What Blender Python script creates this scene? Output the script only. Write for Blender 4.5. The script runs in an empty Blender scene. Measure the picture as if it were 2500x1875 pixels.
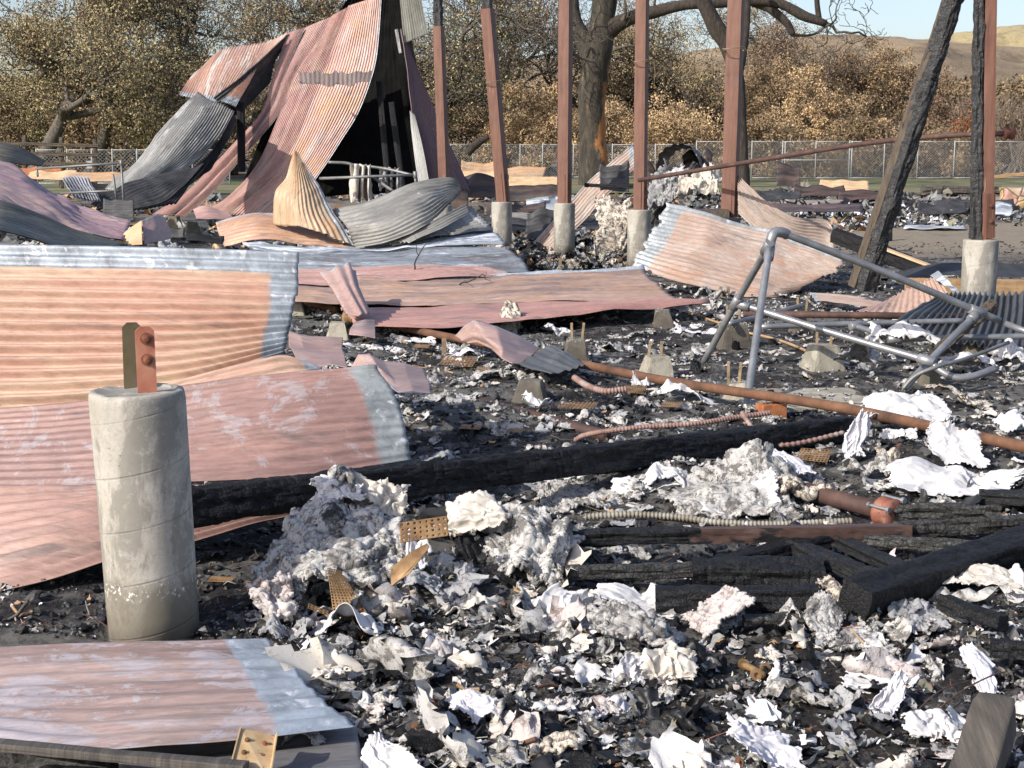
import bpy, math, random
import numpy as np
from mathutils import Vector, Matrix
R_ = math.radians
random.seed(7)
rng = np.random.default_rng(11)
S = bpy.context.scene
C = S.collection

# ------------------------------------------------------------------ camera
CAM_H = 1.6; PITCH = 9.44; F = 3472.0
cd = bpy.data.cameras.new('camera'); cam = bpy.data.objects.new('camera', cd); C.objects.link(cam)
cam.location = (0, 0, CAM_H); cam.rotation_euler = (R_(90 - PITCH), 0, 0)
cd.sensor_width = 36; cd.lens = F / 2500 * 36; cd.clip_start = 0.05; cd.clip_end = 4000
S.camera = cam

# ------------------------------------------------------------------ light
SUN_AZ, SUN_EL = -128.0, 33.0          # azimuth measured from +Y (view direction) clockwise; sun is behind-left
sdir = Vector((math.sin(R_(SUN_AZ)) * math.cos(R_(SUN_EL)), math.cos(R_(SUN_AZ)) * math.cos(R_(SUN_EL)), math.sin(R_(SUN_EL))))
ld = bpy.data.lights.new('sun', 'SUN'); ld.energy = 4.6; ld.angle = R_(0.5); ld.color = (1.0, 0.945, 0.86)
lo = bpy.data.objects.new('sun', ld); C.objects.link(lo)
lo.rotation_euler = sdir.to_track_quat('Z', 'Y').to_euler()
W = bpy.data.worlds.new("World"); S.world = W; W.use_nodes = True
wn = W.node_tree; wn.nodes.clear()
sk = wn.nodes.new('ShaderNodeTexSky'); sk.sky_type = 'NISHITA'; sk.sun_disc = False
sk.sun_elevation = R_(SUN_EL); sk.sun_rotation = R_(SUN_AZ)
sk.air_density = 1.0; sk.dust_density = 1.8; sk.ozone_density = 1.2
bg = wn.nodes.new('ShaderNodeBackground'); bg.inputs[1].default_value = 0.15
wo = wn.nodes.new('ShaderNodeOutputWorld')
mx = wn.nodes.new('ShaderNodeMix'); mx.data_type = 'RGBA'; mx.blend_type = 'MULTIPLY'; mx.inputs[0].default_value = 1; mx.inputs[7].default_value = (1.0, .97, 1.03, 1)
wn.links.new(sk.outputs[0], mx.inputs[6]); wn.links.new(mx.outputs[2], bg.inputs[0]); wn.links.new(bg.outputs[0], wo.inputs[0])
S.view_settings.view_transform = 'Standard'; S.view_settings.look = 'None'
S.view_settings.exposure = 0.32; S.view_settings.gamma = 1

# ------------------------------------------------------------------ pixel -> world helpers (pixels of the 2500 x 1875 photograph)
cT, sT = math.cos(R_(PITCH)), math.sin(R_(PITCH))
def ray(x, y):
    d = 937.5 - y
    return np.array([x - 1250.0, F * cT + d * sT, -F * sT + d * cT])
def at(x, y, Y):
    d = ray(x, y); t = Y / d[1]
    return np.array([d[0] * t, Y, CAM_H + d[2] * t])
def V(p): return Vector((float(p[0]), float(p[1]), float(p[2])))

# ------------------------------------------------------------------ numpy noise
def _h(ix, iy, iz, s):
    n = (ix * 374761393 + iy * 668265263 + iz * 2147483647 % 1000003 * 69069 + s * 1442695041) & 0xffffffff
    n = ((n ^ (n >> 13)) * 1274126177) & 0xffffffff
    n = ((n ^ (n >> 16)) * 2246822519) & 0xffffffff
    return ((n ^ (n >> 15)) & 0xffff) / 32767.5 - 1.0
def vn(x, y, z=0.0, s=0):
    x = np.asarray(x, float); y = np.asarray(y, float); z = np.zeros_like(x) + z
    ix = np.floor(x).astype(np.int64); iy = np.floor(y).astype(np.int64); iz = np.floor(z).astype(np.int64)
    fx, fy, fz = x - ix, y - iy, z - iz
    fx = fx * fx * (3 - 2 * fx); fy = fy * fy * (3 - 2 * fy); fz = fz * fz * (3 - 2 * fz)
    def L(a, b, t): return a + (b - a) * t
    r = []
    for k in (0, 1):
        a = L(_h(ix, iy, iz + k, s), _h(ix + 1, iy, iz + k, s), fx)
        b = L(_h(ix, iy + 1, iz + k, s), _h(ix + 1, iy + 1, iz + k, s), fx)
        r.append(L(a, b, fy))
    return L(r[0], r[1], fz)
def fbm(x, y, z=0.0, s=0, o=4):
    v = 0; a = 1.0; t = 0
    x = np.asarray(x, float); y = np.asarray(y, float)
    for k in range(o):
        v = v + a * vn(x * 2 ** k, y * 2 ** k, np.asarray(z) * 2 ** k, s + k * 17); t += a; a *= 0.5
    return v / t

# ------------------------------------------------------------------ ground height
def yz(x, y, z):
    d = ray(x, y); return float((z - CAM_H) / d[2] * d[1])
HEAPS = [(-0.46, 5.0, .24, .22, .22), (0.0, 5.1, .26, .22, .16), (0.80, 6.45, .40, .28, .12),
         (2.1, 6.9, .5, .35, .12), (1.2, 4.6, .7, .4, .03), (0.25, 4.1, .6, .4, .03)]
def gh(X, Y):
    X = np.asarray(X, float); Y = np.asarray(Y, float)
    k = np.clip((34 - Y) / 8, 0, 1)
    z = 0.02 + k * (0.022 * fbm(X * 1.1, Y * 1.1, s=3, o=3) + 0.018 * fbm(X * 6, Y * 6, s=9, o=3))
    for cx, cy, rx, ry, h in HEAPS:
        z = z + h * np.exp(-((X - cx) / rx) ** 2 - ((Y - cy) / ry) ** 2)
    return z
def gl(x, y, lift=.075): return G(x, y, lift if lift < 1 else .075)
def G(x, y, lift=0.0):
    d = ray(x, y); d = d / d[1]
    Ys = np.concatenate([np.linspace(3, 12, 500), np.linspace(12.05, 90, 800)])
    z = CAM_H + d[2] * Ys; g = gh(d[0] * Ys, Ys) + lift
    i = np.argmax(z < g)
    Yk = Ys[i] if z[i] < g[i] else 90
    return np.array([d[0] * Yk, Yk, CAM_H + d[2] * Yk])

# ------------------------------------------------------------------ objects and tags
def tag(o, label=None, cat=None, group=None, kind=None):
    if label and not kind: kind = 'thing'
    if label: o['label'] = label
    if cat: o['category'] = cat
    if group: o['group'] = group
    if kind: o['kind'] = kind
    return o
def empty(name, loc, label, cat, group=None):
    o = bpy.data.objects.new(name, None); C.objects.link(o); o.location = V(loc); o.empty_display_size = .1
    return tag(o, label, cat, group)
def mk(name, verts, faces, mat, parent=None, smooth=True, uvs=None, mi=None):
    """verts (n,3) world coordinates, faces (m,k) array or list of arrays"""
    me = bpy.data.meshes.new(name)
    verts = np.asarray(verts, float)
    off = np.zeros(3)
    if parent is not None:
        off = np.array(parent_world(parent))
        verts = verts - off
    elif len(verts):
        off = np.array([verts[:, 0].mean(), verts[:, 1].mean(), verts[:, 2].min()]); verts = verts - off
    if isinstance(faces, np.ndarray):
        m, k = faces.shape
        me.vertices.add(len(verts)); me.vertices.foreach_set('co', verts.ravel())
        me.loops.add(m * k); me.loops.foreach_set('vertex_index', faces.ravel().astype(np.int32))
        me.polygons.add(m); me.polygons.foreach_set('loop_start', np.arange(0, m * k, k, dtype=np.int32))
        me.polygons.foreach_set('loop_total', np.full(m, k, dtype=np.int32))
    else:
        me.from_pydata([tuple(v) for v in verts], [], [tuple(f) for f in faces])
    if mi is not None: me.polygons.foreach_set('material_index', np.asarray(mi, np.int32))
    me.polygons.foreach_set('use_smooth', np.full(len(me.polygons), smooth))
    me.update(calc_edges=True)
    if uvs is not None:
        idx = np.zeros(len(me.loops), np.int32); me.loops.foreach_get('vertex_index', idx)
        for nm, uv in uvs.items():
            l = me.uv_layers.new(name=nm); l.data.foreach_set('uv', np.asarray(uv, float)[idx].ravel())
    for m_ in (mat if isinstance(mat, (list, tuple)) else [mat]): me.materials.append(m_)
    o = bpy.data.objects.new(name, me); C.objects.link(o)
    if parent is not None: o.parent = parent
    else: o.location = V(off)
    return o
def parent_world(p):
    l = Vector(p.location)
    while p.parent: p = p.parent; l = l + p.location
    return l

# ------------------------------------------------------------------ node material helpers
def newmat(name):
    m = bpy.data.materials.new(name); m.use_nodes = True
    nt = m.node_tree; nt.nodes.clear()
    out = nt.nodes.new('ShaderNodeOutputMaterial'); b = nt.nodes.new('ShaderNodeBsdfPrincipled')
    nt.links.new(b.outputs[0], out.inputs[0])
    return m, nt, b
class N:
    def __init__(s, nt): s.nt = nt
    def new(s, t, **k):
        n = s.nt.nodes.new(t)
        for a, v in k.items(): setattr(n, a, v)
        return n
    def link(s, a, b): s.nt.links.new(a, b)
    def coord(s, kind='Object', uv=None, scale=(1, 1, 1)):
        if uv: n = s.new('ShaderNodeUVMap'); n.uv_map = uv; o = n.outputs[0]
        else: n = s.new('ShaderNodeTexCoord'); o = n.outputs[kind]
        mp = s.new('ShaderNodeMapping'); mp.inputs['Scale'].default_value = scale
        s.link(o, mp.inputs[0]); return mp.outputs[0]
    def noise(s, vec, scale, detail=4, rough=.6, dist=0, seed=0):
        n = s.new('ShaderNodeTexNoise', noise_dimensions='4D')
        n.inputs['Scale'].default_value = scale; n.inputs['Detail'].default_value = detail
        n.inputs['Roughness'].default_value = rough; n.inputs['Distortion'].default_value = dist; n.inputs['W'].default_value = seed
        s.link(vec, n.inputs['Vector']); return n.outputs[0]
    def voro(s, vec, scale, feature='F1', rand=1):
        n = s.new('ShaderNodeTexVoronoi', feature=feature); n.inputs['Scale'].default_value = scale; n.inputs['Randomness'].default_value = rand
        s.link(vec, n.inputs['Vector']); return n
    def ramp(s, fac, stops, interp='LINEAR'):
        n = s.new('ShaderNodeValToRGB'); r = n.color_ramp; r.interpolation = interp
        while len(r.elements) > 1: r.elements.remove(r.elements[-1])
        for i, (p, c) in enumerate(stops):
            if not isinstance(c, (tuple, list)): c = (c, c, c)
            e = r.elements[0] if i == 0 else r.elements.new(p)
            e.position = p; e.color = (*c, 1)
        s.link(fac, n.inputs[0]); return n.outputs[0]
    def mix(s, fac, a, b, mode='MIX'):
        n = s.new('ShaderNodeMix', data_type='RGBA', blend_type=mode)
        for i, v in ((0, fac), (6, a), (7, b)):
            if isinstance(v, bpy.types.NodeSocket): s.link(v, n.inputs[i])
            elif i == 0: n.inputs[0].default_value = v
            else: n.inputs[i].default_value = (*v, 1)
        return n.outputs[2]
    def math(s, op, a, b=None, clamp=False):
        n = s.new('ShaderNodeMath', operation=op, use_clamp=clamp)
        for i, v in ((0, a), (1, b)):
            if v is None: continue
            if isinstance(v, bpy.types.NodeSocket): s.link(v, n.inputs[i])
            else: n.inputs[i].default_value = v
        return n.outputs[0]
    def bump(s, h, b, strength=.4, dist=.01):
        n = s.new('ShaderNodeBump'); n.inputs['Strength'].default_value = strength; n.inputs['Distance'].default_value = dist
        s.link(h, n.inputs['Height']); s.link(n.outputs[0], b.inputs['Normal']); return n
_cache = {}
def tin(name, a, b, c=(.62, .6, .66), camt=.5, bare=(0, 0, 0, 0), axis=0, rust=None, seed=0, rough=.5, bcol=(.34, .36, .38), scuff=.3):
    """weathered painted corrugated iron; bare = width (0..1) of bare zinc bands at u0,u1,v0,v1; axis = direction of ridges"""
    m, nt, bs = newmat(name); n = N(nt)
    sc = (.35, 2.2, 1) if axis == 0 else (2.2, .35, 1)
    vs = n.coord(uv='M', scale=sc); vm = n.coord(uv='M')
    f1 = n.noise(vs, 1.3, 5, .65, .4, seed)
    col = n.mix(n.ramp(f1, [(.42, 0), (.56, 1)]), a, b)
    f2 = n.noise(vs, 2.6, 8, .72, .8, seed + 5)
    col = n.mix(n.ramp(f2, [(.86 - .5 * camt, 0), (.92 - .5 * camt, .85)]), col, c)
    f3 = n.noise(vm, 1.8, 6, .7, .5, seed + 9)
    col = n.mix(n.ramp(n.noise(vs, 1.9, 8, .74, 1.2, seed + 14), [(.55, 0), (.63, .62)]), col, (.17, .145, .135))
    if scuff: col = n.mix(n.ramp(n.noise(n.coord(uv='M', scale=(.7, 1.1, 1) if axis == 0 else (1.1, .7, 1)), 3.2, 10, .78, 1.6, seed + 51), [(.68 - .2 * scuff, 0), (.71 - .2 * scuff, .75)]), col, c)
    if rust: col = n.mix(n.ramp(f3, [(.50, 0), (.60, .8)]), col, rust)
    hs = n.new('ShaderNodeHueSaturation'); hs.inputs['Saturation'].default_value = .84; hs.inputs['Value'].default_value = .75; n.link(col, hs.inputs['Color']); col = hs.outputs[0]
    f4 = n.noise(n.coord(uv='M', scale=(sc[0] * 3, sc[1] * 3, 1)), 9, 6, .75, 0, seed + 2)
    col = n.mix(.7, col, n.ramp(f4, [(.3, .5), (.5, 1.0), (.70, 1.45)]), 'MULTIPLY')
    f5 = n.noise(vm, 34, 3, .6, 0, seed + 3)
    col = n.mix(n.ramp(f5, [(.66, 0), (.72, .55)]), col, (.10, .075, .065))
    # bare zinc edge bands
    uv = n.new('ShaderNodeUVMap'); uv.uv_map = 'UV'; sp = n.new('ShaderNodeSeparateXYZ'); n.link(uv.outputs[0], sp.inputs[0])
    wob = n.math('MULTIPLY', n.math('SUBTRACT', n.noise(vm, 3.0, 6, .7, .3, seed + 20), .5), .16)
    mask = None
    for i, w in enumerate(bare):
        if w <= 0: continue
        s = sp.outputs[0] if i < 2 else sp.outputs[1]
        if i in (1, 3): s = n.math('SUBTRACT', 1.0, s)
        d = n.math('SUBTRACT', w, n.math('ADD', s, n.math('MULTIPLY', wob, min(1.0, w * 5))))
        d = n.math('MULTIPLY', d, 60, clamp=True)
        mask = d if mask is None else n.math('MAXIMUM', mask, d)
    met = n.math('MULTIPLY', f1, 0.0)
    if mask is not None:
        z = n.mix(n.ramp(n.noise(vm, 7, 7, .75, .6, seed + 30), [(.35, 0), (.65, 1)]), tuple(x * .62 for x in bcol), tuple(min(1, x * 1.55) for x in bcol))
        z = n.mix(n.ramp(n.noise(vm, 16, 4, .6, .6, seed + 31), [(.58, 0), (.66, .8)]), z, (.68, .69, .71))
        col = n.mix(mask, col, z); met = n.math('MULTIPLY', mask, .35)
    n.link(col, bs.inputs['Base Color']); n.link(met, bs.inputs['Metallic'])
    n.link(n.math('ADD', n.math('MULTIPLY', f2, .3), rough - .15), bs.inputs['Roughness'])
    h = n.math('ADD', n.math('MULTIPLY', f4, .5), n.math('MULTIPLY', f3, 1.0))
    n.bump(h, bs, .5, .008)
    return m
def simple(name, stops, scale=6, rough=.8, bump=.4, bdist=.01, detail=6, coord='Object', sc=(1, 1, 1), metal=0, seed=0, spot=None, dist=.3, spec=.5):
    m, nt, bs = newmat(name); n = N(nt); v = n.coord(coord, scale=sc)
    f = n.noise(v, scale, detail, .68, dist, seed)
    col = n.ramp(f, stops)
    if spot:
        col = n.mix(n.ramp(n.noise(v, spot[1], 4, .65, 0, seed + 4), [(spot[2], 0), (spot[2] + .05, spot[3] if len(spot) > 3 else 1)]), col, spot[0])
    n.link(col, bs.inputs['Base Color']); bs.inputs['Roughness'].default_value = rough; bs.inputs['Metallic'].default_value = metal
    bs.inputs['Specular IOR Level'].default_value = spec
    n.bump(n.math('ADD', f, n.math('MULTIPLY', n.noise(v, scale * 5, 4, .7, 0, seed + 8), .4)), bs, bump, bdist)
    return m
def char_mat(name, dark=.006, light=.03, scale=38, stretch=(1, 1, 1), ash=(.2, .2, .2), ashamt=.0, tint=(1, 1, 1.12), rough=.62):
    m, nt, bs = newmat(name); n = N(nt); v = n.coord('Object', scale=stretch)
    # warp
    w = n.noise(v, 9, 3, .5); add = n.new('ShaderNodeVectorMath', operation='ADD')
    cmb = n.new('ShaderNodeCombineXYZ'); n.link(n.math('MULTIPLY', w, .05), cmb.inputs[0]); n.link(n.math('MULTIPLY', w, .04), cmb.inputs[1])
    n.link(v, add.inputs[0]); n.link(cmb.outputs[0], add.inputs[1])
    vo = n.voro(add.outputs[0], scale * 1.7, 'DISTANCE_TO_EDGE'); vo2 = n.voro(add.outputs[0], scale * .7, 'DISTANCE_TO_EDGE')
    e = n.math('MULTIPLY', n.ramp(vo.outputs[0], [(0, .25), (.10, .85), (.5, 1)]), n.ramp(vo2.outputs[0], [(0, .1), (.05, .8), (.3, 1)]))
    f = n.noise(v, 14, 6, .7)
    col = n.mix(e, (dark * .3,) * 3, tuple(light * t for t in tint))
    col = n.mix(n.ramp(f, [(.4, 0), (.7, .8)]), col, tuple(dark * t for t in tint))
    if ashamt > 0: col = n.mix(n.ramp(n.noise(v, 22, 6, .75, 0, 3), [(.72 - ashamt * .3, 0), (.80 - ashamt * .3, .9)]), col, ash)
    n.link(col, bs.inputs['Base Color'])
    n.link(n.math('ADD', n.math('MULTIPLY', f, .3), rough - .12), bs.inputs['Roughness'])
    bs.inputs['Specular IOR Level'].default_value = .28
    n.bump(n.math('ADD', e, n.math('MULTIPLY', f, .5)), bs, .55, .005)
    return m
def cloth_mat(name, base, soil=(.30, .28, .27), amt=.35, dark=.1, rough=.75, fold=(.55, .53, .5), sss=0, black=.02):
    m, nt, bs = newmat(name); n = N(nt); v = n.coord('Object')
    f = n.noise(v, 3.5, 6, .7, .8); g = n.noise(v, 13, 7, .78, .6, 4); h = n.noise(v, 48, 4, .7, 0, 7)
    col = n.mix(n.ramp(f, [(.42, 0), (.66, .7)]), base, fold)
    col = n.mix(n.ramp(g, [(.70 - amt * .35, 0), (.76 - amt * .33, .9)]), col, soil)
    col = n.mix(n.ramp(n.noise(v, 6, 9, .82, 1.0, 21), [(.60 - amt * .12, 0), (.66 - amt * .12, min(1, amt * 1.6))]), col, tuple(x * .35 for x in soil))
    col = n.mix(n.ramp(h, [(.66 - dark * .3, 0), (.72 - dark * .3, .8)]), col, (black, black, black))
    n.link(col, bs.inputs['Base Color']); bs.inputs['Roughness'].default_value = rough
    n.bump(n.math('ADD', g, n.math('MULTIPLY', h, .5)), bs, .8 if amt > .5 else .4, .012 if amt > .5 else .006)
    return m
# ------------------------------------------------------------------ materials
M = {}
PINK = (.52, .24, .17); SALMON = (.58, .27, .19); PEACH = (.62, .38, .23); MAUVE = (.36, .20, .22); LAV = (.56, .52, .62); ZINC = (.34, .36, .37)
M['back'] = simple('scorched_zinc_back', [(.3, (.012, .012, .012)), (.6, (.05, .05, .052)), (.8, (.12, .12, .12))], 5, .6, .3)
M['backgrey'] = simple('grey_zinc_back', [(.3, (.05, .055, .06)), (.6, (.13, .14, .14)), (.8, (.22, .23, .23))], 5, .55, .3)
M['char'] = char_mat('charred_wood', .005, .018, 34)
M['black'] = simple('soot_void_black_metal', [(.3, (.003, .003, .003)), (.7, (.009, .009, .009))], 5, .9, .2, spec=.1)  # soot, taken near black to paint in the shade of the barn opening
M['charfine'] = char_mat('charred_wood_fine', .006, .03, 55, tint=(1, 1, 1.05))
M['charsilver'] = char_mat('charred_wood_silvery', .008, .09, 26, stretch=(1, 1, 1.9), tint=(1, 1, 1), rough=.5)
M['charash'] = char_mat('charred_wood_ashy', .012, .09, 30, ash=(.26, .25, .22), ashamt=.25, tint=(1, .98, .9), rough=.6)
M['oldwood'] = simple('scorched_timber', [(.3, (.03, .022, .015)), (.55, (.085, .064, .043)), (.75, (.14, .105, .075))], 5, .75, .5, sc=(6, 6, .8), spot=((.02, .015, .01), 9, .6, .8))
M['brownwood'] = simple('brown_painted_timber', [(.3, (.035, .02, .015)), (.55, (.085, .046, .034)), (.75, (.13, .08, .062))], 4, .6, .4, sc=(.6, 4, 4), spot=((.012, .01, .01), 3, .56, 1))
M['greywood'] = simple('weathered_grey_wood', [(.3, (.035, .03, .026)), (.55, (.085, .073, .06)), (.75, (.15, .13, .105))], 5, .75, .6, sc=(6, .7, .7))
M['tanwood'] = simple('bare_tan_wood', [(.3, (.25, .15, .07)), (.6, (.42, .27, .14)), (.8, (.5, .34, .2))], 5, .75, .3, sc=(.8, 5, 5))
M['strapwood'] = simple('ochre_steel_strap', [(.3, (.10, .07, .04)), (.6, (.26, .19, .11)), (.8, (.34, .27, .17))], 14, .7, .3)

def red_mat():
    m, nt, bs = newmat('red_brown_painted_timber'); n = N(nt); v = n.coord('Object', scale=(5, 5, .5)); v1 = n.coord('Object')
    f = n.noise(v, 5, 6, .7, .3)
    col = n.ramp(f, [(.25, (.085, .038, .024)), (.5, (.15, .068, .044)), (.75, (.20, .098, .066))])
    col = n.mix(n.ramp(n.noise(v1, 2.0, 5, .7, .3, 4), [(.56, 0), (.68, .7)]), col, (.10, .04, .03))
    col = n.mix(n.ramp(n.noise(n.coord('Object', scale=(9, 9, .35)), 6, 3, .5, 0, 9), [(.68, 0), (.71, .7)]), col, (.45, .27, .2))
    n.link(col, bs.inputs['Base Color']); bs.inputs['Roughness'].default_value = .62
    n.bump(f, bs, .5, .006); return m
M['red'] = red_mat()
def conc_mat(name, a, b, c, stain=(.13, .11, .075), seed=0, spiral=True):
    m, nt, bs = newmat(name); n = N(nt); v = n.coord('Object'); vz = n.coord('Object', scale=(1, 1, .45))
    f = n.noise(v, 5, 8, .7, .4, seed)
    col = n.ramp(f, [(.25, a), (.5, b), (.75, c)])
    st = n.ramp(n.noise(vz, 5.5, 10, .72, .7, seed + 2), [(.47, 0), (.53, .75)])
    col = n.mix(st, col, tuple(.52 * x for x in b))
    st2 = n.ramp(n.noise(v, 12, 9, .8, .6, seed + 6), [(.54, 0), (.62, .5)])
    col = n.mix(n.ramp(n.noise(v, 70, 6, .8, 0, seed + 17), [(.35, .5), (.5, 0)]), col, tuple(.5 * x for x in b))
    col = n.mix(st2, col, c)
    h = n.voro(v, 34, 'F1'); pits = n.ramp(h.outputs[0], [(.05, 1), (.09, 0)])
    sel = n.ramp(n.noise(v, 11, 2, .5, 0, 3), [(.52, 0), (.56, 1)])
    pits = n.math('MULTIPLY', pits, sel)
    col = n.mix(pits, col, (.06, .05, .04))
    bumpv = n.math('SUBTRACT', n.math('MULTIPLY', f, .5), pits)
    sp = n.new('ShaderNodeSeparateXYZ'); n.link(n.coord('Object'), sp.inputs[0])
    if spiral:
        ang = n.math('ARCTAN2', sp.outputs[1], sp.outputs[0])
        t = n.math('ADD', n.math('MULTIPLY', sp.outputs[2], 5.6), n.math('MULTIPLY', ang, -1 / (2 * math.pi)))
        fr = n.math('FRACT', t); d = n.math('ABSOLUTE', n.math('SUBTRACT', fr, .5))
        line = n.ramp(d, [(.010, 1), (.022, 0)])
        line = n.math('MULTIPLY', line, n.ramp(n.noise(v, 6, 3, .6, 0, 12), [(.38, 0.25), (.55, 1)]))
        col = n.mix(n.math('MULTIPLY', line, .38), col, (.12, .11, .09))
        bumpv = n.math('SUBTRACT', bumpv, n.math('MULTIPLY', line, .6))
        z = n.math('ADD', sp.outputs[2], n.math('MULTIPLY', n.math('SUBTRACT', n.noise(v, 9, 4, .6, 0, 33), .5), .16))
        low = n.ramp(z, [(.10, .75), (.19, .55), (.235, 0)])
        col = n.mix(low, col, stain)
        eff = n.math('MULTIPLY', n.ramp(z, [(.16, 0), (.18, 1), (.2, 1), (.215, 0)]), n.ramp(n.noise(v, 60, 3, .7, 0, 8), [(.56, 0), (.62, 1)]))
        col = n.mix(eff, col, (.75, .73, .68))
    n.link(col, bs.inputs['Base Color']); bs.inputs['Roughness'].default_value = .85
    n.bump(bumpv, bs, .45, .006); return m
M['conc'] = conc_mat('cast_concrete', (.26, .24, .20), (.39, .365, .31), (.50, .48, .43))
M['block'] = conc_mat('rough_concrete_block', (.26, .23, .17), (.36, .33, .26), (.44, .41, .34), spiral=False, seed=4)
M['blocksoot'] = conc_mat('soot_stained_concrete_block', (.20, .175, .13), (.28, .255, .20), (.38, .35, .29), stain=(.05, .04, .03), spiral=True, seed=15)
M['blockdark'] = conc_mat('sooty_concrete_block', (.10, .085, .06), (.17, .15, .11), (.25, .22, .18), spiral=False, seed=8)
M['rust'] = simple('orange_rust', [(.3, (.045, .022, .014)), (.5, (.125, .058, .030)), (.7, (.21, .105, .055))], 5, .85, .3, .003)
M['rustdark'] = simple('dark_rust', [(.3, (.028, .016, .013)), (.5, (.07, .036, .028)), (.7, (.13, .07, .05))], 7, .75, .3, .003)
M['galv'] = simple('galvanised_tube', [(.3, (.15, .155, .16)), (.5, (.24, .245, .25)), (.7, (.34, .345, .35))], 7, .42, .15, .002, metal=.45)
M['galvdull'] = simple('dull_galvanised_tube', [(.3, (.11, .11, .105)), (.5, (.19, .19, .18)), (.7, (.28, .28, .27))], 7, .5, .15, .002, metal=.3)
M['gold'] = simple('heat_tinted_steel', [(.3, (.10, .05, .02)), (.5, (.24, .14, .06)), (.7, (.38, .25, .12))], 12, .6, .3, .003, metal=.25, spot=((.10, .04, .02), 26, .6))
M['redsteel'] = simple('red_primed_steel', [(.3, (.28, .09, .05)), (.5, (.42, .16, .10)), (.7, (.50, .25, .16))], 9, .7, .2, .002, spot=((.5, .36, .28), 20, .62))
M['brasssteel'] = simple('yellowed_steel', [(.3, (.10, .085, .04)), (.5, (.18, .15, .08)), (.7, (.22, .16, .14))], 7, .45, .2, .002, metal=.4)
M['redrust'] = simple('red_rusted_cast_iron', [(.3, (.10, .035, .02)), (.5, (.24, .085, .05)), (.7, (.34, .19, .13))], 14, .75, .5, .004, spot=((.08, .06, .05), 22, .58))
M['goldbright'] = simple('ochre_plated_steel', [(.3, (.30, .18, .08)), (.5, (.48, .33, .17)), (.7, (.58, .44, .27))], 16, .55, .3, .002, spot=((.12, .07, .04), 34, .60, .8))
M['bolt'] = simple('rusty_bolt', [(.3, (.14, .045, .02)), (.6, (.26, .10, .05))], 30, .7, .2, .002)
M['copperpink'] = simple('scorched_pink_conduit', [(.3, (.14, .08, .065)), (.5, (.26, .155, .125)), (.7, (.38, .32, .28))], 10, .7, .2, .002)
M['paleconduit'] = simple('pale_flexible_conduit', [(.3, (.12, .09, .05)), (.55, (.28, .26, .21)), (.8, (.42, .41, .37))], 10, .6, .2, .002)
M['terracotta'] = simple('rusted_box', [(.3, (.22, .07, .03)), (.6, (.42, .16, .06)), (.8, (.5, .24, .1))], 15, .8, .3, .003)
M['galvlight'] = simple('white_galvanised_wire', [(.3, (.26, .27, .27)), (.7, (.42, .43, .43))], 7, .5, .1, .002)
M['white'] = cloth_mat('white_cloth', (.60, .585, .565), (.24, .23, .22), .34, .0, fold=(.52, .51, .53))
M['cream'] = cloth_mat('cream_cloth', (.58, .54, .47), (.27, .21, .15), .38, .06, fold=(.48, .42, .36))
M['lavcloth'] = cloth_mat('lavender_white_cloth', (.60, .59, .61), (.30, .29, .30), .22, 0, fold=(.48, .46, .48))
M['batt'] = cloth_mat('white_insulation', (.56, .545, .52), (.12, .11, .10), .62, .24, .95, fold=(.36, .35, .33))
M['battpink'] = cloth_mat('pinkish_insulation', (.54, .50, .475), (.18, .13, .115), .52, .18, .95, fold=(.46, .40, .38))
M['ash'] = cloth_mat('grey_ash_sheet', (.34, .34, .34), (.09, .09, .09), .5, .25, .95, fold=(.22, .22, .23))
M['ashlight'] = cloth_mat('pale_ash_sheet', (.50, .485, .455), (.11, .10, .09), .60, .3, .95, fold=(.28, .27, .26))
M['dirtycream'] = cloth_mat('dirty_cream_rag', (.62, .56, .46), (.07, .05, .04), .62, .12, .9, fold=(.42, .36, .30))
M['tan'] = simple('buff_card', [(.3, (.42, .27, .14)), (.6, (.56, .40, .24)), (.8, (.62, .48, .32))], 5, .7, .2)

# ------------------------------------------------------------------ sheet builder
def catmull(P, n):
    P = np.asarray(P, float); k = len(P)
    if k == 2: t = np.linspace(0, 1, n)[:, None]; return P[0] * (1 - t) + P[1] * t
    E = np.vstack([2 * P[0] - P[1], P, 2 * P[-1] - P[-2]])
    t = np.linspace(0, k - 1 - 1e-9, n); i = t.astype(int); f = (t - i)[:, None]
    p0, p1, p2, p3 = E[i], E[i + 1], E[i + 2], E[i + 3]
    return .5 * ((2 * p1) + (-p0 + p2) * f + (2 * p0 - 5 * p1 + 4 * p2 - p3) * f ** 2 + (-p0 + 3 * p1 - 3 * p2 + p3) * f ** 3)
def lerp(P, n):
    P = np.asarray(P, float); t = np.linspace(0, len(P) - 1 - 1e-9, n); i = t.astype(int); f = (t - i)[:, None]; f = f * f * (3 - 2 * f) * .35 + f * .65
    return P[i] * (1 - f) + P[i + 1] * f
def bend(grid, nu, nv, lin=False):
    catmull = lerp if lin else globals()['catmull']
    rows = [catmull([at(*p) for p in r], nu) for r in grid]      # nrows x nu x 3
    rows = np.array(rows)
    out = np.zeros((nv, nu, 3))
    for j in range(nu): out[:, j] = catmull(rows[:, j], nv)
    return out
def gridfaces(nu, nv):
    a = (np.arange(nv - 1)[:, None] * nu + np.arange(nu - 1)[None]).ravel()
    return np.stack([a, a + 1, a + nu + 1, a + nu], 1)
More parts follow.
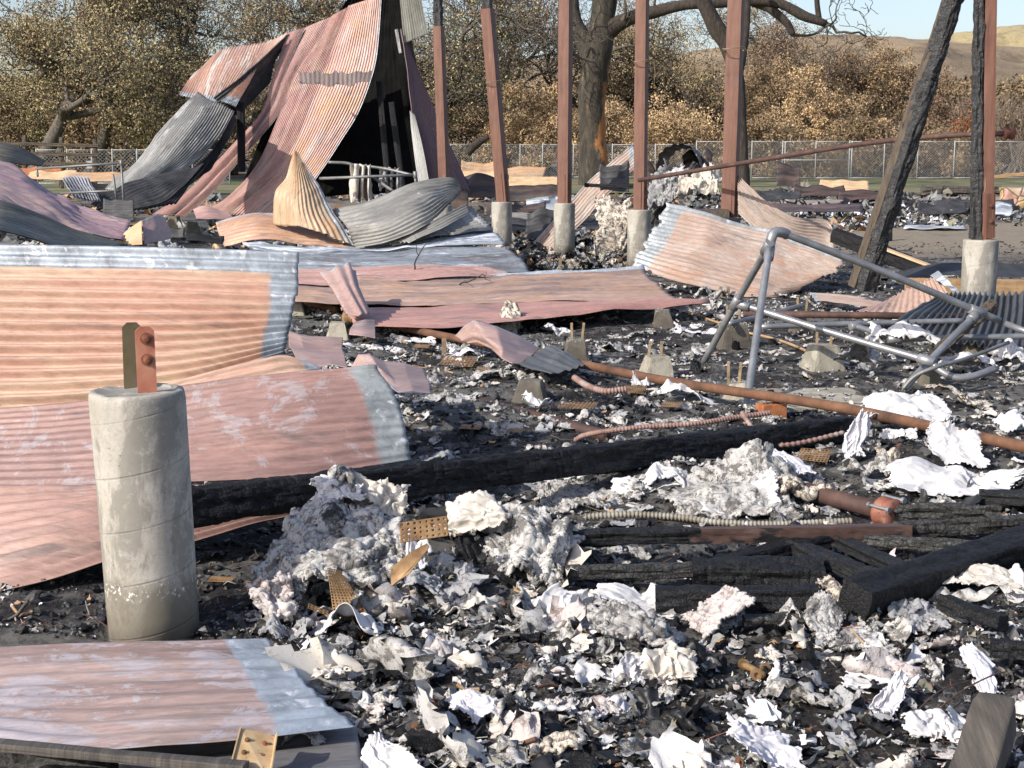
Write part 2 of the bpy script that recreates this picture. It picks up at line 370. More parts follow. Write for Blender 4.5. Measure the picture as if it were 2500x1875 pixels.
def sheet(name, label, cat, grid, mat, axis=0, n=12, amp=.008, res=None, wob=.01, wsc=2.5, ragged=0, parent=None, group=None, thick=.003, back=None, seed=0, holes=None, lin=False):
    """grid rows of (px, py, Y); axis 0: ridges run along the rows (u); axis 1: ridges run across the rows"""
    if axis == 0: nv = max(8, int(n * 8)) if n else 30; nu = res or 50
    else: nu = max(8, int(n * 8)) if n else 30; nv = res or 50
    P = bend(grid, nu, nv, lin)
    du = np.gradient(P, axis=1); dv = np.gradient(P, axis=0)
    nr = np.cross(du, dv); nr /= np.linalg.norm(nr, axis=2, keepdims=True) + 1e-12
    view = np.array([0, 0, CAM_H]) - P
    if (nr * view).sum(2).mean() < 0: nr = -nr
    flip = False
    U, Vv = np.meshgrid(np.linspace(0, 1, nu), np.linspace(0, 1, nv))
    mu = np.concatenate([np.zeros((nv, 1)), np.cumsum(np.linalg.norm(np.diff(P, axis=1), axis=2), axis=1)], 1)
    mv = np.concatenate([np.zeros((1, nu)), np.cumsum(np.linalg.norm(np.diff(P, axis=0), axis=2), axis=0)], 0)
    t = Vv if axis == 0 else U; along = mu if axis == 0 else mv
    d = 0
    if n:
        am = amp * (1 + .35 * vn(along * .8, t * n * .5, s=seed + 3))
        d = am * np.sin(2 * np.pi * n * t)
    cr = .75 - np.abs(vn(mu * wsc * .8 + mv * .5, mv * wsc * .5 - mu * .3, s=seed + 41)) - .5 * np.abs(vn(mu * wsc * .5 - mv * .8 + 3, mv * wsc * .9, s=seed + 43))
    d = d + wob * .7 * fbm(mu * wsc, mv * wsc, s=seed + 1, o=3) + wob * .8 * np.maximum(cr, 0) ** 1
    P = P + nr * (d if isinstance(d, np.ndarray) else 0)[..., None]
    if ragged:
        e = ragged * fbm(mv * 9 if axis == 0 else mu * 9, np.zeros_like(mu), s=seed + 8, o=4)
        du_ = du / (np.linalg.norm(du, axis=2, keepdims=True) + 1e-12); dv_ = dv / (np.linalg.norm(dv, axis=2, keepdims=True) + 1e-12)
        w = np.clip((np.abs(U - .5) - .42) / .08, 0, 1) if axis == 0 else np.clip((np.abs(Vv - .5) - .42) / .08, 0, 1)
        P = P + (du_ if axis == 0 else dv_) * (e * w)[..., None]
    f = gridfaces(nu, nv)
    # make face normals agree with nr
    v = P.reshape(-1, 3); q = f[len(f) // 2]; fn = np.cross(v[q[1]] - v[q[0]], v[q[2]] - v[q[0]])
    if fn @ nr.reshape(-1, 3)[q[0]] < 0: f = f[:, ::-1]
    if holes is not None:
        keep = holes(U, Vv, mu, mv).reshape(-1)[f].min(axis=1) > 0
        f = f[keep]
    o = mk(name, v, np.ascontiguousarray(f), [mat, back or M['back']], parent, True, {'UV': np.stack([U, Vv], 2).reshape(-1, 2), 'M': np.stack([mu, mv], 2).reshape(-1, 2)})
    s = o.modifiers.new('solid', 'SOLIDIFY'); s.thickness = thick; s.offset = -1; s.material_offset = 1; s.material_offset_rim = 0
    if parent is None: tag(o, label, cat, group)
    return o
def screws(parent, pts, r=.007):
    pass
# ------------------------------------------------------------------ tubes, boxes, lathes
def tube_geo(P, r, sides=12, ridge=0, rfreq=0, cap=True):
    P = np.asarray(P, float); n = len(P)
    r = np.zeros(n) + r
    T = np.gradient(P, axis=0); T /= np.linalg.norm(T, axis=1, keepdims=True) + 1e-12
    up = np.array([0, 0, 1.0]) if abs(T[0][2]) < .9 else np.array([1.0, 0, 0])
    A = np.cross(T[0], up); A /= np.linalg.norm(A)
    As = []
    for k in range(n):
        A = A - T[k] * (A @ T[k]); A /= np.linalg.norm(A) + 1e-12; As.append(A)
    As = np.array(As); B = np.cross(T, As)
    if ridge:
        L = np.concatenate([[0], np.cumsum(np.linalg.norm(np.diff(P, axis=0), axis=1))])
        r = r * (1 + ridge * np.sin(2 * np.pi * L * rfreq))
    a = np.arange(sides) / sides * 2 * np.pi
    v = P[:, None] + r[:, None, None] * (np.cos(a)[None, :, None] * As[:, None] + np.sin(a)[None, :, None] * B[:, None])
    v = v.reshape(-1, 3)
    f = []
    i = (np.arange(n - 1)[:, None] * sides + np.arange(sides)[None]); j = (np.arange(n - 1)[:, None] * sides + (np.arange(sides)[None] + 1) % sides)
    f = np.stack([i, i + sides, j + sides, j], 2).reshape(-1, 4)[:, ::-1]
    if cap:
        c0 = len(v); v = np.vstack([v, P[0], P[-1]])
        k = np.arange(sides); k2 = (k + 1) % sides
        f0 = np.stack([np.full(sides, c0), k, k2, k2], 1); e = (n - 1) * sides
        f1 = np.stack([np.full(sides, c0 + 1), e + k2, e + k, e + k], 1)
        return v, [list(q) for q in f] + [list(q[:3]) for q in f0[:, [0, 2, 1, 1]]] + [list(q[:3]) for q in f1[:, [0, 2, 1, 1]]]
    return v, [list(q) for q in f]
def tube(name, pts, r, mat, parent=None, sides=12, n=None, ridge=0, rfreq=0, world=False, smooth=True, sag=0):
    P = [np.array(p) for p in pts] if world else [at(*p) for p in pts]
    n = n or (2 if len(P) == 2 and not ridge and not sag else 24)
    P = catmull(P, n)
    if sag: P[:, 2] -= sag * np.sin(np.linspace(0, np.pi, n))
    v, f = tube_geo(P, r, sides, ridge, rfreq)
    return mk(name, v, f, mat, parent, smooth)
def merge(parts):
    V_, F_, MI = [], [], []; o = 0
    for k, (v, f) in enumerate(parts):
        V_.append(np.asarray(v)); F_ += [[i + o for i in q] for q in f]; o += len(v)
    return np.vstack(V_), F_
def box_geo(c, ax, ay, az, seg=(1, 1, 1)):
    """box centred c with half-axis vectors"""
    c = np.asarray(c, float)
    v = [c + sx * ax + sy * ay + sz * az for sz in (-1, 1) for sy in (-1, 1) for sx in (-1, 1)]
    f = [[0, 2, 3, 1], [4, 5, 7, 6], [0, 1, 5, 4], [2, 6, 7, 3], [0, 4, 6, 2], [1, 3, 7, 5]]
    if np.dot(np.cross(ax, ay), az) < 0: f = [q[::-1] for q in f]
    return np.array(v), f
def beam_geo(p0, p1, w, h, roll=0, step=.03, rough=.004, cell=22, taper=None, seed=0, k=8, bow=0, endr=0):
    """timber with subdivided skin displaced by cracks; w across, h up"""
    p0 = np.asarray(p0, float); p1 = np.asarray(p1, float); L = np.linalg.norm(p1 - p0); d = (p1 - p0) / L
    up = np.array([0, 0, 1.0]) if abs(d[2]) < .9 else np.array([0, -1.0, 0])
    a = np.cross(d, up); a /= np.linalg.norm(a); b = np.cross(a, d)
    ca, sa = math.cos(R_(roll)), math.sin(R_(roll)); a, b = ca * a + sa * b, -sa * a + ca * b
    n = max(3, int(L / step)); s = np.linspace(0, L, n)
    q = []
    for i in range(4 * k):
        side, t = divmod(i, k); t = t / k * 2 - 1
        q.append([(t, -1), (1, t), (-t, 1), (-1, -t)][side])
    q = np.array(q, float)
    # soften corners a little
    rr = np.abs(q).min(axis=1); q = q * (1 - (.035 if rough < .004 else .09) * np.clip((rr - .55) / .45, 0, 1) ** 1.5)[:, None]
    X = np.repeat(q[None, :, 0], n, 0); Z = np.repeat(q[None, :, 1], n, 0); SS = np.repeat(s[:, None], len(q), 1)
    per = np.repeat((np.arange(4 * k) / (4 * k))[None], n, 0)
    peri = 2 * (w + h)
    c1 = vn(SS * cell, per * peri * cell * .9, s=seed); c2 = fbm(SS * 2.5, X, Z, s=seed + 4, o=3)
    ridge = np.abs(c1) ** .5
    dd = rough * (ridge - .6) * 1.4 + rough * 1.2 * c2 + (rough * 2.2 * fbm(SS * 7, X * 2, Z * 2, s=seed + 14, o=3) if rough >= .004 else 0)
    sc = 1 if taper is None else np.interp(s / L, [t for t, _ in taper], [u for _, u in taper])[:, None]
    x = X * w / 2 * sc; z = Z * h / 2 * sc; r = np.sqrt(X ** 2 + Z ** 2); x = x + X / r * dd; z = z + Z / r * dd
    e = endr * vn(X * 2.2, Z * 2.2, s=seed + 9)
    SS = SS + e * ((SS > L * .97) | (SS < L * .03))
    P = p0 + SS[..., None] * d + x[..., None] * a + z[..., None] * b
    P[..., 2] += bow * np.sin(np.pi * SS / L)
    m = 4 * k; v = P.reshape(-1, 3)
    i = (np.arange(n - 1)[:, None] * m + np.arange(m)[None]); j = (np.arange(n - 1)[:, None] * m + (np.arange(m)[None] + 1) % m)
    f = [list(x_) for x_ in np.stack([i, j, j + m, i + m], 2).reshape(-1, 4)]
    v = np.vstack([v, P[0].mean(0), P[-1].mean(0)]); c = n * m
    f += [[c, (t + 1) % m, t] for t in range(m)] + [[c + 1, (n - 1) * m + t, (n - 1) * m + (t + 1) % m] for t in range(m)]
    f = [q_[::-1] for q_ in f]
    return v, f
def beam(name, label, cat, p0, p1, w, h, mat, parent=None, group=None, smooth=False, **k):
    v, f = beam_geo(p0, p1, w, h, **k)
    o = mk(name, v, f, mat, parent, smooth)
    if parent is None: tag(o, label, cat, group)
    return o
def lathe_geo(c, prof, sides=24, lean=(0, 0)):
    c = np.asarray(c, float); v = []; a = np.arange(sides) / sides * 2 * np.pi
    for r, z in prof:
        v.append(np.stack([c[0] + r * np.cos(a) + lean[0] * z, c[1] + r * np.sin(a) + lean[1] * z, np.full(sides, c[2] + z)], 1))
    v = np.vstack(v); n = len(prof)
    i = (np.arange(n - 1)[:, None] * sides + np.arange(sides)[None]); j = (np.arange(n - 1)[:, None] * sides + (np.arange(sides)[None] + 1) % sides)
    f = [list(q) for q in np.stack([i, j, j + sides, i + sides], 2).reshape(-1, 4)]
    f += [list(range(sides))[::-1], list(range((n - 1) * sides, n * sides))]
    return v, f
# ================================================================== GROUND
def ground_mat():
    m, nt, bs = newmat('burnt_ground'); n = N(nt); v = n.coord('Object')
    f = n.noise(v, 1.1, 5, .65, .4); g = n.noise(v, 7, 8, .8, .5, 3); h = n.noise(v, 38, 6, .8, 0, 6)
    col = n.mix(n.ramp(g, [(.40, 0), (.62, 1)]), (.005, .005, .005), (.026, .017, .013))
    col = n.mix(n.ramp(n.math('ADD', n.math('MULTIPLY', f, .45), n.math('MULTIPLY', g, .55)), [(.47, 0), (.54, .9)]), col, (.15, .145, .13))
    col = n.mix(n.ramp(h, [(.62, 0), (.72, .75)]), col, (.24, .235, .23))
    col = n.mix(n.ramp(n.noise(v, 22, 4, .6, 0, 9), [(.62, 0), (.68, .6)]), col, (.10, .045, .025))
    ge = n.new('ShaderNodeNewGeometry'); sp = n.new('ShaderNodeSeparateXYZ'); n.link(ge.outputs['Position'], sp.inputs[0])
    def sm(o_, a_, b_): return n.math('DIVIDE', n.math('SUBTRACT', o_, a_), b_ - a_, clamp=True)
    mk_ = n.math('MULTIPLY', n.math('MULTIPLY', sm(sp.outputs[1], 19.5, 22.5), sm(sp.outputs[0], 2.6, 4.5)), n.ramp(n.noise(n.coord('Object', scale=(.4, 1.2, 1)), 1.2, 6, .7), [(.30, 0), (.44, 1)]))
    col = n.mix(mk_, col, n.mix(n.ramp(h, [(.4, 0), (.6, 1)]), (.17, .135, .09), (.32, .265, .19)))
    n.link(col, bs.inputs['Base Color']); bs.inputs['Roughness'].default_value = .9
    n.bump(n.math('ADD', g, n.math('MULTIPLY', h, .6)), bs, 1.0, .03)
    return m
nY, nX = 560, 420
Yg = np.exp(np.linspace(math.log(2.2), math.log(34), nY)); k_ = np.linspace(-.62, .62, nX)
YY = np.repeat(Yg[:, None], nX, 1); XX = k_[None] * (Yg[:, None] + 1.2)
ZZ = gh(XX, YY) + 0.012 * np.abs(vn(XX * 16, YY * 16, s=20)) + 0.008 * np.abs(vn(XX * 40, YY * 40, s=21))
edge = np.minimum(np.clip((.62 - np.abs(k_))[None] / .03, 0, 1), np.clip((34 - Yg)[:, None] / 3, 0, 1)); ZZ = ZZ * edge - .03 * (1 - edge)
o = mk('burnt_ground', np.stack([XX, YY, ZZ], 2).reshape(-1, 3), np.ascontiguousarray(gridfaces(nX, nY)), ground_mat(), uvs=None)
tag(o, kind='structure')
def plane(name, x0, x1, y0, y1, z, mat, kind='structure', nx=2, ny=2, zf=None):
    xs, ys = np.linspace(x0, x1, nx), np.linspace(y0, y1, ny); Xp, Yp = np.meshgrid(xs, ys)
    Zp = np.full_like(Xp, z) + (zf(Xp, Yp) if zf else 0)
    o = mk(name, np.stack([Xp, Yp, Zp], 2).reshape(-1, 3), np.ascontiguousarray(gridfaces(nx, ny)), mat)
    return tag(o, kind=kind)
def far_ground():
    m, nt, bs = newmat('dry_dirt'); n = N(nt); v = n.coord('Object', scale=(1, .35, 1)); v2 = n.coord('Object')
    f = n.noise(v, .55, 7, .75, .6); g = n.noise(v2, 3.5, 7, .8, .5, 3)
    col = n.mix(n.ramp(g, [(.35, 0), (.65, 1)]), (.11, .085, .055), (.24, .20, .14))
    col = n.mix(n.ramp(f, [(.46, 1), (.56, 0)]), col, (.035, .03, .026))
    n.link(col, bs.inputs['Base Color']); bs.inputs['Roughness'].default_value = .95; n.bump(g, bs, .8, .05); return m
DIRT = far_ground()
plane('ground', -700, 900, -8, 2200, -.012, DIRT)
plane('grass_verge', -60, 60, 50, 74.2, .02, simple('thin_green_grass', [(.3, (.05, .055, .02)), (.5, (.10, .11, .04)), (.7, (.17, .17, .07))], .6, .95, .8, .05, 8, spot=((.2, .16, .09), .35, .5, .8)), nx=80, ny=30, zf=lambda x, y: .05 * fbm(x, y, s=4))
plane('concrete_pad', 6.5, 24, 37.5, 46.5, .03, simple('dusty_concrete', [(.3, (.22, .17, .13)), (.6, (.30, .25, .20)), (.8, (.34, .30, .26))], .7, .9, .2, .02, 7))
# ---- hills
def hill_mat(name, a, b, c):
    m, nt, bs = newmat(name); n = N(nt); v = n.coord('Object', scale=(1, .5, 1.4))
    f = n.noise(v, .018, 9, .68, .9); g = n.noise(v, .09, 7, .75, .2, 5)
    col = n.ramp(f, [(.32, a), (.5, b), (.64, c)])
    col = n.mix(n.ramp(g, [(.52, 0), (.62, .55)]), col, tuple(x * .45 for x in a))
    n.link(col, bs.inputs['Base Color']); bs.inputs['Roughness'].default_value = 1; n.bump(g, bs, .8, 2.0); return m
def hill(name, prof, Y, depth, mat, seed, rough=3.0):
    xs = np.linspace(prof[0][0], prof[-1][0], 260); ys = np.interp(xs, [p[0] for p in prof], [p[1] for p in prof])
    T = np.array([at(a, b, Y) for a, b in zip(xs, ys)])
    nv = 60; t = np.linspace(-1, 1, nv)
    P = np.zeros((nv, len(xs), 3))
    for j, tt in enumerate(t):
        e = (math.cos(tt * math.pi) + 1) / 2
        yy = Y + tt * depth; P[j, :, 0] = T[:, 0] * (yy / Y if tt < 0 else 1); P[j, :, 1] = yy
        P[j, :, 2] = np.maximum(T[:, 2], 0) * e ** .9 + rough * e * fbm(P[j, :, 0] * .03, P[j, :, 1] * .03 + P[j, :, 0] * 0, s=seed) * (1 - e ** 6) * 2 + rough * .15 * fbm(P[j, :, 0] * .2, P[j, :, 1] * .2, s=seed + 3) - .5
    o = mk(name, P.reshape(-1, 3), np.ascontiguousarray(gridfaces(len(xs), nv)), mat); return tag(o, kind='structure')
hill('hills', [(-700, 200), (0, 185), (500, 165), (900, 150), (1200, 160), (1500, 152), (1700, 128), (1850, 108), (2050, 98), (2280, 100), (2340, 108), (2500, 120), (3200, 200)], 330, 190, hill_mat('brown_hill', (.12, .085, .05), (.22, .16, .095), (.33, .25, .15)), 3)
hill('hills', [(1900, 130), (2200, 108), (2300, 86), (2365, 78), (2420, 72), (2440, 64), (2500, 60), (2700, 70), (3400, 150)], 520, 160, hill_mat('dry_grass_hill', (.26, .20, .10), (.36, .29, .15), (.44, .36, .20)), 8, 5)

# ================================================================== FOLIAGE
LEAF = {}
def leafmat(k, c):
    m, nt, bs = newmat('leaf_' + k); n = N(nt)
    f = n.noise(n.coord('Object'), 1.6, 4, .6)
    col = n.mix(n.ramp(f, [(.35, 0), (.65, 1)]), tuple(.7 * x for x in c), tuple(1.25 * x for x in c))
    n.link(col, bs.inputs['Base Color']); bs.inputs['Roughness'].default_value = .7; bs.inputs['Specular IOR Level'].default_value = .25
    LEAF[k] = m
for k, c in dict(tan=(.54, .39, .22), tan2=(.37, .265, .15), brown=(.24, .17, .10), brown2=(.15, .11, .065), olive=(.24, .21, .10), olive2=(.42, .355, .19), green=(.04, .065, .02), dkgreen=(.022, .038, .013), rust=(.28, .10, .04), pinkbr=(.20, .12, .09), straw=(.30, .22, .13)).items(): leafmat(k, c)
M['bark'] = simple('grey_oak_bark', [(.3, (.035, .03, .024)), (.55, (.11, .095, .075)), (.75, (.20, .175, .14))], 3, .95, .8, .04, sc=(4, 4, 1))
M['barkdark'] = simple('dark_oak_bark', [(.3, (.012, .010, .008)), (.55, (.045, .035, .027)), (.75, (.10, .08, .06))], 3, .95, .8, .04, sc=(4, 4, 1))
def bigtrunk_mat():
    m, nt, bs = newmat('peeling_scorched_bark'); n = N(nt); v = n.coord('Object', scale=(2.2, 2.2, .5))
    f = n.noise(v, 2.2, 8, .72, .7)
    col = n.ramp(f, [(.3, (.010, .009, .007)), (.48, (.035, .030, .022)), (.60, (.07, .058, .04)), (.68, (.20, .145, .085))])
    sp = n.new('ShaderNodeSeparateXYZ'); n.link(n.coord('Object'), sp.inputs[0])
    g = n.noise(n.coord('Object', scale=(1.2, 1.2, .35)), 1.6, 5, .65, .4, 9)
    s = n.math('ADD', n.math('MULTIPLY', sp.outputs[0], .28), g)
    hz = n.ramp(sp.outputs[2], [(0, 1), (.30, .9), (.42, 0)])
    hz2 = n.math('MULTIPLY', n.ramp(n.math('MULTIPLY', sp.outputs[2], .09), [(.38, 1), (.5, 0)]), n.ramp(s, [(.56, 0), (.64, .9)]))
    col = n.mix(hz2, col, (.38, .16, .05))
    n.link(col, bs.inputs['Base Color']); bs.inputs['Roughness'].default_value = .9; n.bump(f, bs, .9, .06); return m
def leaves(cent, size, sd, squash=1):
    """cent (n,3) -> two crossed curled quads each"""
    n = len(cent); r = np.random.default_rng(sd)
    a = r.normal(size=(n, 3)); a /= np.linalg.norm(a, axis=1, keepdims=True)
    b = np.cross(a, r.normal(size=(n, 3))); b /= np.linalg.norm(b, axis=1, keepdims=True)
    s = (size * r.uniform(.5, 1.3, n))[:, None]; c2 = np.cross(a, b) * s * .35
    v = np.stack([cent - a * s, cent - b * s * .6 + c2, cent + a * s, cent + b * s * .6 + c2], 1).reshape(-1, 3)
    f = np.arange(4 * n).reshape(-1, 4)
    return v, f
def crown(name, parent, clumps, per, size, mats, weights, sd):
    r = np.random.default_rng(sd); cs = []; mis = []
    for (c, rad) in clumps:
        k = int(per * r.uniform(.6, 1.4)); d = r.normal(size=(k, 3)); d /= np.linalg.norm(d, axis=1, keepdims=True)
        rr = r.uniform(0, 1, k) ** .45
        cs.append(np.asarray(c) + d * rr[:, None] * np.asarray(rad)); mis.append(np.full(k, r.choice(len(mats), p=weights)))
    cs = np.vstack(cs); mis = np.concatenate(mis); flip = r.uniform(size=len(mis)) < .25; mis[flip] = r.integers(0, len(mats), flip.sum())
    v, f = leaves(cs, size, sd + 1)
    return mk(name, v, f, [LEAF[m] for m in mats], parent, False, mi=mis)
def grow(base, direction, L, r0, depth, sd, spread=.9, wig=.22, gnarl=1.0, sides=6, segs=7, kids=(4, 6), ratio=.62, upb=.15):
    """recursive gnarly branches; returns list of tube geometry and twig tips"""
    r = np.random.default_rng(sd); parts = []; tips = []
    def go(p, d, L, rad, lev):
        P = [p.copy()]; D = [d.copy()]; q = p.copy(); d = d.copy()
        n = segs if lev < 2 else 5
        for k in range(n):
            d = d + r.normal(size=3) * wig * (1 + .3 * lev) * gnarl; d[2] += upb * (.5 if lev else 0); d /= np.linalg.norm(d)
            q = q + d * L / n; P.append(q.copy()); D.append(d.copy())
        rr = np.linspace(rad, rad * (.5 if lev < depth else .2), len(P))
        rr = np.maximum(rr, .014) if r0 > .02 else rr
        if lev == 0: rr[0] *= 1.35
        v, f = tube_geo(P, rr, max(3, sides - lev), cap=False); parts.append((v, f))
        if lev >= depth:
            tips.extend(P[2:]); return
        nk = r.integers(*kids)
        for k in range(nk if lev < 3 else 3):
            t = r.uniform(.35 if lev else .45, 1.0); i = min(len(P) - 1, int(t * n) + 1)
            nd = D[i] + r.normal(size=3) * spread; nd[2] = nd[2] * .8 + upb; nd /= np.linalg.norm(nd)
            go(P[i], nd, L * ratio * r.uniform(.75, 1.25), rr[i] * r.uniform(.5, .75), lev + 1)
        if lev < depth: go(P[-1], D[-1], L * ratio, rr[-1] * .95, lev + 1)
    go(np.asarray(base, float), np.asarray(direction, float) / np.linalg.norm(direction), L, r0, 0)
    return parts, np.array(tips)
def tree(px, Y, H, r0, label, mats, wts, sd, leafn=14, leafs=.10, lean=(0, 0, 1), depth=4, bark='bark', clr=.62, trunkL=None, group='oak trees beyond the wire fence', kids=(5, 7), tipfrac=1.0):
    b = at(px, 400, Y); b[2] = 0
    t = empty('oak_tree', b, label, 'tree', group)
    parts, tips = grow(b, lean, trunkL or H * .46, r0, depth, sd, kids=kids)
    v, f = merge(parts); mk('trunk', v, f, M[bark], t)
    r = np.random.default_rng(sd); tips = tips[r.uniform(size=len(tips)) < tipfrac]
    if leafn: crown('crown', t, [(p, (clr, clr, clr * .7)) for p in tips], leafn * 1.6, leafs * .72, mats, wts, sd + 2)
    return t
def bush(px, ytop, wpx, Y, label, mats, wts, sd, dens=1.0, leafs=.075, ybot=None):
    b = at(px, 400, Y); b[2] = 0
    w = wpx / F * Y; top = at(px, ytop, Y)[2]
    t = empty('scorched_bush', b, label, 'bush', 'scorched bushes behind the wire fence'); r = np.random.default_rng(sd)
    cl = []
    nC = int(62 * dens * max(1, w * top / 25))
    for k in range(nC):
        u = r.uniform(-1, 1); zt = r.uniform(0, 1) ** .8
        env = (1 - abs(u) ** 2.4) ** .5 * r.uniform(.75, 1.08)
        c = b + np.array([u * w / 2, r.uniform(-1, 1) * 1.6, .3 + zt * top * env])
        s = r.uniform(.45, .95); cl.append((c, (s, s, s * .75)))
    crown('foliage', t, cl, 190, leafs, mats, wts, sd + 1)
    parts = []
    for k in range(6):
        d = np.array([r.normal() * .5, r.normal() * .4, 1.0]); p, _ = grow(b + np.array([r.uniform(-.35, .35) * w, 0, 0]), d, top * .5, .07, 2, sd + 20 + k, kids=(2, 4)); parts += p
    v, f = merge(parts); mk('stem', v, f, M['barkdark'], t)
    return t
B = bush
B(40, 190, 260, 80, 'olive scorched bush at the far left behind the fence', ['olive', 'olive2', 'brown'], [.4, .3, .3], 101, 1.3)
B(150, 170, 200, 84, 'dark green oak thicket behind the left trees', ['green', 'dkgreen', 'olive'], [.4, .2, .4], 102, 1.5)
B(300, 175, 230, 82, 'tall brown and olive bush left of the pink metal roof', ['brown', 'olive', 'tan2'], [.4, .35, .25], 103, 1.5)
B(300, 262, 300, 76, 'low rust brown bush right above the left fence', ['brown', 'tan2', 'brown2'], [.5, .3, .2], 104, 1.2)
B(90, 285, 240, 77, 'low brown bush above the stable rails at far left', ['brown2', 'brown', 'olive'], [.4, .3, .3], 105)
B(440, 180, 220, 85, 'brown bush half hidden by the slumped grey roof sheet', ['brown', 'olive2', 'brown2'], [.4, .3, .3], 106, 1.3)
B(600, 230, 260, 84, 'brown bush seen through the gap under the roof metal', ['brown', 'tan2', 'olive'], [.5, .3, .2], 107)
B(1140, 190, 180, 84, 'dark brown scorched bush between the first two posts', ['brown', 'brown2', 'olive'], [.5, .35, .15], 108, 1.4)
B(1040, 240, 150, 79, 'brown bush directly behind the leftmost red post', ['brown', 'tan2', 'brown2'], [.5, .25, .25], 109)
B(1310, 215, 260, 77, 'bright tan scorched bush left of the thick oak trunk', ['tan', 'tan2', 'brown'], [.65, .25, .10], 110, 1.5)
B(1480, 250, 170, 78, 'tan bush behind the thick oak trunk', ['tan', 'tan2', 'brown'], [.55, .3, .15], 111, 1.3)
B(1650, 265, 240, 77, 'low golden tan bush between the fourth and fifth posts', ['tan', 'tan2', 'brown'], [.55, .3, .15], 112, 1.3)
B(1640, 170, 260, 90, 'brown grey bush higher up behind the golden one', ['brown', 'brown2', 'tan2'], [.5, .3, .2], 113, 1.2)
B(1900, 150, 240, 86, 'brown oak thicket right of the fifth red post', ['brown', 'brown2', 'tan2'], [.5, .25, .25], 114, 1.5)
B(1975, 190, 190, 80, 'brightest tan scorched bush left of the leaning burnt post', ['tan', 'tan2', 'brown'], [.65, .25, .1], 115, 1.3)
B(2130, 105, 290, 88, 'large brown bush crown behind the leaning burnt post', ['brown', 'tan2', 'brown2'], [.5, .3, .2], 116, 1.7)
B(1880, 300, 260, 76, 'low brown bush along the fence right of the fifth post', ['brown', 'tan2', 'brown2'], [.45, .3, .25], 117, 1.1)
B(2110, 270, 200, 77, 'brown bush along the fence behind the leaning post', ['brown', 'brown2', 'tan2'], [.45, .3, .25], 118, 1.1)
B(2270, 200, 190, 84, 'reddish brown bush between the leaning and right posts', ['brown', 'pinkbr', 'brown2'], [.5, .3, .2], 119, 1.2)
B(2350, 275, 70, 80, 'small rust orange bush left of the right post', ['rust', 'brown', 'tan2'], [.6, .2, .2], 120, .8)
B(2300, 330, 220, 76, 'low brown brush along the fence between the right posts', ['brown', 'brown2', 'straw'], [.4, .4, .2], 121, .9)
B(2480, 250, 160, 84, 'straw coloured bare brush at the far right', ['straw', 'pinkbr', 'brown'], [.4, .3, .3], 122, .6, .09)
B(2600, 230, 200, 80, 'brown bush beyond the right edge of the fence', ['brown', 'straw', 'brown2'], [.4, .3, .3], 123, .8)
B(-90, 200, 200, 80, 'olive bush beyond the left edge of the fence', ['olive', 'brown', 'brown2'], [.4, .3, .3], 124, .9)
r_ = np.random.default_rng(77); cl = []
for k in range(900):
    px_ = r_.uniform(-200, 2700); Yw = r_.uniform(98, 118); top_ = at(px_, 190 + 30 * math.sin(px_ * .011) + 15 * math.sin(px_ * .05), Yw)[2]; q = at(px_, 400, Yw); q[2] = r_.uniform(.3, 1) ** .8 * top_
    cl.append((q, (1.5, 1.2, 1.0)))
w_ = crown('far_woodland', None, cl, 120, .17, ['brown', 'brown2', 'olive', 'tan2'], [.35, .35, .15, .15], 78); tag(w_, 'brown scorched woodland filling the distance behind the bushes', None, None, 'stuff')
# bare brush stems on the right
for i, (px, yt, n_) in enumerate([(2470, 190, 26), (2230, 250, 16), (2080, 300, 16)]):
    b = at(px, 400, 79); b[2] = 0; parts = []; r = np.random.default_rng(300 + i)
    for k in range(n_):
        q = b + np.array([r.uniform(-1.6, 1.6), r.uniform(-.8, .8), 0]); d = np.array([r.normal() * .25, 0, 1.0])
        p, _ = grow(q, d, (360 - yt) / F * 79 * .6, .03, 2, 400 + i * 40 + k, spread=.4, wig=.1, kids=(2, 4)); parts += p
    v, f = merge(parts)
    tag(mk('bare_brush', v, f, simple('bare_twigs_%d' % i, [(.3, (.10, .08, .06)), (.7, (.26, .2, .15))], 3)), ['pale leafless brush right of the right hand post', 'pale leafless brush between the leaning and right posts', 'pale leafless brush low behind the fence gate'][i], 'brush')
T = tree
T(70, 68, 13, .42, 'pale trunked olive oak at the far left edge', ['olive2', 'olive', 'brown'], [.5, .25, .25], 201, 6, .10, tipfrac=.7)
T(215, 74, 13, .38, 'olive and brown oak, second from the left edge', ['olive2', 'brown', 'tan2'], [.45, .3, .25], 202, 5, .10, lean=(.1, 0, 1), tipfrac=.55)
T(400, 80, 14, .40, 'spreading olive oak left of the curved pink roof', ['olive2', 'olive', 'tan2'], [.5, .25, .25], 203, 4, .09, lean=(-.1, 0, 1), tipfrac=.6)
T(560, 86, 15, .42, 'sparse oak crown above the slumped pink roof corner', ['olive2', 'tan2', 'brown'], [.4, .35, .25], 204, 3, .09)
T(700, 84, 15, .40, 'thin leaved oak just left of the tall roof metal', ['brown', 'tan2', 'olive2'], [.4, .3, .3], 205, 4, .09, lean=(.15, 0, 1))
T(1060, 80, 14, .36, 'dark green leaved oak behind the leftmost red posts', ['green', 'brown', 'olive2'], [.2, .4, .4], 206, 3, .10, tipfrac=.5)
T(1200, 88, 14, .34, 'bare twiggy oak between the second and third posts', ['tan2', 'brown', 'pinkbr'], [.4, .3, .3], 207, 2, .08)
T(1330, 92, 13, .30, 'bare grey oak left of the thick peeling trunk', ['tan2', 'pinkbr', 'brown'], [.4, .3, .3], 208, 2, .08, lean=(.2, 0, 1))
T(1640, 90, 13, .32, 'sparse pale oak between the fourth and fifth posts', ['olive2', 'tan2', 'brown'], [.4, .3, .3], 209, 3, .09)
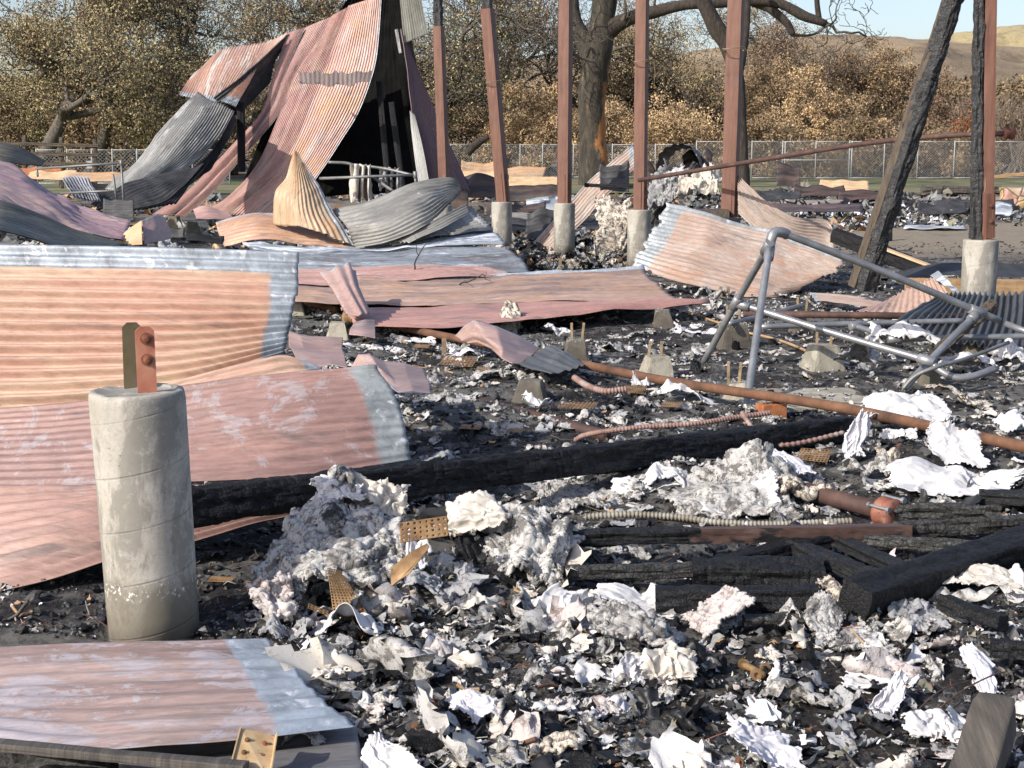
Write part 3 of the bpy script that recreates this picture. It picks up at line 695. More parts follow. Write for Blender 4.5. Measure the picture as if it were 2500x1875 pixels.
T(1880, 94, 12, .30, 'sparse oak just right of the fifth red post', ['tan2', 'pinkbr', 'olive2'], [.4, .3, .3], 210, 3, .08)
T(2000, 86, 11, .30, 'bare topped oak with pinkish leaves left of the leaning post', ['pinkbr', 'tan2', 'brown'], [.5, .3, .2], 211, 2, .08, lean=(.1, 0, 1))
T(890, 90, 14, .34, 'brown oak behind the top of the roof metal', ['brown', 'tan2', 'olive'], [.4, .3, .3], 212, 2, .09, tipfrac=.5)
# thick oak with peeling bark and big charred limb
b = at(1448, 400, 62); b[2] = 0
t = empty('oak_tree', b, 'thick peeling oak trunk with orange scorched side and black limb', 'tree')
def px_tube(pts, rp, Y, sides=16, n=24, rough=.06, sd=0):
    P = catmull([at(x, y, Y + dy) for x, y, dy in pts], n); r = np.interp(np.linspace(0, 1, n), np.linspace(0, 1, len(rp)), rp) / F * Y
    v, f = tube_geo(P, r, sides, cap=True); v = np.array(v)
    v[:, 0] += rough * fbm(v[:, 0] * 1.5, v[:, 2] * .8, v[:, 1], s=sd); v[:, 1] += rough * fbm(v[:, 0] * 1.5, v[:, 2] * .8, v[:, 1], s=sd + 5)
    return v, f
v, f = merge([px_tube([(1452, 470, 0), (1450, 400, 0), (1449, 330, 0), (1446, 240, 0), (1452, 190, 0), (1462, 110, 0), (1472, 40, 0), (1485, -60, 0)], [40, 36, 33, 33, 35, 33, 28, 30], 62, 20, 30, .14, 1),
              px_tube([(1452, 210, 0), (1440, 150, .3), (1420, 90, .6), (1402, 40, .8), (1395, -60, 1)], [30, 22, 20, 16, 16], 62, 12, 16, .1, 4)])
mk('trunk', v, f, bigtrunk_mat(), t)
v, f = merge([px_tube([(1480, 80, 0), (1530, 48, -.6), (1600, 28, -1.2), (1670, 12, -1.6), (1740, 8, -2), (1830, 2, -2.2), (1900, 8, -2.4), (1960, 38, -2.6), (2020, 58, -2.8)], [22, 17, 15, 12, 12, 12, 11, 12, 8], 62, 12, 30, .12, 7),
              px_tube([(1835, 2, -2), (1880, 20, -2.2), (1920, 55, -2.5), (1935, 85, -2.6)], [12, 11, 9, 6], 62, 10, 14, .12, 8),
              px_tube([(2000, 50, -2.6), (1995, 10, -2.6), (1992, -40, -2.6)], [7, 6, 6], 62, 8, 8, .05, 9)])
mk('charred_limb', v, f, M['barkdark'], t)
parts = []; 
for k, (x, y, dx, dz) in enumerate([(1600, 28, -.2, 1), (1520, 50, .3, 1), (1700, 10, .5, .6), (1450, 150, -1, .2), (1405, 60, -1, .3), (1935, 85, .6, -.2), (1500, 120, 1, .2), (1900, 10, .4, 1), (2018, 58, 1, .3), (1420, 100, -1, .6)]):
    p, _ = grow(at(x, y, 61), (dx, -.2, dz), 2.2, .07, 3, 700 + k, wig=.3, kids=(2, 4)); parts += p
v, f = merge(parts); mk('twigs', v, f, M['bark'], t)
# dark leaning trunk behind fifth post
b = at(1812, 400, 58); b[2] = 0
t = empty('oak_tree', b, 'dark leaning oak trunk directly behind the fifth red post', 'tree')
v, f = merge([px_tube([(1814, 470, 0), (1812, 380, 0), (1810, 300, 0), (1802, 200, 0), (1775, 110, 0), (1745, 60, 0), (1712, -10, 0), (1700, -60, 0)], [17, 15, 14, 16, 20, 20, 18, 18], 58, 14, 30, .08, 21),
              px_tube([(1800, 190, 0), (1815, 100, .2), (1822, 20, .4), (1826, -60, .5)], [13, 11, 10, 9], 58, 10, 14, .06, 25)])
mk('trunk', v, f, M['barkdark'], t)
# fallen dark limb behind second post
v, f = px_tube([(1140, 375, 0), (1165, 350, 0), (1195, 335, 0)], [9, 11, 5], 74, 8, 10, .06, 31)
tag(mk('charred_limb', v, f, M['barkdark']), 'short charred limb leaning behind the second red post', 'branch')

# ================================================================== FENCES
def chain_fence(label, posts, H, Y, gate=None, sp=.13, w=.0045, sign=None, mat='galvlight'):
    """posts: list of pixel x on line at depth Y(x)"""
    P = [at(x, 400, Y(x)) for x in posts]
    for p in P: p[2] = 0
    t = empty('chain_link_fence', P[0], label, 'fence')
    for p in P:
        v, f = lathe_geo(p, [(.032, 0), (.032, H + .03), (.015, H + .06)], 8); mk('post', v, f, M[mat], t)
    rails = []
    for a, b in zip(P[:-1], P[1:]):
        for z in (H, .08): rails.append(tube_geo([a + (0, 0, z), b + (0, 0, z)], .021, 6))
    v, f = merge(rails); mk('top_rail', v, f, M[mat], t)
    V_ = []; 
    for a, b in zip(P[:-1], P[1:]):
        d = b - a; L = np.linalg.norm(d); d /= L
        for s in np.arange(-H, L, sp):
            for sg in (1, -1):
                s0, s1 = (s, s + H); z0, z1 = 0.06, H
                if s0 < 0: z0 = .06 + (-s0); s0 = 0
                if s1 > L: z1 = H - (s1 - L); s1 = L
                if sg == 1: q = [(s0, z0), (s1, z1)]
                else: q = [(s0, H - z0 + .06), (s1, H - z1 + .06)]
                p0 = a + d * q[0][0] + (0, 0, q[0][1]); p1 = a + d * q[1][0] + (0, 0, q[1][1])
                e = np.array([0, 0, w]); y = np.array([0, -w, 0])
                V_.append([p0 - e + y, p1 - e + y, p1 + e + y, p0 + e + y, p0 - e - y, p1 - e - y, p1 + e - y, p0 + e - y])
    V_ = np.array(V_).reshape(-1, 3); k = len(V_) // 8; base = np.arange(k)[:, None, None] * 8
    f = (base + np.array([[0, 1, 2, 3], [7, 6, 5, 4], [3, 2, 6, 7], [0, 4, 5, 1]])[None]).reshape(-1, 4)
    mk('wire_mesh', V_, f, M[mat], t, False)
    return t, P
FY = lambda x: 73 - 8 * max(0, (1100 - x)) / 1100 * 0 + 0
chain_fence('pale chain link fence crossing behind the posts on the left', [1100, 1155, 1270, 1325, 1400, 1495, 1600, 1700], 1.75, lambda x: 75)
t, P = chain_fence('pale chain link fence with gate along the grass on the right', [1700, 1835, 1910, 1991, 2073, 2158, 2240, 2329, 2425, 2510, 2600], 1.9, lambda x: 73)
a, b_ = P[2], P[4]
v, f = merge([tube_geo([a + (0, 0, .98), b_ + (0, 0, .98)], .025, 6), tube_geo([a + (.12, 0, 0), a + (.12, 0, 1.9)], .03, 6), tube_geo([b_ + (.12, 0, 0), b_ + (.12, 0, 1.9)], .03, 6)]); mk('gate_rail', v, f, M['galvlight'], t)
t, P = chain_fence('sagging chain link fence behind the railings on the left', [90, 165, 225, 275, 335, 420, 470, 560], 1.5, lambda x: 62, sp=.16)
v, f = box_geo(at(218, 402, 61.9), np.array([.12, 0, 0]), np.array([0, .01, 0]), np.array([0, 0, .16])); mk('sign_panel', v, f, M['galvlight'], t, False)
chain_fence('white pipe fence corner beside the stable at far left', [-40, 10, 35, 52], 1.3, lambda x: 88, sp=.3)
# stable rails left
t = empty('charred_rail_fence', at(40, 420, 56), 'charred post and rail fence at the far left', 'fence')
for x, y0 in ((60, 330), (150, 335), (232, 340)):
    p = at(x, 460, 56); q = at(x, y0, 56); v, f = beam_geo(p, q, .16, .16, rough=.01, step=.1, k=4); mk('post', v, f, M['oldwood'], t, False)
for y in (352, 375, 398):
    v, f = beam_geo(at(-40, y - 3, 55.9), at(240, y + 4, 55.9), .05, .12, rough=.01, step=.2, k=4); mk('rail', v, f, M['oldwood'], t, False)
# stone wall, log
def stone_mat():
    m, nt, bs = newmat('flagstone_veneer'); n = N(nt); v = n.coord('Object')
    vo = n.voro(v, 3.2, 'DISTANCE_TO_EDGE'); v2 = n.voro(v, 3.2, 'F1')
    col = n.mix(n.ramp(vo.outputs[0], [(.02, 0), (.06, 1)]), (.18, .13, .09), n.mix(.5, v2.outputs['Color'], (.42, .24, .12)))
    col = n.mix(.75, col, (.40, .26, .15)); col = n.mix(n.ramp(vo.outputs[0], [(.015, 1), (.04, 0)]), col, (.14, .10, .07))
    n.link(col, bs.inputs['Base Color']); n.bump(n.ramp(vo.outputs[0], [(0, 0), (.1, 1)]), bs, .8, .03); return m
p0 = at(2441, 516, 36); p1 = at(2600, 520, 36); hh = at(2441, 458, 36)[2]
v, f = beam_geo((p0[0] + 1.2, 36, 0), (p0[0] + 1.2, 36, hh), 2.4, .7, rough=.04, step=.06, cell=3, k=20)
tag(mk('stone_wall', v, f, stone_mat(), None, False), 'low tan flagstone wall at the right edge', 'wall')
beam('fallen_log', 'pale fallen pole lying on the grass by the right fence', 'log', at(2415, 433, 66), at(2640, 412, 66), .16, .16, M['tanwood'], rough=.01, step=.2)
beam('fallen_log', 'grey log at the front edge of the grass strip', 'log', at(2250, 464, 50), at(2440, 462, 50), .26, .26, M['greywood'], rough=.02, step=.2)
# ================================================================== POSTS ON CONCRETE PIERS
def pier_post(px0, px1, ybase, Y, top, bot, wpx, wood_y=(None,), label='', rot=24, pier=True, pw=None, char_top=None, char_side=None, bolts=True, pierlabel=None):
    """pier centred between px0, px1 with top at ybase; post from bot to top (px, py) of width wpx"""
    base = at((px0 + px1) / 2, ybase, Y); gz = float(gh(base[0], Y)); loc = (base[0], Y, gz - .05)
    t = empty('pier_post', loc, label, 'post')
    r = (px1 - px0) / F * Y / 2
    if pier:
        h = base[2] - loc[2]
        v, f = lathe_geo(loc, [(r * .97, -.1), (r * .985, h * .5), (r, h - .02), (r * .985, h - .006), (r * .95, h), (r * .5, h + .002)], 40)
        mk('concrete_pier', v, f, M['conc'], t)
    s = wpx / F * Y / (math.cos(R_(rot)) + math.sin(R_(rot)))
    p0 = at(*bot, Y); p1 = at(*top, Y); p0[2] = base[2] - .002
    q = p1
    if char_top:
        q = p0 + (p1 - p0) * ((bot[1] - char_top) / (bot[1] - top[1]))
        v, f = beam_geo(q, p1, s * .86, s * .8, roll=rot, rough=.012, step=.04, cell=14, seed=4); mk('charred_top', v, f, M['charsilver'], t, False)
    v, f = beam_geo(p0, q, s, s, roll=rot, rough=.0025, step=.06, cell=5, seed=int(px0), k=5); mk('timber', v, f, M['red'], t, False)
    d = (p1 - p0) / np.linalg.norm(p1 - p0)
    if bolts:
        # steel strap on the sunlit wide face
        nrm = np.array([math.sin(R_(rot)), -math.cos(R_(rot)), 0]); sid = np.array([math.cos(R_(rot)), math.sin(R_(rot)), 0])
        c = p0 + d * .22 + nrm * (s / 2 + .004) + sid * s * .04
        v, f = box_geo(c, sid * .045, nrm * .004, d * .20); pl = mk('steel_strap', v, f, M['red'], t, False)
        for k in (-.05, .09):
            b = c + d * k + nrm * .004; v, f = lathe_axis(b, nrm, [(.026, 0), (.026, .004), (.016, .004), (.016, .016), (.008, .018)], 10); mk('bolt', v, f, M['red'], pl, False)
    return t, s, p0, p1
def lathe_axis(c, ax, prof, sides=12):
    ax = np.asarray(ax, float); ax /= np.linalg.norm(ax); u = np.array([0, 0, 1.0]) if abs(ax[2]) < .9 else np.array([1.0, 0, 0])
    a = np.cross(ax, u); a /= np.linalg.norm(a); b = np.cross(ax, a); v, f = lathe_geo((0, 0, 0), prof, sides)
    if np.dot(np.cross(a, b), ax) < 0: b = -b
    return c + v[:, :1] * a + v[:, 1:2] * b + v[:, 2:] * ax, f
pier_post(1055, 1105, 500, 24.3, (1066, -60), (1087, 500), 29, label='leftmost red brown post with a charred stub on top', char_top=62, pw=0)
pier_post(1200, 1250, 493, 21.5, (1183, -60), (1229, 493), 35, label='second red post, leaning left, its top burnt away', char_top=20)
pier_post(1352, 1404, 496, 20.8, (1382, -60), (1378, 496), 36, label='third red post from the left with a charred left face')
pier_post(1532, 1590, 512, 18.6, (1569, -60), (1563, 512), 36, label='fourth red post with wire wound round it, left of the dark trunk')
pier_post(1750, 1808, 530, 17.6, (1800, -60), (1780, 530), 46, label='widest red post, fifth from the left, behind the leaning tin sheet')
t, s, p0, p1 = pier_post(2353, 2437, 585, 13.0, (2419, -60), (2409, 585), 32, label='rightmost red post on a tall pale pier with a charred plank side', rot=10)
v, f = beam_geo(at(2381, 583, 13.02), at(2391, -60, 13.02), .085, .13, roll=10, rough=.009, step=.022, cell=19, seed=6, k=7); mk('charred_plank', v, f, M['charsilver'], t, False)
v, f = beam_geo(at(1367, 470, 20.85), at(1371, -60, 20.85), .06, .13, roll=20, rough=.006, step=.05, cell=12, seed=8, k=4); 
tag(mk('charred_plank', v, f, M['charash'], None, False), 'narrow charred board standing on the left face of the third red post', 'board')
# wire wound on posts
for i, (x0, x1, y, Y, ln) in enumerate([(1187, 1222, 205, 21.3, 'thin pale wire wound round the second red post'), (1548, 1588, 155, 18.4, 'thin pale wire wound round the fourth red post'), (1766, 1815, 124, 17.35, 'rusty wire wound round the fifth red post')]):
    c = at((x0 + x1) / 2, y, Y + .12); r = (x1 - x0) / F * Y / 2 * 1.06; a = np.linspace(0, 4 * np.pi, 60)
    P = np.stack([c[0] + r * np.cos(a), c[1] + r * np.sin(a) * .8, c[2] + .01 * np.sin(a * 1.7) + a * .003], 1)
    P = np.vstack([P, P[-1] + (.05, -.05, -.1), P[-1] + (.03, -.06, -.35)])
    tag(tube('wire', P, .004, M['strapwood'], world=True, n=90, sides=5), ln, 'wire')
# near pier with two steel straps
Y0 = 4.52
b = at(352, 950, Y0); r = 117 / F * Y0; gz = .0
t = empty('concrete_pier', (b[0], Y0, gz), 'big round concrete pier in the left foreground with two steel straps', 'pier')
h = b[2] - gz
prof = [(r * .955, -.05), (r * .965, .1), (r * .985, h * .6), (r, h - .03), (r * .992, h - .012), (r * .965, h - .003), (r * .86, h), (r * .8, h - .006), (r * .3, h - .007)]
v, f = lathe_geo((b[0], Y0, gz), prof, 72, lean=(-.028, 0)); rm = np.exp(-((v[:, 2] - gz - h) / .03) ** 2); ch = np.maximum(0, fbm(v[:, 0] * 16, v[:, 1] * 16, s=5, o=3) - .05) * rm; v[:, 2] -= .022 * ch; v[:, 0] -= (v[:, 0] - b[0]) * .09 * ch; v[:, 1] -= (v[:, 1] - Y0) * .09 * ch; v[:, 0] += .0015 * vn(v[:, 0] * 9, v[:, 2] * 7); cx = b[0] - .028 * h
o = mk('pier_body', v, f, M['conc'], t)
def plate(px_c, Y, py0, py1, w, mat, name, yaw, bolts, chamf=.25, th=.008, pxb=None):
    p0 = at(pxb or px_c, py0, Y); p1 = at(px_c, py1, Y); d = p1 - p0; L = np.linalg.norm(d); d /= L
    n = np.array([math.sin(R_(yaw)), -math.cos(R_(yaw)), 0]); sd = np.cross(n, d); sd /= np.linalg.norm(sd); sd = sd if sd[0] > 0 else -sd
    ch = chamf * w
    out = [(-w / 2, -.06), (w / 2, -.06), (w / 2, L - ch), (w / 2 - ch, L), (-w / 2 + ch, L), (-w / 2, L - ch)]
    A = np.array([p0 + sd * a + d * b_ + n * th / 2 for a, b_ in out]); Bk = A - n * th; k = len(out)
    f = [list(range(k)), list(range(k, 2 * k))[::-1]] + [[i, i + k, (i + 1) % k + k, (i + 1) % k][::1] for i in range(k)]
    pl = mk(name, np.vstack([A, Bk]), f, mat, t, False)
    for u in bolts:
        c = p0 + d * L * u + n * th / 2 + sd * .003
        v_, f_ = lathe_axis(c, n, [(.019, 0), (.019, .004), (.0135, .004), (.0135, .014), (.009, .015), (.0085, .022), (.006, .023)], 14); mk('bolt', v_, f_, M['bolt'], pl, False)
    return p0, d, n, sd, L
plate(321, Y0 + .07, 945, 787, .061, M['brasssteel'], 'steel_strap', 18, [], pxb=326)
p0, d, n_, sd, L = plate(352, Y0 - .02, 957, 797, .060, M['redsteel'], 'steel_strap', 18, [.50, .82], pxb=360)

# charred leaning post on the right
beam('charred_post', 'tall leaning post, grey brown on one face and deeply charred on the other', 'post', at(2082, 700, 13.62), at(2334, -60, 13.24), .05, .10, M['oldwood'], roll=-28, rough=.003, step=.05, seed=3, k=6)
beam('charred_post', 'thick alligatored char slab along the right side of the leaning post', 'post', at(2106, 705, 13.6), at(2346, -60, 13.2), .13, .17, M['charsilver'], roll=-28, rough=.011, step=.022, cell=17, seed=13, k=8, taper=[(0, 1.25), (.3, 1), (1, .9)])

# ================================================================== COLLAPSED BARN ROOF
G_SH = 'pink painted corrugated roof sheets hanging in a slope'
roofm = [tin('roof_tin_%d' % i, a, b_, (.66, .60, .58), ca, bare=(0, .035, 0, 0), axis=1, rust=ru, seed=i * 3.3) for i, (a, b_, ca, ru) in enumerate([((.74, .43, .33), (.62, .31, .25), .66, (.68, .36, .17)), ((.70, .39, .31), (.56, .28, .24), .6, (.68, .46, .34)), ((.66, .36, .30), (.50, .26, .23), .55, (.56, .34, .27)), ((.62, .33, .28), (.48, .25, .22), .5, None)])]
def strip(label, L, R, Y, m, n=12, seed=0, w=.03, top_Y=None, name='roof_sheet'):
    """L, R lists of (px, py); rows run from top to bottom"""
    k = len(L); g = []
    for j, (a, c) in enumerate(zip(L, R)):
        YY_ = Y[0] + (Y[1] - Y[0]) * j / (k - 1) if not isinstance(Y[0], (list, tuple)) else Y[j]
        mid = ((a[0] + c[0]) / 2, (a[1] + c[1]) / 2 - 1)
        g.append([(a[0], a[1], YY_ + .05), (mid[0], mid[1], YY_ - .03), (c[0], c[1], YY_ - .04)])
    return sheet(name, label, 'roof sheet', g, m, axis=1, n=int(n * 1.5), amp=.0065, wob=w, wsc=1.2, seed=seed, group=G_SH, res=70)
S1L = [(850, 14), (820, 100), (793, 176), (768, 235), (723, 343), (669, 430), (560, 525)]
S1R = [(932, -10), (925, 90), (913, 172), (877, 271), (836, 339), (780, 425), (700, 535)]
S2L = [(809, 41), (765, 115), (723, 181), (683, 280), (628, 400), (545, 490), (475, 522)]
S3L = [(741, 68), (708, 140), (678, 212), (642, 289), (570, 380), (490, 465), (415, 527)]
S3R = [(812, 41), (768, 115), (726, 181), (684, 275), (600, 375), (520, 470), (450, 530)]
S4L = [(703, 81), (672, 170), (646, 260), (610, 310), (540, 385), (455, 470), (372, 526)]
YR = [26.4, 26.0, 25.6, 25.1, 24.6, 24.0, 23.2]
strip('narrow faded pink roof sheet at the left edge of the tall slope', S4L, [(a + 4, b_) for a, b_ in S3L], [y + .12 for y in YR], roofm[3], 8, 1)
strip('pink roof sheet second from the left, above the dark gap', S3L, S3R, [y + .08 for y in YR], roofm[2], 9, 2)
strip('salmon roof sheet curving down left of the widest sheet', S2L, [(a + 8, b_) for a, b_ in S1L], YR, roofm[1], 12, 3)
strip('widest orange pink roof sheet beside the black opening', S1L, S1R, [y - .1 for y in YR], roofm[0], 12, 4)
# upper overlapping sheets (top course, ends in a ragged seam)
sheet('lap_flap', 'flaking grey brown lap patch across the widest roof sheets', 'flap', [[(728, 180, 25.35), (790, 178, 25.3), (850, 178, 25.2), (910, 174, 25.2)], [(732, 206, 25.2), (790, 208, 25.1), (850, 208, 25.05), (904, 196, 25.05)]], tin('lap_tin', (.17, .125, .11), (.23, .16, .14), (.5, .36, .3), .2, axis=1, seed=29), axis=1, n=16, amp=.006, wob=.008, ragged=.10)
# slumped left wing
mB = tin('slumped_tin', (.56, .34, .25), (.44, .24, .18), (.70, .66, .60), .65, axis=1, rust=(.55, .26, .12), seed=21, bare=(.0, 0, 0, .10))
sheet('roof_sheet', 'slumped pink sheet peeling away at the upper left of the roof', 'roof sheet', [[(497, 158, 27), (538, 124, 27), (588, 112, 27), (640, 105, 26.8), (704, 80, 26.5)], [(462, 195, 26.8), (505, 185, 26.6), (560, 170, 26.4), (610, 165, 26.3), (640, 150, 26.3)], [(438, 232, 26.4), (480, 242, 26.2), (520, 248, 26), (545, 250, 25.9), (575, 262, 25.8)]], mB, axis=1, n=30, amp=.012, wob=.03, res=40)
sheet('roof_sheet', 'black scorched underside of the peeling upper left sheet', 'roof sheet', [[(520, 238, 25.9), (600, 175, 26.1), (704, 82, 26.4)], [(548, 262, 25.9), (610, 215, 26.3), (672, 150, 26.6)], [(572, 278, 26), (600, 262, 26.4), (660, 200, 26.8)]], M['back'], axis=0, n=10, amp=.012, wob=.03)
mC = tin('grey_scorched_tin', (.46, .45, .41), (.30, .295, .27), (.72, .71, .68), .6, axis=1, seed=31)
sheet('roof_sheet', 'long grey zinc sheet sliding down left from the pink one', 'roof sheet', [[(484, 224, 25.6), (515, 245, 25.3), (572, 272, 25.2)], [(412, 300, 25.2), (470, 310, 24.8), (535, 335, 25)], [(335, 392, 24.6), (400, 395, 24.2), (470, 400, 24.5)], [(256, 462, 24), (310, 465, 23.6), (365, 462, 24)]], mC, axis=1, n=22, amp=.014, wob=.05, back=M['back'], seed=33)
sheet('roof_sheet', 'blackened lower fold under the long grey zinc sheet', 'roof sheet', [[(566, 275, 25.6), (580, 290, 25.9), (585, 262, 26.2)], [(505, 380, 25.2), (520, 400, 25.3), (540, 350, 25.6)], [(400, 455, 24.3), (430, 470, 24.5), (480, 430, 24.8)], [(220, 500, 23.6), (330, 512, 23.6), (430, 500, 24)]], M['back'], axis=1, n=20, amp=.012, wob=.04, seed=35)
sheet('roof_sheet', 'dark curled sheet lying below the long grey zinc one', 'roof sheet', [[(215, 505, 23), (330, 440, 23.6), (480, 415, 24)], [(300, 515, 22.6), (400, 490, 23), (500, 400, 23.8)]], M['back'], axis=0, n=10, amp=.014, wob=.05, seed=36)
beam('charred_post', 'thin black post standing under the peeling roof sheet', 'post', at(590, 420, 26), at(588, 250, 26), .13, .13, M['char'], step=.2)
beam('charred_beam', 'black rafter running under the ridge of the peeling sheet', 'beam', at(700, 88, 26.9), at(560, 300, 26.6), .14, .14, M['char'], step=.2)
# interior: charred back sheets, painted near black for the dark void, and frame
sheet('corrugated_sheet', 'sooty inner roof sheet painted black as the dark void of the opening', 'wall sheet', [[(760, 120, 27.6), (900, -60, 27.6), (985, -60, 27.8)], [(640, 330, 27.4), (850, 200, 27.8), (1010, 120, 27.6)], [(560, 540, 27), (800, 480, 27.4), (1085, 470, 27)]], M['black'], axis=1, n=30, amp=.004, wob=.06, back=M['black'])
sheet('corrugated_sheet', 'inner lining painted black as the dark void right of the opening', 'wall sheet', [[(930, -60, 26.4), (975, -60, 26.2)], [(968, 120, 26.2), (990, 110, 26)], [(990, 300, 25.6), (1010, 290, 25.6)], [(1020, 470, 25), (1050, 460, 25)]], M['black'], axis=1, n=6, amp=.012, wob=.03, back=M['black'])
for i, (a, c, ln) in enumerate([((950, 480, 26), (925, 200, 26.4), 'faint brown post inside the black opening'), ((985, 470, 26), (955, 250, 26.2), 'second faint brown post inside the black opening')]):
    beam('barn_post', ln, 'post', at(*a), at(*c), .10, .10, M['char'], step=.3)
mR = tin('mauve_tin', (.25, .12, .115), (.19, .095, .10), (.45, .35, .36), .25, axis=1, seed=41, bare=(0, 0, 0, 0))
sheet('corrugated_sheet', 'dark mauve sheet leaning at the right of the black opening', 'wall sheet', [[(978, 70, 25.2), (985, 88, 25.3)], [(995, 190, 24.9), (1040, 215, 25.3)], [(1010, 320, 24.6), (1075, 300, 25.2)], [(1040, 450, 24.2), (1150, 470, 24.9)]], mR, axis=1, n=12, amp=.011, wob=.02, seed=42)
mR2 = tin('pale_strip_tin', (.42, .42, .39), (.28, .28, .26), (.7, .7, .68), .4, axis=1, seed=43)
sheet('corrugated_sheet', 'pale zinc strip on the left of the dark mauve sheet', 'wall sheet', [[(1000, 270, 24.7), (1012, 280, 24.6)], [(1008, 350, 24.5), (1030, 350, 24.3)], [(1022, 450, 24.2), (1050, 455, 24.0)]], mR2, axis=1, n=4, amp=.011, wob=.01)
beam('metal_trim', 'thin pale trim rail beside the top of the mauve sheet', 'trim', at(968, 72, 25), at(978, 130, 24.9), .05, .03, M['galvdull'], step=.5)
mT = tin('greenish_zinc_tin', (.22, .22, .17), (.13, .13, .10), (.4, .4, .36), .4, axis=1, seed=47)
sheet('roof_sheet', 'grey green corrugated flap hanging at the top of the opening', 'roof sheet', [[(972, -60, 25.3), (1022, -60, 24.9)], [(980, 30, 25.2), (1033, 22, 24.8)], [(988, 106, 25.1), (1047, 82, 24.7)]], mT, axis=1, n=10, amp=.015, wob=.02)

# yellow folded flap, grey curved sheet, etc.
mY = tin('yellow_scorched_tin', (.60, .42, .22), (.50, .31, .15), (.62, .56, .44), .4, axis=1, rust=(.60, .30, .12), seed=51, bare=(0, .10, 0, 0), bcol=(.38, .38, .37))
sheet('bent_sheet', 'upright yellow triangular flap of folded corrugated iron', 'metal sheet', [[(718, 366, 19.2), (722, 369, 19.15), (727, 373, 19.1)], [(698, 430, 19), (730, 440, 18.7), (772, 445, 18.9)], [(672, 470, 18.9), (735, 510, 18.4), (818, 525, 18.6)], [(668, 548, 18.9), (745, 556, 18.3), (866, 600, 18.3)]], mY, axis=1, n=14, amp=.008, wob=.03, seed=52, ragged=.02)
mY2 = tin('orange_scorched_tin', (.60, .33, .17), (.50, .26, .15), (.62, .56, .46), .45, axis=0, rust=(.55, .24, .09), seed=54, bare=(0, 0, .06, 0))
sheet('bent_sheet', 'orange ribbed sheet lying under the yellow triangular flap', 'metal sheet', [[(527, 545, 19.4), (600, 525, 19.5), (672, 522, 19.6), (760, 530, 19.5)], [(536, 575, 19.0), (610, 552, 18.9), (700, 560, 18.9), (800, 580, 18.8)], [(548, 603, 18.6), (640, 585, 18.4), (740, 598, 18.4), (868, 606, 18.3)]], mY2, axis=0, n=9, amp=.012, wob=.04, seed=55)
mG = tin('zinc_tin', (.36, .35, .31), (.22, .215, .195), (.62, .62, .60), .5, axis=0, seed=57)
sheet('bent_sheet', 'grey ribbed sheet curving up right of the yellow flap', 'metal sheet', [[(812, 515, 18.9), (900, 492, 18.9), (1000, 452, 19), (1095, 437, 19.2), (1120, 455, 19.3)], [(850, 560, 18.3), (930, 545, 18.1), (1020, 500, 18.3), (1090, 470, 18.8), (1122, 462, 19.1)], [(868, 606, 18.1), (950, 590, 17.9), (1040, 550, 18.0), (1100, 495, 18.6), (1126, 470, 19)]], mG, axis=0, n=11, amp=.014, wob=.03, seed=58)
sheet('bent_sheet', 'narrow grey strip lying under the end of the curved ribbed sheet', 'metal sheet', [[(960, 590, 18), (1060, 540, 18.1), (1140, 500, 18.5)], [(1000, 592, 17.8), (1090, 552, 18), (1146, 522, 18.3)]], mG, axis=0, n=4, amp=.012, wob=.03, seed=59)
mDk = tin('blue_grey_zinc', (.30, .34, .38), (.19, .22, .25), (.66, .72, .80), .6, axis=0, seed=61, rust=(.16, .13, .12))
sheet('bent_sheet', 'dark shadowed zinc sheet behind the pile of flat sheets', 'metal sheet', [[(900, 575, 18.4), (1050, 540, 18.8), (1150, 505, 19.2)], [(960, 600, 18), (1090, 575, 18.2), (1206, 560, 18.6)]], mC, axis=0, n=9, amp=.012, wob=.03, seed=62)
# flat pile
FL = 'flat corrugated sheets stacked on the ground in the middle'
mM1 = tin('whitish_blue_zinc', (.40, .44, .48), (.24, .28, .32), (.72, .78, .88), .7, axis=0, seed=63)
sheet('flat_sheet', 'upper blue grey zinc sheet on the flat pile', 'metal sheet', [[(588, 592, 18.6), (760, 606, 18.4), (940, 596, 18.6), (1080, 572, 18.8), (1192, 550, 19)], [(620, 615, 17.6), (800, 618, 17.4), (980, 612, 17.4), (1100, 600, 17.6), (1235, 600, 17.8)]], mM1, axis=0, n=12, amp=.012, wob=.05, seed=64)
sheet('flat_sheet', 'lower blue grey zinc sheet on the flat pile', 'metal sheet', [[(640, 616, 17.4), (800, 619, 17.2), (980, 613, 17.2), (1150, 606, 17.3), (1236, 603, 17.4)], [(660, 640, 16.2), (820, 640, 16.1), (1000, 640, 16), (1160, 640, 16.1), (1272, 636, 16.2)], [(690, 660, 15.5), (850, 658, 15.4), (1050, 662, 15.2), (1180, 664, 15.3), (1294, 666, 15.4)]], mDk, axis=0, n=14, amp=.011, wob=.04, seed=65)
mM2 = tin('pink_flat_tin', (.56, .31, .25), (.46, .24, .20), (.60, .50, .48), .4, axis=0, seed=66, bare=(0, 0, .05, 0))
mM3 = tin('brown_pink_flat_tin', (.50, .31, .22), (.30, .20, .16), (.62, .50, .48), .5, axis=0, seed=67, rust=(.50, .28, .15), bare=(0, 0, .14, 0), bcol=(.40, .44, .47))
sheet('flat_sheet', 'pink sheet peeping out below the zinc sheets of the pile', 'metal sheet', [[(640, 662, 15.3), (900, 652, 15.3), (1115, 648, 15.4), (1240, 665, 15.3)], [(640, 700, 14.3), (850, 695, 14.3), (1100, 680, 14.6), (1250, 680, 14.8)]], mM2, axis=0, n=9, amp=.01, wob=.03, seed=68)
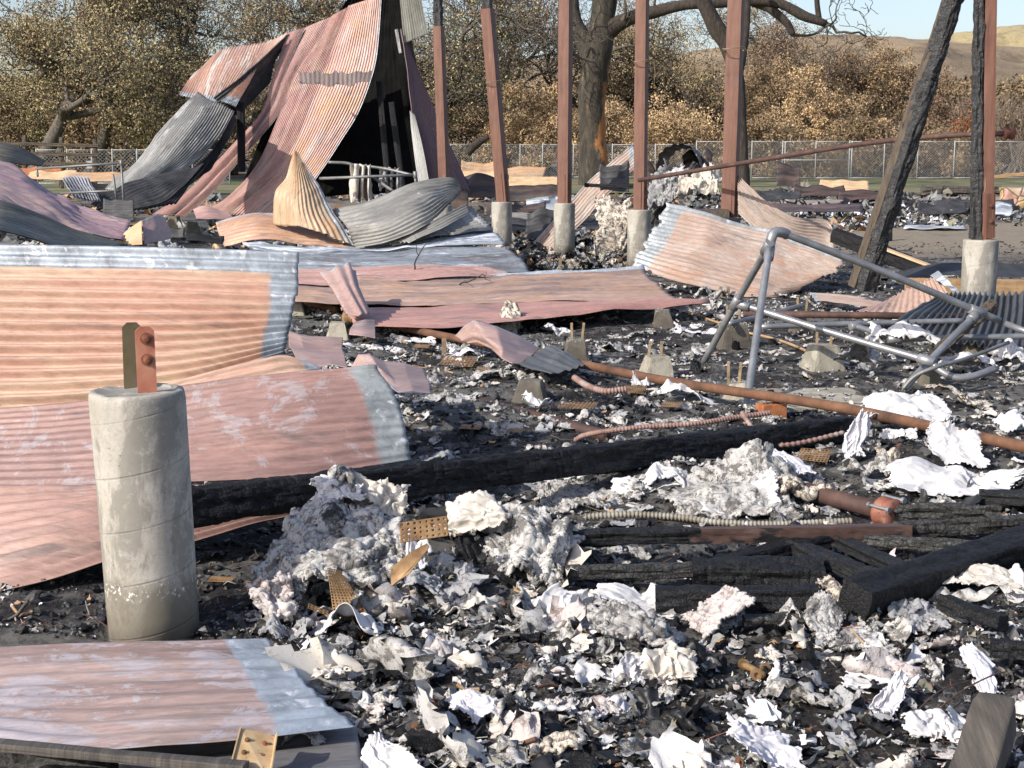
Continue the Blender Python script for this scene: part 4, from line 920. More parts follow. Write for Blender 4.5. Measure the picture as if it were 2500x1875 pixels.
sheet('flat_sheet', 'long brown pink sheet with a pale rear edge in the pile', 'metal sheet', [[(868, 672, 14.9), (1080, 676, 14.8), (1250, 668, 15), (1400, 662, 15.1), (1572, 652, 15.3)], [(860, 700, 14.1), (1080, 706, 14), (1280, 690, 14.2), (1450, 684, 14.4), (1588, 682, 14.5)], [(850, 742, 13.0), (1080, 745, 12.9), (1290, 738, 13), (1480, 735, 13.1), (1656, 733, 13.3)]], mM3, axis=0, n=15, amp=.010, wob=.03, seed=69)
sheet('flat_sheet', 'dull pink brown sheet at the left end of the pile', 'metal sheet', [[(640, 690, 14.6), (750, 690, 14.6), (900, 715, 14.3)], [(650, 738, 13.3), (760, 742, 13.2), (905, 744, 13.1)]], mM3, axis=0, n=9, amp=.010, wob=.03, seed=70)
mM4 = tin('salmon_flat_tin', (.56, .27, .20), (.48, .22, .17), (.58, .38, .36), .3, axis=0, seed=71)
sheet('flat_sheet', 'nearest salmon sheet of the pile tapering to the right', 'metal sheet', [[(830, 752, 13), (1000, 752, 12.9), (1200, 742, 13), (1450, 738, 13.1), (1730, 731, 13.3)], [(850, 775, 12.2), (1020, 778, 12.1), (1220, 768, 12.3), (1450, 752, 12.6), (1732, 735, 13.1)], [(868, 800, 11.7), (1040, 803, 11.6), (1240, 788, 11.9), (1450, 765, 12.4), (1734, 739, 13)]], mM4, axis=0, n=7, amp=.008, wob=.03, seed=72)
# twisted strips
mJ = tin('pink_flashing', (.54, .33, .27), (.42, .25, .21), (.50, .40, .38), .4, axis=0, scuff=.5, seed=75, bare=(0, 0, .06, 0))
sheet('flashing_strip', 'twisted pink flashing standing across the flat pile', 'flashing', [[(779, 668, 12.9), (815, 655, 12.8), (846, 640, 12.9), (868, 660, 13)], [(808, 705, 12.4), (840, 700, 12.2), (860, 690, 12.3), (876, 700, 12.5)], [(846, 770, 11.8), (880, 770, 11.6), (895, 765, 11.7), (908, 770, 11.9)]], mJ, axis=1, n=3, amp=.012, wob=.006, lin=True, seed=76, ragged=.02)
sheet('flashing_strip', 'small pink and grey foot piece below the standing flashing', 'flashing', [[(862, 785, 11.6), (890, 780, 11.5), (914, 782, 11.6)], [(852, 818, 11.2), (880, 822, 11.1), (916, 828, 11.1)]], tin('foot_flashing', (.50, .30, .26), (.22, .18, .17), seed=77), axis=0, n=0, wob=.02)
sheet('flashing_strip', 'pink folded flap tucked behind the second big sheet', 'flashing', [[(704, 805, 9.6), (730, 816, 9.5), (765, 822, 9.5), (836, 825, 9.6)], [(706, 848, 9.2), (745, 855, 9.2), (790, 858, 9.3), (836, 855, 9.4)], [(735, 890, 8.6), (780, 895, 8.5), (812, 890, 8.5), (850, 900, 8.4)]], mJ, axis=0, n=2, amp=.01, wob=.006, lin=True, seed=78)
sheet('flashing_strip', 'pink bent strip with a torn white tip lying on the ash', 'flashing', [[(860, 895, 8.6), (875, 866, 8.5), (898, 865, 8.4), (935, 882, 8.4), (985, 886, 8.5), (1030, 900, 8.6)], [(862, 905, 8.4), (900, 890, 8.2), (930, 900, 8.0), (962, 925, 7.9), (1000, 928, 7.9), (1048, 928, 8.1)], [(880, 925, 8.2), (915, 920, 8), (940, 935, 7.8), (972, 958, 7.6), (1010, 960, 7.5), (1052, 961, 7.6)]], tin('strip_flashing', (.54, .35, .30), (.42, .26, .22), (.50, .42, .40), .4, scuff=.5, bare=(0, 0, 0, .08), seed=79), axis=0, n=2, amp=.006, wob=.005, lin=True, seed=80)
sheet('flashing_strip', 'pink bent strip over the rusty pipe with a dark grey tail', 'flashing', [[(1112, 820, 10.8), (1135, 795, 10.6), (1158, 780, 10.4), (1210, 795, 10.3), (1270, 820, 10.4), (1318, 850, 10.5)], [(1125, 830, 10.6), (1150, 815, 10.4), (1180, 820, 10.1), (1225, 845, 9.8), (1265, 862, 9.9), (1300, 868, 10)], [(1140, 838, 10.5), (1165, 835, 10.3), (1200, 852, 10), (1225, 875, 9.6), (1250, 888, 9.5), (1268, 890, 9.6)]], mJ, axis=0, n=2, amp=.006, wob=.006, lin=True, seed=81)
sheet('flashing_strip', 'dark grey zinc tail bending down from the pink strip', 'flashing', [[(1268, 890, 9.6), (1300, 868, 9.9), (1320, 850, 10.3), (1345, 838, 10.4)], [(1300, 905, 9.3), (1345, 890, 9.4), (1370, 872, 9.6), (1385, 862, 9.8)], [(1345, 915, 9.1), (1390, 905, 9.2), (1415, 895, 9.3), (1436, 893, 9.4)]], tin('grey_tail', (.13, .14, .14), (.09, .095, .095), (.2, .21, .21), .3, axis=1, seed=82), axis=1, n=5, amp=.006, wob=.02, lin=True, seed=83)

# left heap
mP = tin('purple_tin', (.34, .20, .23), (.44, .28, .25), (.44, .38, .50), .5, axis=0, seed=85)
sheet('roof_sheet', 'big purple pink sheet sloping down at the left edge', 'roof sheet', [[(-60, 385, 15), (0, 400, 15), (95, 445, 14.8), (194, 507, 14.4), (318, 548, 14)], [(-60, 450, 13), (0, 455, 13), (90, 490, 13), (190, 540, 13), (310, 565, 13)], [(-60, 500, 11.5), (0, 505, 11.6), (90, 535, 11.8), (180, 570, 12), (300, 590, 12.2)]], mP, axis=0, n=18, amp=.008, wob=.06, seed=86)
sheet('roof_sheet', 'grey ribbed sheet in front of the purple one at left', 'roof sheet', [[(-60, 485, 11), (0, 497, 11), (100, 528, 11.2), (200, 566, 11.4), (312, 599, 11.6)], [(-60, 560, 9.6), (0, 560, 9.7), (60, 580, 9.9), (140, 604, 10.1), (260, 618, 10.6)]], tin('dark_ribbed_zinc', (.20, .20, .165), (.13, .13, .11), (.33, .33, .3), .4, axis=0, seed=87), axis=0, n=15, amp=.016, wob=.03, seed=88)
sheet('roof_sheet', 'brownish ribbed sheet at the far left above the purple one', 'roof sheet', [[(-60, 330, 20), (0, 350, 20), (60, 368, 20.2), (108, 396, 20.4)], [(-60, 395, 19), (0, 395, 19), (50, 402, 19.3), (104, 402, 20)]], tin('olive_zinc', (.19, .175, .13), (.13, .12, .09), (.3, .28, .25), .4, axis=0, seed=89), axis=0, n=10, amp=.016, wob=.03)
sheet('bent_sheet', 'buff triangular scrap standing left of the dark footing blocks', 'metal sheet', [[(279, 590, 12.6), (310, 562, 12.6), (346, 538, 12.6)], [(283, 600, 12.4), (315, 600, 12.3), (348, 598, 12.3)]], M['tan'], axis=0, n=0, wob=.01)
sheet('bent_sheet', 'mauve folded scrap beside the buff triangle', 'metal sheet', [[(347, 538, 12.7), (380, 525, 13), (405, 530, 13.4)], [(352, 598, 12.4), (385, 590, 12.6), (420, 582, 13)]], mJ, axis=0, n=0, wob=.02, seed=4)
sheet('bent_sheet', 'small salmon curled sheet at the foot of the roof slope', 'metal sheet', [[(472, 512, 21), (500, 502, 21), (560, 520, 21)], [(480, 535, 20.4), (520, 535, 20.4), (575, 540, 20.6)]], mM2, axis=0, n=4, amp=.01, wob=.02, seed=5)
sheet('bent_sheet', 'dark striped zinc scrap lying under the left railing', 'metal sheet', [[(148, 432, 24), (180, 430, 24), (215, 436, 24)], [(175, 480, 22), (215, 490, 22), (245, 488, 22)]], tin('striped_zinc', (.16, .16, .17), (.45, .45, .47), (.7, .7, .72), .3, axis=1, seed=92), axis=1, n=9, amp=.02, wob=.03)

# foreground wall of sheets
GF = 'big corrugated sheets lying as a slope in the left foreground'
mF = tin('peach_foreground_tin', (.64, .44, .27), (.58, .30, .19), (.50, .43, .40), .12, axis=0, scuff=.1, seed=93, bare=(0, .085, .16, 0), bcol=(.27, .30, .33))
# colour drifts from peach at the top to salmon at the bottom: paint wear follows the sheet
nt = mF.node_tree
sheet('corrugated_sheet', 'tall peach and salmon ribbed sheet with a grey zinc border, top left', 'metal sheet', [[(-120, 596, 6.85), (200, 600, 6.82), (450, 606, 6.8), (728, 616, 6.8)], [(-120, 720, 6.6), (200, 725, 6.58), (450, 728, 6.56), (722, 735, 6.58)], [(-120, 850, 6.4), (200, 850, 6.38), (450, 845, 6.38), (702, 815, 6.44)], [(-120, 1000, 6.2), (200, 985, 6.2), (450, 950, 6.22), (690, 872, 6.35)]], mF, axis=0, n=14, amp=.017, wob=.006, seed=94, ragged=.012, res=90)
sheet('corrugated_sheet', 'salmon lip of sheet rising to the right under the tall peach sheet', 'metal sheet', [[(380, 945, 6.20), (520, 905, 6.22), (640, 875, 6.25), (700, 868, 6.28), (770, 895, 6.3)], [(380, 990, 6.14), (520, 960, 6.14), (640, 945, 6.16), (720, 925, 6.2), (790, 900, 6.28)]], tin('salmon_lip', (.58, .28, .19), (.62, .40, .26), (.55, .45, .4), .3, axis=0, bare=(0, .14, 0, 0), seed=96), axis=0, n=3, amp=.006, wob=.02, seed=97)
mG2 = tin('mauve_foreground_tin', (.43, .22, .17), (.34, .18, .15), (.44, .37, .38), .45, axis=0, scuff=.66, seed=98, bare=(0, .085, 0, 0), bcol=(.25, .27, .27))
sheet('corrugated_sheet', 'dusky mauve sheet with a torn grey end behind the big pier', 'metal sheet', [[(-120, 1002, 6.1), (150, 985, 6.08), (470, 935, 6.08), (700, 908, 6.1), (920, 892, 6.18)], [(-120, 1080, 5.92), (150, 1075, 5.9), (470, 1040, 5.9), (720, 1000, 5.95), (975, 985, 6.07)], [(-120, 1190, 5.74), (150, 1186, 5.72), (470, 1176, 5.72), (740, 1160, 5.8), (1002, 1122, 5.97)]], mG2, axis=0, n=12, amp=.0035, wob=.018, seed=99, ragged=.02, res=90)
mG3 = tin('salmon_lower_tin', (.54, .32, .23), (.46, .25, .19), (.42, .34, .34), .45, axis=0, scuff=.45, seed=101, bare=(0, .03, 0, 0))
sheet('corrugated_sheet', 'salmon sheet lowest of the sloping three, curving down at left', 'metal sheet', [[(-120, 1190, 5.70), (150, 1189, 5.68), (300, 1187, 5.67), (500, 1190, 5.68), (800, 1205, 5.72)], [(-120, 1330, 5.25), (100, 1290, 5.25), (280, 1255, 5.32), (500, 1240, 5.45), (800, 1222, 5.68)], [(-120, 1480, 4.82), (60, 1432, 4.88), (260, 1372, 5.0), (500, 1312, 5.25), (810, 1236, 5.62)]], mG3, axis=0, n=10, amp=.012, wob=.018, seed=102, res=90)
mH = tin('purple_pink_ground_tin', (.50, .34, .29), (.34, .22, .19), (.50, .46, .50), .5, axis=0, scuff=.85, seed=104, bare=(0, .15, 0, 0), rust=(.42, .30, .24), bcol=(.30, .34, .38))
sheet('corrugated_sheet', 'purple and pink stained sheet lying flat in front of the big pier', 'metal sheet', [[(x, y, yz(x, y, .085 + dz)) for x, y, dz in r] for r in [[(-120, 1588, 0), (150, 1576, 0), (400, 1566, 0), (648, 1558, 0)], [(-120, 1690, .01), (150, 1690, .01), (450, 1680, .02), (745, 1670, .02)], [(-120, 1790, .02), (150, 1826, .03), (450, 1818, .04), (865, 1778, .03)]]], mH, axis=0, n=9, amp=.0045, wob=.012, seed=105, ragged=.012, res=110)
sheet('corrugated_sheet', 'dull grey sheet showing below the purple stained one', 'metal sheet', [[(x, y, yz(x, y, .06)) for x, y in r] for r in [[(290, 1810), (560, 1800), (870, 1775)], [(290, 1990), (560, 1990), (900, 1960)]]], tin('grey_ground_tin', (.22, .20, .20), (.13, .14, .15), (.40, .38, .40), .4, axis=0, seed=108), axis=0, n=4, amp=.006, wob=.01)
v, f = beam_geo(G(-80, 1812, .13), G(600, 1875, .12), .05, .022, roll=10, rough=.002, step=.03); tag(mk('metal_rail', v, f, M['greywood'], None, False), 'dark narrow rail across the bottom left corner', 'rail')

# right sheets
mK = tin('pale_pink_grey_tin', (.56, .42, .33), (.52, .36, .27), (.62, .60, .55), .55, axis=0, seed=111, rust=(.50, .27, .16), bare=(.09, 0, .06, 0), bcol=(.34, .36, .36))
sheet('leaning_sheet', 'large pale pink sheet with zinc edge leaning in the middle right', 'metal sheet', [[(1628, 498, 16.6), (1760, 530, 16.5), (1880, 566, 16.4), (1980, 605, 16.3), (2060, 640, 16.2)], [(1588, 575, 15.9), (1720, 605, 15.8), (1850, 635, 15.8), (1960, 660, 15.8), (2035, 668, 15.8)], [(1542, 648, 15.4), (1640, 680, 15.2), (1760, 712, 15.1), (1860, 730, 15.1), (1950, 708, 15.4)]], mK, axis=0, n=17, amp=.013, wob=.03, seed=112, ragged=.05, res=60)
mK2 = tin('buff_tin', (.52, .40, .31), (.46, .34, .26), (.56, .48, .42), .35, axis=0, seed=114)
sheet('leaning_sheet', 'buff ribbed sheet curving behind the large pale pink one', 'metal sheet', [[(1800, 422, 17.6), (1830, 455, 17.5), (1870, 492, 17.4), (1938, 531, 17.3), (2016, 538, 17.4), (2034, 575, 17.3)], [(1802, 520, 17.3), (1825, 545, 17.2), (1860, 580, 17.1), (1930, 612, 17), (2000, 640, 17), (2036, 640, 17)]], mK2, axis=0, n=13, amp=.010, wob=.03, seed=115, ragged=.02)
sheet('leaning_sheet', 'pink and zinc sheet propped diagonally behind the third post pier', 'metal sheet', [[(1546, 352, 22.6), (1500, 390, 22.5), (1440, 440, 22.4), (1390, 495, 22.2), (1296, 600, 21.9)], [(1556, 405, 22.3), (1520, 440, 22.2), (1470, 490, 22.0), (1420, 545, 21.9), (1345, 612, 21.6)]], mK, axis=0, n=8, amp=.012, wob=.03, seed=116)
sheet('curled_sheet', 'black curled sheet arching over the rag heap at the fourth post', 'metal sheet', [[(1600, 425, 20), (1612, 372, 20), (1650, 350, 20), (1690, 362, 20), (1722, 425, 20)], [(1615, 440, 21), (1640, 380, 21), (1670, 362, 21), (1710, 375, 21), (1740, 440, 21)]], M['back'], axis=1, n=8, amp=.012, wob=.02)
sheet('bent_sheet', 'grey ribbed offcut lying on the ground before the third pier', 'metal sheet', [[(1385, 628, 20), (1450, 640, 19.6), (1530, 650, 19.3)], [(1400, 640, 19.4), (1470, 652, 19), (1560, 655, 18.8)]], mG, axis=0, n=4, amp=.015, wob=.02)
mK3 = tin('peach_tin', (.62, .40, .29), (.58, .36, .25), (.6, .5, .42), .2, axis=1, seed=118)
sheet('bent_sheet', 'peach ribbed sheet below the grey tube frame at right', 'metal sheet', [[(2152, 742, 12.9), (2200, 715, 12.8), (2250, 690, 12.6), (2286, 672, 12.5)], [(2090, 765, 12.4), (2180, 768, 12.2), (2260, 760, 12), (2340, 755, 11.9)]], mK3, axis=1, n=14, amp=.012, wob=.02, seed=119)
sheet('bent_sheet', 'narrow blue grey zinc edge piece folded over the peach sheet', 'metal sheet', [[(2270, 672, 12.4), (2290, 660, 12.4)], [(2330, 712, 12.1), (2352, 722, 12.1)]], mM1, axis=0, n=3, amp=.008, wob=.01)
sheet('bent_sheet', 'flat pink and zinc strip right of the leaning charred post', 'metal sheet', [[(1975, 716, 14.2), (2060, 722, 14), (2160, 735, 13.8)], [(1990, 735, 13.6), (2070, 742, 13.4), (2155, 752, 13.2)]], mK, axis=0, n=3, amp=.01, wob=.02, seed=120)
sheet('bent_sheet', 'dark ribbed zinc sheet under the tube frame at the right edge', 'metal sheet', [[(2290, 725, 11.8), (2360, 718, 11.8), (2450, 715, 11.8), (2560, 718, 11.8)], [(2230, 760, 11.3), (2330, 770, 11.2), (2440, 780, 11.2), (2560, 790, 11.2)], [(2185, 790, 10.9), (2300, 830, 10.7), (2420, 845, 10.6), (2560, 860, 10.6)]], tin('dark_zinc', (.13, .14, .14), (.08, .085, .09), (.36, .37, .38), .35, axis=1, seed=121), axis=1, n=20, amp=.020, wob=.04, seed=122)
sheet('bent_sheet', 'black curved sheet edge crossing behind the right pier', 'metal sheet', [[(2170, 672, 14.2), (2230, 655, 14.2), (2300, 645, 14.2), (2400, 643, 14.3), (2560, 648, 14.4)], [(2185, 680, 14), (2240, 678, 13.9), (2310, 675, 13.9), (2400, 675, 14), (2560, 678, 14)]], M['back'], axis=0, n=0, wob=.02)
beam('board', 'brown scorched board lying behind the right pier', 'board', at(2210, 700, 13.6), at(2560, 705, 13.8), .03, .17, M['tanwood'], rough=.003, roll=10)
beam('charred_beam', 'black beam slanting down behind the leaning post', 'beam', at(2040, 575, 16), at(2290, 672, 14.6), .14, .16, M['char'], rough=.006)
beam('trim_board', 'thin peach trim lying on the slanting black beam', 'trim', at(2135, 598, 15.3), at(2282, 653, 14.6), .08, .02, M['tan'], rough=.001)
# brown cabinet
c = at(1722, 510, 17.6); v, f = beam_geo(c - (.26, 0, .25), c + (.26, 0, -.25), .5, .5, rough=.004, step=.05, k=6); tag(mk('wooden_box', v + (0, 0, .0), f, M['oldwood'], None, False), 'brown charred wooden box behind the large pale sheet', 'box')
# railings at left
def rail(name, label, pieces, r, mat, joints=(), cat='pipe frame', group=None):
    t = empty(name, at(*pieces[0][0]), label, cat, group)
    for p in pieces:
        tube('tube', p, r, mat, t, sides=12)
    for (c, d) in joints:
        a = at(*c); b = at(*d); dd = (b - a); dd /= np.linalg.norm(dd)
        v, f = lathe_axis(a - dd * r * 2.4, dd, [(r * 1.15, 0), (r * 1.42, .002), (r * 1.42, r * 4.6), (r * 1.15, r * 4.8)], 14); mk('fitting', v, f, mat, t)
    return t
rail('pipe_rail', 'pale pipe railing standing among the debris at left', [[(88, 412, 22), (296, 398, 21.5)], [(296, 398, 21.5), (303, 510, 21.5)], [(290, 465, 21.6), (148, 472, 22)], [(276, 425, 21), (286, 498, 21)], [(88, 392, 22.2), (92, 430, 22)]], .017, M['galvdull'], [((296, 398, 21.5), (303, 510, 21.5))])
rail('pipe_rail', 'grey pipe frame inside the black barn opening', [[(802, 396, 22), (860, 402, 22), (920, 440, 22), (965, 470, 21.6)], [(860, 402, 22.1), (940, 412, 22), (1016, 430, 21.8)], [(780, 436, 21.5), (1014, 427, 21.4)], [(1014, 427, 21.4), (1016, 460, 21.4)]], .022, M['galvdull'], [((1014, 427, 21.4), (1016, 460, 21.4))])
# big grey tube frame
g = 9.6
rail('tube_frame', 'grey galvanised tube frame with elbow standing at the right of centre', [
    [(1880, 596, 9.55), (1797, 740, 10.0), (1716, 888, 10.4)], [(1878, 610, 9.5), (1850, 800, 9.0), (1821, 1003, 8.55)],
    [(1905, 566, 9.6), (2160, 665, 9.7), (2440, 783, 9.9)], [(1806, 742, 10), (2040, 815, 9.6), (2262, 880, 9.2)], [(2384, 766, 9.85), (2300, 850, 9.5), (2210, 945, 9.1)],
    [(2262, 880, 9.2), (2320, 918, 9.1), (2370, 920, 9.1), (2430, 900, 9.2)]], .0245, M['galv'],
    [((1797, 740, 10.0), (1716, 888, 10.4)), ((1813, 745, 9.98), (2040, 815, 9.6)), ((1878, 618, 9.5), (1850, 800, 9.0)), ((1873, 605, 9.55), (1797, 740, 10.0)), ((2384, 760, 9.85), (2440, 783, 9.9)), ((2378, 772, 9.83), (2300, 850, 9.5)), ((2262, 880, 9.2), (2040, 815, 9.6))])
tt = [o for o in C.objects if o.name.startswith('tube_frame')][0]
tube('elbow', [(1879, 600, 9.55), (1884, 580, 9.55), (1892, 567, 9.57), (1912, 568, 9.6), (1922, 573, 9.62)], .035, M['galv'], tt, sides=16, n=14)
rail('tube_frame', 'fallen grey tubes lying level behind the standing tube frame', [[(1855, 798, 10.8), (2100, 790, 10.9), (2350, 783, 11)], [(1780, 790, 11), (1870, 770, 11.6), (1960, 745, 12.2)], [(2178, 828, 10.2), (2350, 824, 10.2), (2560, 820, 10.2)], [(2090, 797, 10.6), (2140, 812, 10.4), (2185, 826, 10.2)], [(2455, 790, 9.8), (2560, 830, 9.6)]], .022, M['galv'], [((2090, 797, 10.6), (2350, 783, 11)), ((2185, 828, 10.2), (2350, 824, 10.2))])
tag(tube('steel_pipe', [(1815, 766, 11.6), (2352, 773, 11.2)], .028, M['rustdark'], sides=12), 'dark rusty pipe lying level behind the tube frame', 'pipe')
tag(tube('cable', [(2204, 950, 9), (2235, 918, 9), (2290, 895, 9), (2360, 875, 9.2), (2462, 836, 9.6)], .014, M['galvdull'], sides=8), 'grey cable bending down beside the right leg of the tube frame', 'cable')
beam('charred_beam', 'rusty scorched timber leaning along the right leg of the tube frame', 'beam', at(2275, 868, 9.8), at(2425, 745, 10.3), .07, .05, M['oldwood'], rough=.010, cell=14)
# long rusty pipe and others
t = empty('steel_pipe', at(860, 776, 12.6), 'long orange rusty pipe crossing the debris from left to right', 'pipe')
P = [(860, 776, 12.6), (1195, 842, 10.8), (1600, 925, 9.1), (2000, 986, 8.0), (2270, 1041, 7.3), (2560, 1105, 6.6)]
tube('pipe_length', P, .030, M['rust'], t, sides=16, n=40)
d = at(*P[1]) - at(*P[0]); v, f = lathe_axis(at(*P[0]) - d / np.linalg.norm(d) * .05, d, [(.03, 0), (.085, .005), (.09, .03), (.085, .05), (.05, .055), (.045, .12)], 18); mk('flange', v, f, M['gold'], t)
tag(tube('steel_pipe', [(718, 722, 14.6), (770, 742, 13.9), (822, 758, 13.4)], .038, M['rust'], sides=12), 'short rusty pipe stretch above the pier block at left', 'pipe')
t = empty('steel_pipe', G(1180, 990), 'brown pipe half buried in ash with a white rag round it', 'pipe')
tube('pipe_length', [(1175, 982, 8.9), (1480, 1064, 7.6)], .034, M['rustdark'], t, sides=14)
tag(tube('steel_pipe', [(1640, 1112, 7.2), (1745, 1140, 7.0)], .034, M['rust'], sides=14), 'short orange pipe stub behind the grey and white mound', 'pipe')
t = empty('steel_pipe', at(1926, 1186, 6.55), 'dark pipe with a red bolted coupling at its lower right end', 'pipe')
a, b_ = at(1926, 1186, 6.25), at(2160, 1250, 5.8); tube('pipe_length', [a, b_], .038, M['rustdark'], t, sides=18, world=True)
d = (b_ - a) / np.linalg.norm(b_ - a)
v, f = lathe_axis(a - d * .01, d, [(.034, 0), (.043, .002), (.044, .03), (.04, .034)], 18); mk('collar', v, f, M['rustdark'], t)
v, f = lathe_axis(b_ - d * .03, d, [(.04, 0), (.062, .006), (.066, .02), (.058, .035), (.058, .06), (.066, .075), (.062, .088), (.03, .09)], 20); cp = mk('coupling', v, f, M['redrust'], t)
for k in range(4):
    an = k * math.pi / 2 + .5; u = np.cross(d, (0, 0, 1)); u /= np.linalg.norm(u); w_ = np.cross(u, d)
    c = b_ + (u * math.cos(an) + w_ * math.sin(an)) * .068 - d * .04
    v, f = lathe_axis(c, d, [(.013, 0), (.013, .012), (.007, .012), (.007, .10), (.013, .10), (.013, .115)], 8); mk('bolt', v, f, M['galv'], cp, False)
t = empty('steel_pipe', at(1650, 425, 17.5), 'dark brown pipe rising right across the posts with a red clamp end', 'pipe')
tube('pipe_length', [(1560, 440, 18.2), (1800, 400, 16.8), (2100, 352, 15.2), (2300, 332, 14.4), (2452, 326, 14)], .027, M['rustdark'], t, sides=14, n=30)
a = at(2450, 326, 14); v, f = lathe_axis(a, np.array([1, -.05, 0]), [(.03, 0), (.055, .01), (.06, .03), (.045, .05), (.06, .07), (.055, .10), (.03, .11)], 14); mk('clamp', v, f, M['redrust'], t)
tag(tube('conduit', [(1405, 1074, 7.55), (1430, 1062, 7.5), (1500, 1050, 7.4), (1600, 1040, 7.4), (1700, 1034, 7.4), (1790, 1020, 7.5), (1880, 1008, 7.6)], .0135, M['copperpink'], sides=10, n=420, ridge=.14, rfreq=55), 'pinkish ribbed conduit lying along the long charred beam', 'conduit')
tag(tube('conduit', [(1812, 1008, 7.4), (1830, 1035, 7.2), (1860, 1070, 7.1), (1900, 1086, 7.05), (1960, 1080, 7.1), (2060, 1056, 7.2)], .0115, M['copperpink'], sides=10, n=300, ridge=.17, rfreq=30), 'twisted rusty pink conduit drooping over the charred beam', 'conduit')
tag(tube('conduit', [(1428, 1262, 5.85), (1530, 1256, 5.85), (1650, 1262, 5.85), (1760, 1276, 5.8), (1900, 1280, 5.8), (2080, 1272, 5.85)], .014, M['paleconduit'], sides=10, n=420, ridge=.16, rfreq=60), 'pale ribbed conduit lying behind the brown timber', 'conduit')
tag(tube('conduit', [(1402, 922, 9), (1440, 945, 8.8), (1480, 955, 8.7), (1530, 950, 8.7)], .02, M['copperpink'], sides=10, n=200, ridge=.12, rfreq=50), 'short pinkish conduit on the ash below the dark grey strip', 'conduit')
c = G(1882, 1018); v1 = box_geo(c + (0, 0, .035), np.array([.072, .02, 0]), np.array([-.015, .05, 0]), np.array([0, 0, .045])); t = empty('rusty_box', c, 'small rusty orange junction box beside the standing tube foot', 'box')
mk('box_body', *v1, M['terracotta'], t, False)
for k in (-1, 0, 1):
    v, f = lathe_axis(c + (k * .035, k * .01, .082), (0, 0, 1), [(.016, -.004), (.016, .004), (.010, .004), (.010, -.002)], 12); mk('knockout', v, f, M['rustdark'], t, False)
# ================================================================== CHARRED BEAMS
beam('charred_beam', 'long black charred beam running from the big pier to the tube foot', 'beam', at(425, 1240, 5.0), at(2066, 1048, 7.5), .13, .13, M['char'], roll=8, rough=.007, step=.011, cell=26, seed=11, k=16, endr=.02)
q0, q1 = gl(1392, 1312), gl(2215, 1298); qm = q0 + (q1 - q0) * .36
t = empty('charred_beam', q0, 'brown topped timber burnt black at its left end', 'beam')
v, f = beam_geo(qm - (q1 - q0) * .03, q1, .075, .058, roll=6, rough=.0028, step=.03, seed=12, k=6); mk('timber', v, f, M['brownwood'], t, False)
v, f = beam_geo(q0, qm, .078, .060, roll=6, rough=.0045, step=.012, cell=32, seed=12, k=8, taper=[(0, .8), (.2, 1), (1, 1)]); mk('charred_end', v, f, M['charfine'], t, False)
beam('charred_beam', 'black cracked timber continuing right of the brown one', 'beam', gl(2190, 1294, 5.92), gl(2600, 1270, 6.1), .07, .06, M['charash'], roll=6, rough=.006, step=.015, seed=13, k=8)
beam('charred_beam', 'grey black cracked timber below the brown topped one', 'beam', gl(1384, 1398, 5.25), gl(1720, 1392, 5.35), .055, .05, M['charash'], roll=4, rough=.004, step=.015, seed=14, k=8)
beam('charred_beam', 'wide blue black timber in line with the grey cracked one', 'beam', gl(1690, 1394, 5.4), gl(2010, 1400, 5.4), .13, .085, M['char'], roll=-6, rough=.006, step=.012, cell=30, seed=15, k=10)
beam('charred_beam', 'thick black beam rising diagonally to the right edge', 'beam', gl(2085, 1468, 4.95), gl(2640, 1290, 5.9), .12, .125, M['char'], roll=-14, rough=.004, step=.012, cell=34, seed=16, k=14)
beam('charred_beam', 'black timber lying flat under the wide blue black one', 'beam', gl(1600, 1462, 5.05), gl(2000, 1462, 5.0), .10, .08, M['char'], roll=6, rough=.006, step=.015, seed=17, k=8)
beam('charred_beam', 'black slanting lath from the brown timber down to the thick beam', 'beam', gl(1930, 1330, 5.7), gl(2200, 1440, 5.1), .09, .05, M['charfine'], roll=6, rough=.006, step=.015, seed=18, k=8)
beam('charred_beam', 'black stick parallel to the slanting lath, further right', 'beam', gl(2060, 1325, 5.65), gl(2210, 1395, 5.3), .07, .04, M['charfine'], roll=6, rough=.005, step=.015, seed=19, k=8)
beam('charred_beam', 'black timber slanting up left beneath the brown one', 'beam', gl(1780, 1372, 5.5), gl(2010, 1322, 5.7), .08, .06, M['char'], roll=6, rough=.005, step=.015, seed=22, k=8)
beam('charred_beam', 'pale grey crackled timber at the lower right of the brown one', 'beam', gl(2110, 1318, 5.6), gl(2372, 1338, 5.55), .055, .045, M['charash'], roll=6, rough=.005, step=.012, seed=20, k=8)
beam('charred_beam', 'black knobbly timber at the right behind the pipe coupling', 'beam', gl(2170, 1248, 6.3), gl(2440, 1252, 6.3), .06, .06, M['charash'], roll=6, rough=.008, step=.012, seed=21, k=8)
beam('charred_beam', 'black board at the right edge above the knobbly timber', 'beam', gl(2390, 1212, 6.6), gl(2600, 1222, 6.6), .16, .06, M['charfine'], roll=6, rough=.005, step=.02, seed=24, k=8)
beam('charred_stick', 'short grey charred offcut left of the upright torn board', 'offcut', gl(1815, 1512, 4.85), gl(1968, 1508, 4.85), .04, .03, M['charash'], roll=6, rough=.005, step=.01, seed=23, k=6)
beam('charred_stick', 'black offcut below the pinkish curled sheet at right', 'offcut', gl(2300, 1470, 4.9), gl(2450, 1520, 4.75), .06, .045, M['char'], roll=6, rough=.006, step=.01, seed=25, k=6)
beam('charred_stick', 'flat black block at the right edge among the scraps', 'offcut', gl(2420, 1582, 4.5), gl(2600, 1590, 4.5), .05, .04, M['char'], roll=6, rough=.006, step=.01, seed=26, k=6)
tag(tube('rod', [(2290, 1316, 5.7), (2490, 1303, 5.75)], .006, M['galvlight'], sides=8), 'thin pale rod lying before the black timbers at right', 'rod')
